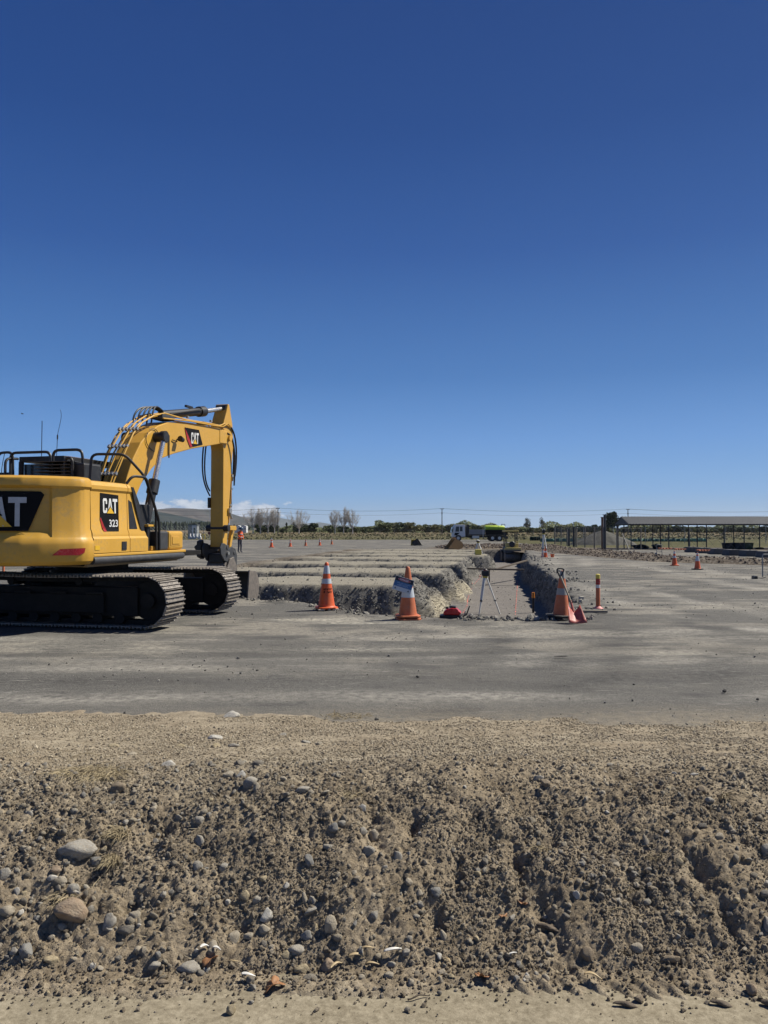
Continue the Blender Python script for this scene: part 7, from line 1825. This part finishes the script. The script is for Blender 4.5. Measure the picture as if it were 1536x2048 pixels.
for (px0, px1, lab) in ((470, 480, 'left of the two white sheds far beyond the arm'), (482.5, 492.5, 'right of the two white sheds far beyond the arm')):
    y_ = 330; x0, x1 = at(px0, y_)[0], at(px1, y_)[0]; t = thing('white_shed', lab, 'shed', ((x0 + x1) / 2, y_, 0), 0, 'white sheds on the skyline')
    w_ = x1 - x0; mb = MB(); mb.box((0, 2, 1.45), (w_, 4, 2.9)); mb.build('wall', M_white, t); mb = MB(); mb.prism([(-w_ / 2, 2.9), (w_ / 2, 2.9), (0, 3.2)], 0, 4, 'y'); mb.build('roof', M_wb, t)
    mb = MB(); mb.box((.25 * w_, -.03, 1.7), (.35, .05, .7)); mb.build('window', M_glass, t)

# ---- trees
def leafmat(name, a, b):
    s = NT(name); oi = s.n('ShaderNodeObjectInfo'); f = s.noise(.9, 3, .6); g = s.noise(9, 2, .6)
    c = s.mix(s.rng(s.m('ADD', s.m('MULTIPLY', f, .6), s.m('MULTIPLY', g, .4)), .38, .62), a, b)
    return s.set(c, .85, 0, (), .2)
LEAF = {'dark': leafmat('dark_foliage', (0.038, 0.057, 0.030), (0.095, 0.119, 0.054)), 'mid': leafmat('mid_foliage', (0.115, 0.140, 0.066), (0.26, 0.285, 0.135)), 'olive': leafmat('olive_foliage', (0.160, 0.165, 0.080), (0.31, 0.30, 0.155)), 'pale': leafmat('pale_foliage', (0.149, 0.155, 0.115), (0.270, 0.263, 0.203))}
M_bark = paint('tree_bark', (.15, .13, .11), .9); M_pbark = paint('pale_bark', (.62, .58, .51), .9, 0, (.15, .13, .1), .3)
def crown_mesh(name, seed, mat, n_l=16, per=130, lf=.05, tall=1.0, loose=0.0, shape='dome'):
    rs = np.random.default_rng(seed); V = []; F = []; k = 0
    for i in range(n_l):
        a = rs.uniform(0, 6.28); t = rs.uniform(0, 1)
        if shape == 'dome': zc = .30 + .50 * t; rr = .34 * math.sqrt(max(.05, 1 - ((zc - .3) / .75) ** 2)) * math.sqrt(rs.uniform(.1, 1))
        elif shape == 'column': zc = .08 + .84 * t; rr = .06
        else: zc = .34 + .48 * t; rr = .30 * math.sqrt(rs.uniform(.1, 1)) * (1.15 - .6 * t)
        c = np.array([math.cos(a) * rr, math.sin(a) * rr, zc]); R0 = rs.uniform(.12, .22) * (1 - loose * .4)
        if shape == 'column': R0 = .15 * (1 - .5 * t)
        d = rs.normal(size=(per, 3)); d /= np.linalg.norm(d, axis=1)[:, None]
        q_ = c + d * R0 * (rs.uniform(.35, 1.05, (per, 1)) ** .5) * np.array([1, 1, .85])
        q_[:, 2] = np.clip(q_[:, 2], .0, 1)
        for p in q_:
            u_ = rs.normal(size=3); u_ /= np.linalg.norm(u_); w = np.cross(u_, rs.normal(size=3)); w /= np.linalg.norm(w); s_ = lf * rs.uniform(.6, 1.3)
            V += [tuple(p - u_ * s_), tuple(p + w * s_ * .6), tuple(p + u_ * s_), tuple(p - w * s_ * .6)]; F.append((k, k + 1, k + 2, k + 3)); k += 4
    me = bpy.data.meshes.new(name); me.from_pydata(V, [], F); me.materials.append(mat); return me
def trunk_mesh(name, mat, th=.45, r=.03, seed=0):
    rs = random.Random(seed); mb = MB(); mb.tube([(0, 0, -.02), (.01, 0, th * .5), (0, .01, th)], [r, r * .8, r * .5], 7)
    for i in range(5):
        a = rs.uniform(0, 6.28); mb.tube([(0, 0, th * .6), (math.cos(a) * .12, math.sin(a) * .12, th * 1.1), (math.cos(a) * .2, math.sin(a) * .2, th * 1.5)], [r * .5, r * .3, r * .12], 5)
    me = bpy.data.meshes.new(name); me.from_pydata(mb.v, [], mb.f); me.materials.append(mat); return me
CR = {(k, j): crown_mesh('crown', 10 * j + len(k), LEAF[k]) for k in ('dark', 'mid', 'olive') for j in range(3)}
CR[('pale', 0)] = crown_mesh('crown', 61, LEAF['pale'], 14, 55, .035, loose=.6, shape='open'); CR[('pale', 1)] = crown_mesh('crown', 62, LEAF['pale'], 12, 50, .035, loose=.6, shape='open')
CR[('col', 0)] = crown_mesh('crown', 71, LEAF['dark'], 14, 80, .04, shape='column')
CR[('pine', 0)] = crown_mesh('crown', 81, LEAF['dark'], 26, 130, .042, loose=.15, shape='open')
TR = trunk_mesh('trunk', M_bark)
KIND = {'dark': ('broadleaf_tree', 'dark green broadleaf tree'), 'mid': ('broadleaf_tree', 'mid green broadleaf tree'), 'olive': ('broadleaf_tree', 'olive green bushy tree'), 'pale': ('thin_tree', 'thin pale grey tree'), 'col': ('cypress_tree', 'narrow dark cypress'), 'pine': ('pine_tree', 'tall sparse pine')}
def tree(px, top, w, kind, j, where, y=270, group='trees along the horizon'):
    H = 1.6 + (1058 - top) / 1540 * y; W = w / 1540 * y
    nm, base = KIND[kind]
    t = thing(nm, (where if where[0] != '#' else f'{base} {where[1:]}'), 'tree', ((px - 768) / 1540 * y, y, 0), random.uniform(0, 6), group)
    key = (kind, j % 3) if (kind, j % 3) in CR else (kind, j % 2) if (kind, j % 2) in CR else (kind, 0)
    c = bpy.data.objects.new('crown', CR[key]); COL.objects.link(c); c.parent = t
    kw = .80 if kind in ('dark', 'mid', 'olive') else .34 if kind == 'col' else .85
    c.scale = (W / kw, W / kw, H / .97)
    if kind in ('dark', 'mid', 'olive'): c.location = (0, 0, -H * .12); c.scale = (W / kw, W / kw, H * 1.13)
    tr = bpy.data.objects.new('trunk', TR); COL.objects.link(tr); tr.parent = t; tr.scale = (H * .8, H * .8, H)
    return t
def poplar(px, top, w, seed, lab, y=262):
    H = 1.6 + (1058 - top) / 1540 * y; W = 1.35 * w / 1540 * y; rs = random.Random(seed)
    t = thing('bare_poplar', lab, 'tree', ((px - 768) / 1540 * y, y, 0), 0, 'bare pollard poplars')
    mb = MB(); th = H * .24; mb.tube([(0, 0, -.1), (.05, 0, th * .6), (0, 0, th)], [.20, .16, .13], 7); mb.build('trunk', M_pbark, t, smooth=True)
    mb = MB(); n = 15
    for i in range(n):
        a = rs.uniform(0, 6.28); sp = (i + .5) / n; rad = W * .58 * sp ** .6; topz = H * (1 - .34 * sp ** 1.5) * rs.uniform(.88, 1.0)
        p3 = Vector((math.cos(a) * rad, math.sin(a) * rad, topz)); p0 = Vector((0, 0, th * rs.uniform(.75, 1))); 
        P = [p0, p0.lerp(p3, .35) + Vector((math.cos(a) * rad * .22, math.sin(a) * rad * .22, 0)), p0.lerp(p3, .7) + Vector((math.cos(a) * rad * .12, math.sin(a) * rad * .12, 0)), p3]
        mb.tube(P, [.09, .07, .05, .02], 4)
        for k in range(16):
            tt = rs.uniform(.22, .97); seg = min(2, int(tt * 3)); b = P[seg].lerp(P[seg + 1], tt * 3 - seg); l = H * rs.uniform(.10, .22) * (1.1 - .5 * tt); a2 = rs.uniform(0, 6.28)
            e = b + Vector((math.cos(a2) * l * .65, math.sin(a2) * l * .65, l * .8)); e.z = min(e.z, H)
            mb.tube([b, b.lerp(e, .5) + Vector((math.cos(a2) * l * .08, math.sin(a2) * l * .08, 0)), e], [.036, .028, .013], 3)
            for m_ in range(3):
                c0 = b.lerp(e, rs.uniform(.2, .9)); a3 = rs.uniform(0, 6.28); mb.tube([c0, c0 + Vector((math.cos(a3) * l * .32, math.sin(a3) * l * .32, l * .34))], [.020, .009], 3)
    mb.build('crown', M_pbark, t); return t
for i, (px, top, w, lab) in enumerate(((506, 1013, 26, 'first bare poplar from the left, right of the digger arm'), (521, 1018, 16, 'narrow bare poplar just right of the first'), (536, 1012, 26, 'broad bare poplar third from the left'), (549, 1014, 18, 'bare poplar close to the left power pole'), (598, 1016, 35, 'wide fan-shaped bare poplar standing alone'), (670, 1018, 20, 'left tree of the trio of bare poplars'), (687, 1014, 19, 'middle and tallest tree of the trio of bare poplars'), (705, 1017, 20, 'right tree of the trio of bare poplars'))):
    poplar(px, top, w, 40 + i, lab)
TREES = [(523, 1045, 24, 'dark'), (547, 1046, 22, 'dark'), (566, 1055, 10, 'dark'), (573, 1045, 5, 'col'), (587, 1044, 5, 'col'), (600, 1045, 20, 'dark'), (620, 1044, 27, 'dark'), (659, 1048, 24, 'mid'), (686, 1050, 26, 'dark'), (709, 1052, 20, 'mid'), (727, 1051, 18, 'mid'), (743, 1052, 18, 'mid'),
         (768, 1043, 30, 'mid'), (785, 1044, 26, 'olive'), (805, 1044, 26, 'mid'), (825, 1043, 30, 'olive'), (846, 1046, 24, 'mid'), (866, 1047, 26, 'olive'), (886, 1048, 26, 'mid'), (904, 1047, 22, 'olive'), (926, 1045, 26, 'mid'), (954, 1049, 26, 'dark'), (973, 1054, 18, 'mid'), (990, 1052, 24, 'mid'), (1008, 1053, 20, 'mid'), (1027, 1053, 22, 'olive'), (1046, 1055, 20, 'mid'),
         (1054, 1032, 22, 'pale'), (1064, 1053, 22, 'mid'), (1085, 1033, 20, 'pale'), (1080, 1055, 20, 'olive'), (1101, 1051, 12, 'dark'), (1115, 1049, 12, 'dark'), (1134, 1049, 28, 'olive'), (1161, 1050, 20, 'dark'), (1179, 1049, 16, 'dark'), (1195, 1047, 18, 'dark'), (1224, 1022, 34, 'pine'), (1188, 1052, 20, 'dark'), (1210, 1053, 24, 'mid'), (1240, 1053, 22, 'mid'), (1276, 1048, 30, 'olive'), (1296, 1050, 24, 'mid'),
         (1313, 1049, 28, 'olive'), (1340, 1052, 26, 'mid'), (1363, 1049, 26, 'dark'), (1387, 1051, 28, 'mid'), (1408, 1051, 26, 'olive'), (1430, 1053, 26, 'mid'), (1463, 1051, 32, 'dark'), (1485, 1053, 22, 'dark'), (1503, 1054, 24, 'dark'), (1534, 1049, 28, 'dark'), (1256, 1052, 20, 'mid'), (1448, 1054, 20, 'mid'), (1560, 1050, 30, 'dark'), (1600, 1050, 34, 'mid')]
marks = [(560, 'near the left power pole'), (640, 'below the lone fan-shaped poplar'), (720, 'below the trio of bare poplars'), (880, 'in the hedge left of the middle pole'), (960, 'above the truck cab'), (1050, 'behind the lime tank and roller'), (1110, 'behind the distant tripod'), (1200, 'above the yard fence'), (1262, 'left of the shelter gable'), (1400, 'seen under the left half of the shelter roof'), (1700, 'seen under the right half of the shelter roof')]
cnt = {}
for i, (px, top, w, kd) in enumerate(TREES):
    wh = next(m for lim, m in marks if px < lim); key = (kd, wh); cnt[key] = cnt.get(key, 0) + 1
    tot = sum(1 for p, _, _, k2 in TREES if k2 == kd and next(m for lim, m in marks if p < lim) == wh)
    order = sorted(p for p, _, _, k2 in TREES if k2 == kd and next(m for lim, m in marks if p < lim) == wh).index(px)
    ordn = ['', 'leftmost ', 'second ', 'third ', 'fourth ', 'fifth ', 'sixth '][order + 1] if tot > 1 else ''
    tree(px, top, w * (1.25 if kd not in ('pale', 'col', 'pine') else 1), kd, i, f'{ordn}{KIND[kd][1]} {wh}', y=268 + (i * 37 % 23))

# far hedgerow mass behind the single trees
mb = MB(); rs = random.Random(4)
for i in range(24000):
    px_ = rs.uniform(505, 1640); y_ = rs.uniform(300, 330); H = (2.0 + 1.1 * math.sin(px_ * .035) + .8 * math.sin(px_ * .11)) * (1.25 if px_ > 750 else .75); z_ = rs.uniform(0, H); x_ = (px_ - 768) / 1540 * y_; s_ = .42
    u_ = Vector((rs.gauss(0, 1), rs.gauss(0, 1), rs.gauss(0, 1))).normalized(); w_ = u_.orthogonal().normalized(); p = Vector((x_, y_, z_ + .3))
    mb.add([p - u_ * s_, p + w_ * s_ * .7, p + u_ * s_, p - w_ * s_ * .7], [(0, 1, 2, 3)])
mb.build('far_hedgerow', LEAF['mid'], kind='stuff')

# ---- power poles and lines
M_pole = paint('pole_wood', (.11, .10, .09), .85)
PY = 232
poles = [(228, 1017, 'power pole hidden behind the excavator'), (556, 1016, 'left power pole among the bare poplars'), (884, 1017, 'middle power pole above the hedge'), (1256, 1018, 'right power pole rising behind the shelter'), (1640, 1019, '')]
tops = []
for px, top, lab in poles:
    H = 1.6 + (1058 - top) / 1540 * PY; x = (px - 768) / 1540 * PY; tops.append((x, H))
    if not lab or px == 228: 
        continue
    t = thing('power_pole', lab, 'power pole', (x, PY, 0), 0, 'power poles')
    mb = MB(); mb.cyl((0, 0, -.2), (0, 0, H), .16, .11, 9); mb.build('pole', M_pole, t, smooth=True)
    for dz in (.15, 1.45):
        mb = MB(); mb.box((0, 0, H - dz), (1.1 if dz < 1 else .5, .12, .12)); ca = mb.build('cross_arm', M_pole, t)
        for k in (-1, 1):
            mb = MB(); mb.cyl((k * (.45 if dz < 1 else .2), 0, H - dz + .06), (k * (.45 if dz < 1 else .2), 0, H - dz + .22), .05, n=7); mb.build('insulator', M_grey, ca)
wl = thing('power_lines', 'overhead wires strung between the power poles above the trees', 'wires', (0, PY, 0))
for dz, off, r_ in ((.0, -.45, .028), (.0, .45, .028), (1.3, 0, .03)):
    pts = []
    for (x0, h0), (x1, h1) in zip(tops[:-1], tops[1:]):
        for i in range(13):
            t = i / 12; pts.append((x0 + (x1 - x0) * t, off, h0 + (h1 - h0) * t - dz - .85 * 4 * t * (1 - t)))
    mb = MB(); mb.tube(pts, r_, 4); mb.build('wire', M_black, wl)
fence('hedge_fence', 'wire fence with pale posts in front of the hedge left of the truck', [at(750, 180), at(905, 180)], 1.3, 4.3, M_postw, (1.0, .6), 0, .05, .014)

# ---- air between here and the hills
hz = NT('haze_air')
hz.t.nodes.remove(hz.b)
vol = hz.n('ShaderNodeVolumePrincipled'); vol.inputs['Color'].default_value = (.80, .88, 1.0, 1); vol.inputs['Density'].default_value = 0.000045; vol.inputs['Anisotropy'].default_value = 0.2
hz.lk(vol.outputs[0], hz.out.inputs['Volume'])
mb = MB(); mb.box((0, 6300, 110), (21000, 13600, 240)); mb.build('haze', hz.mat, kind='stuff')
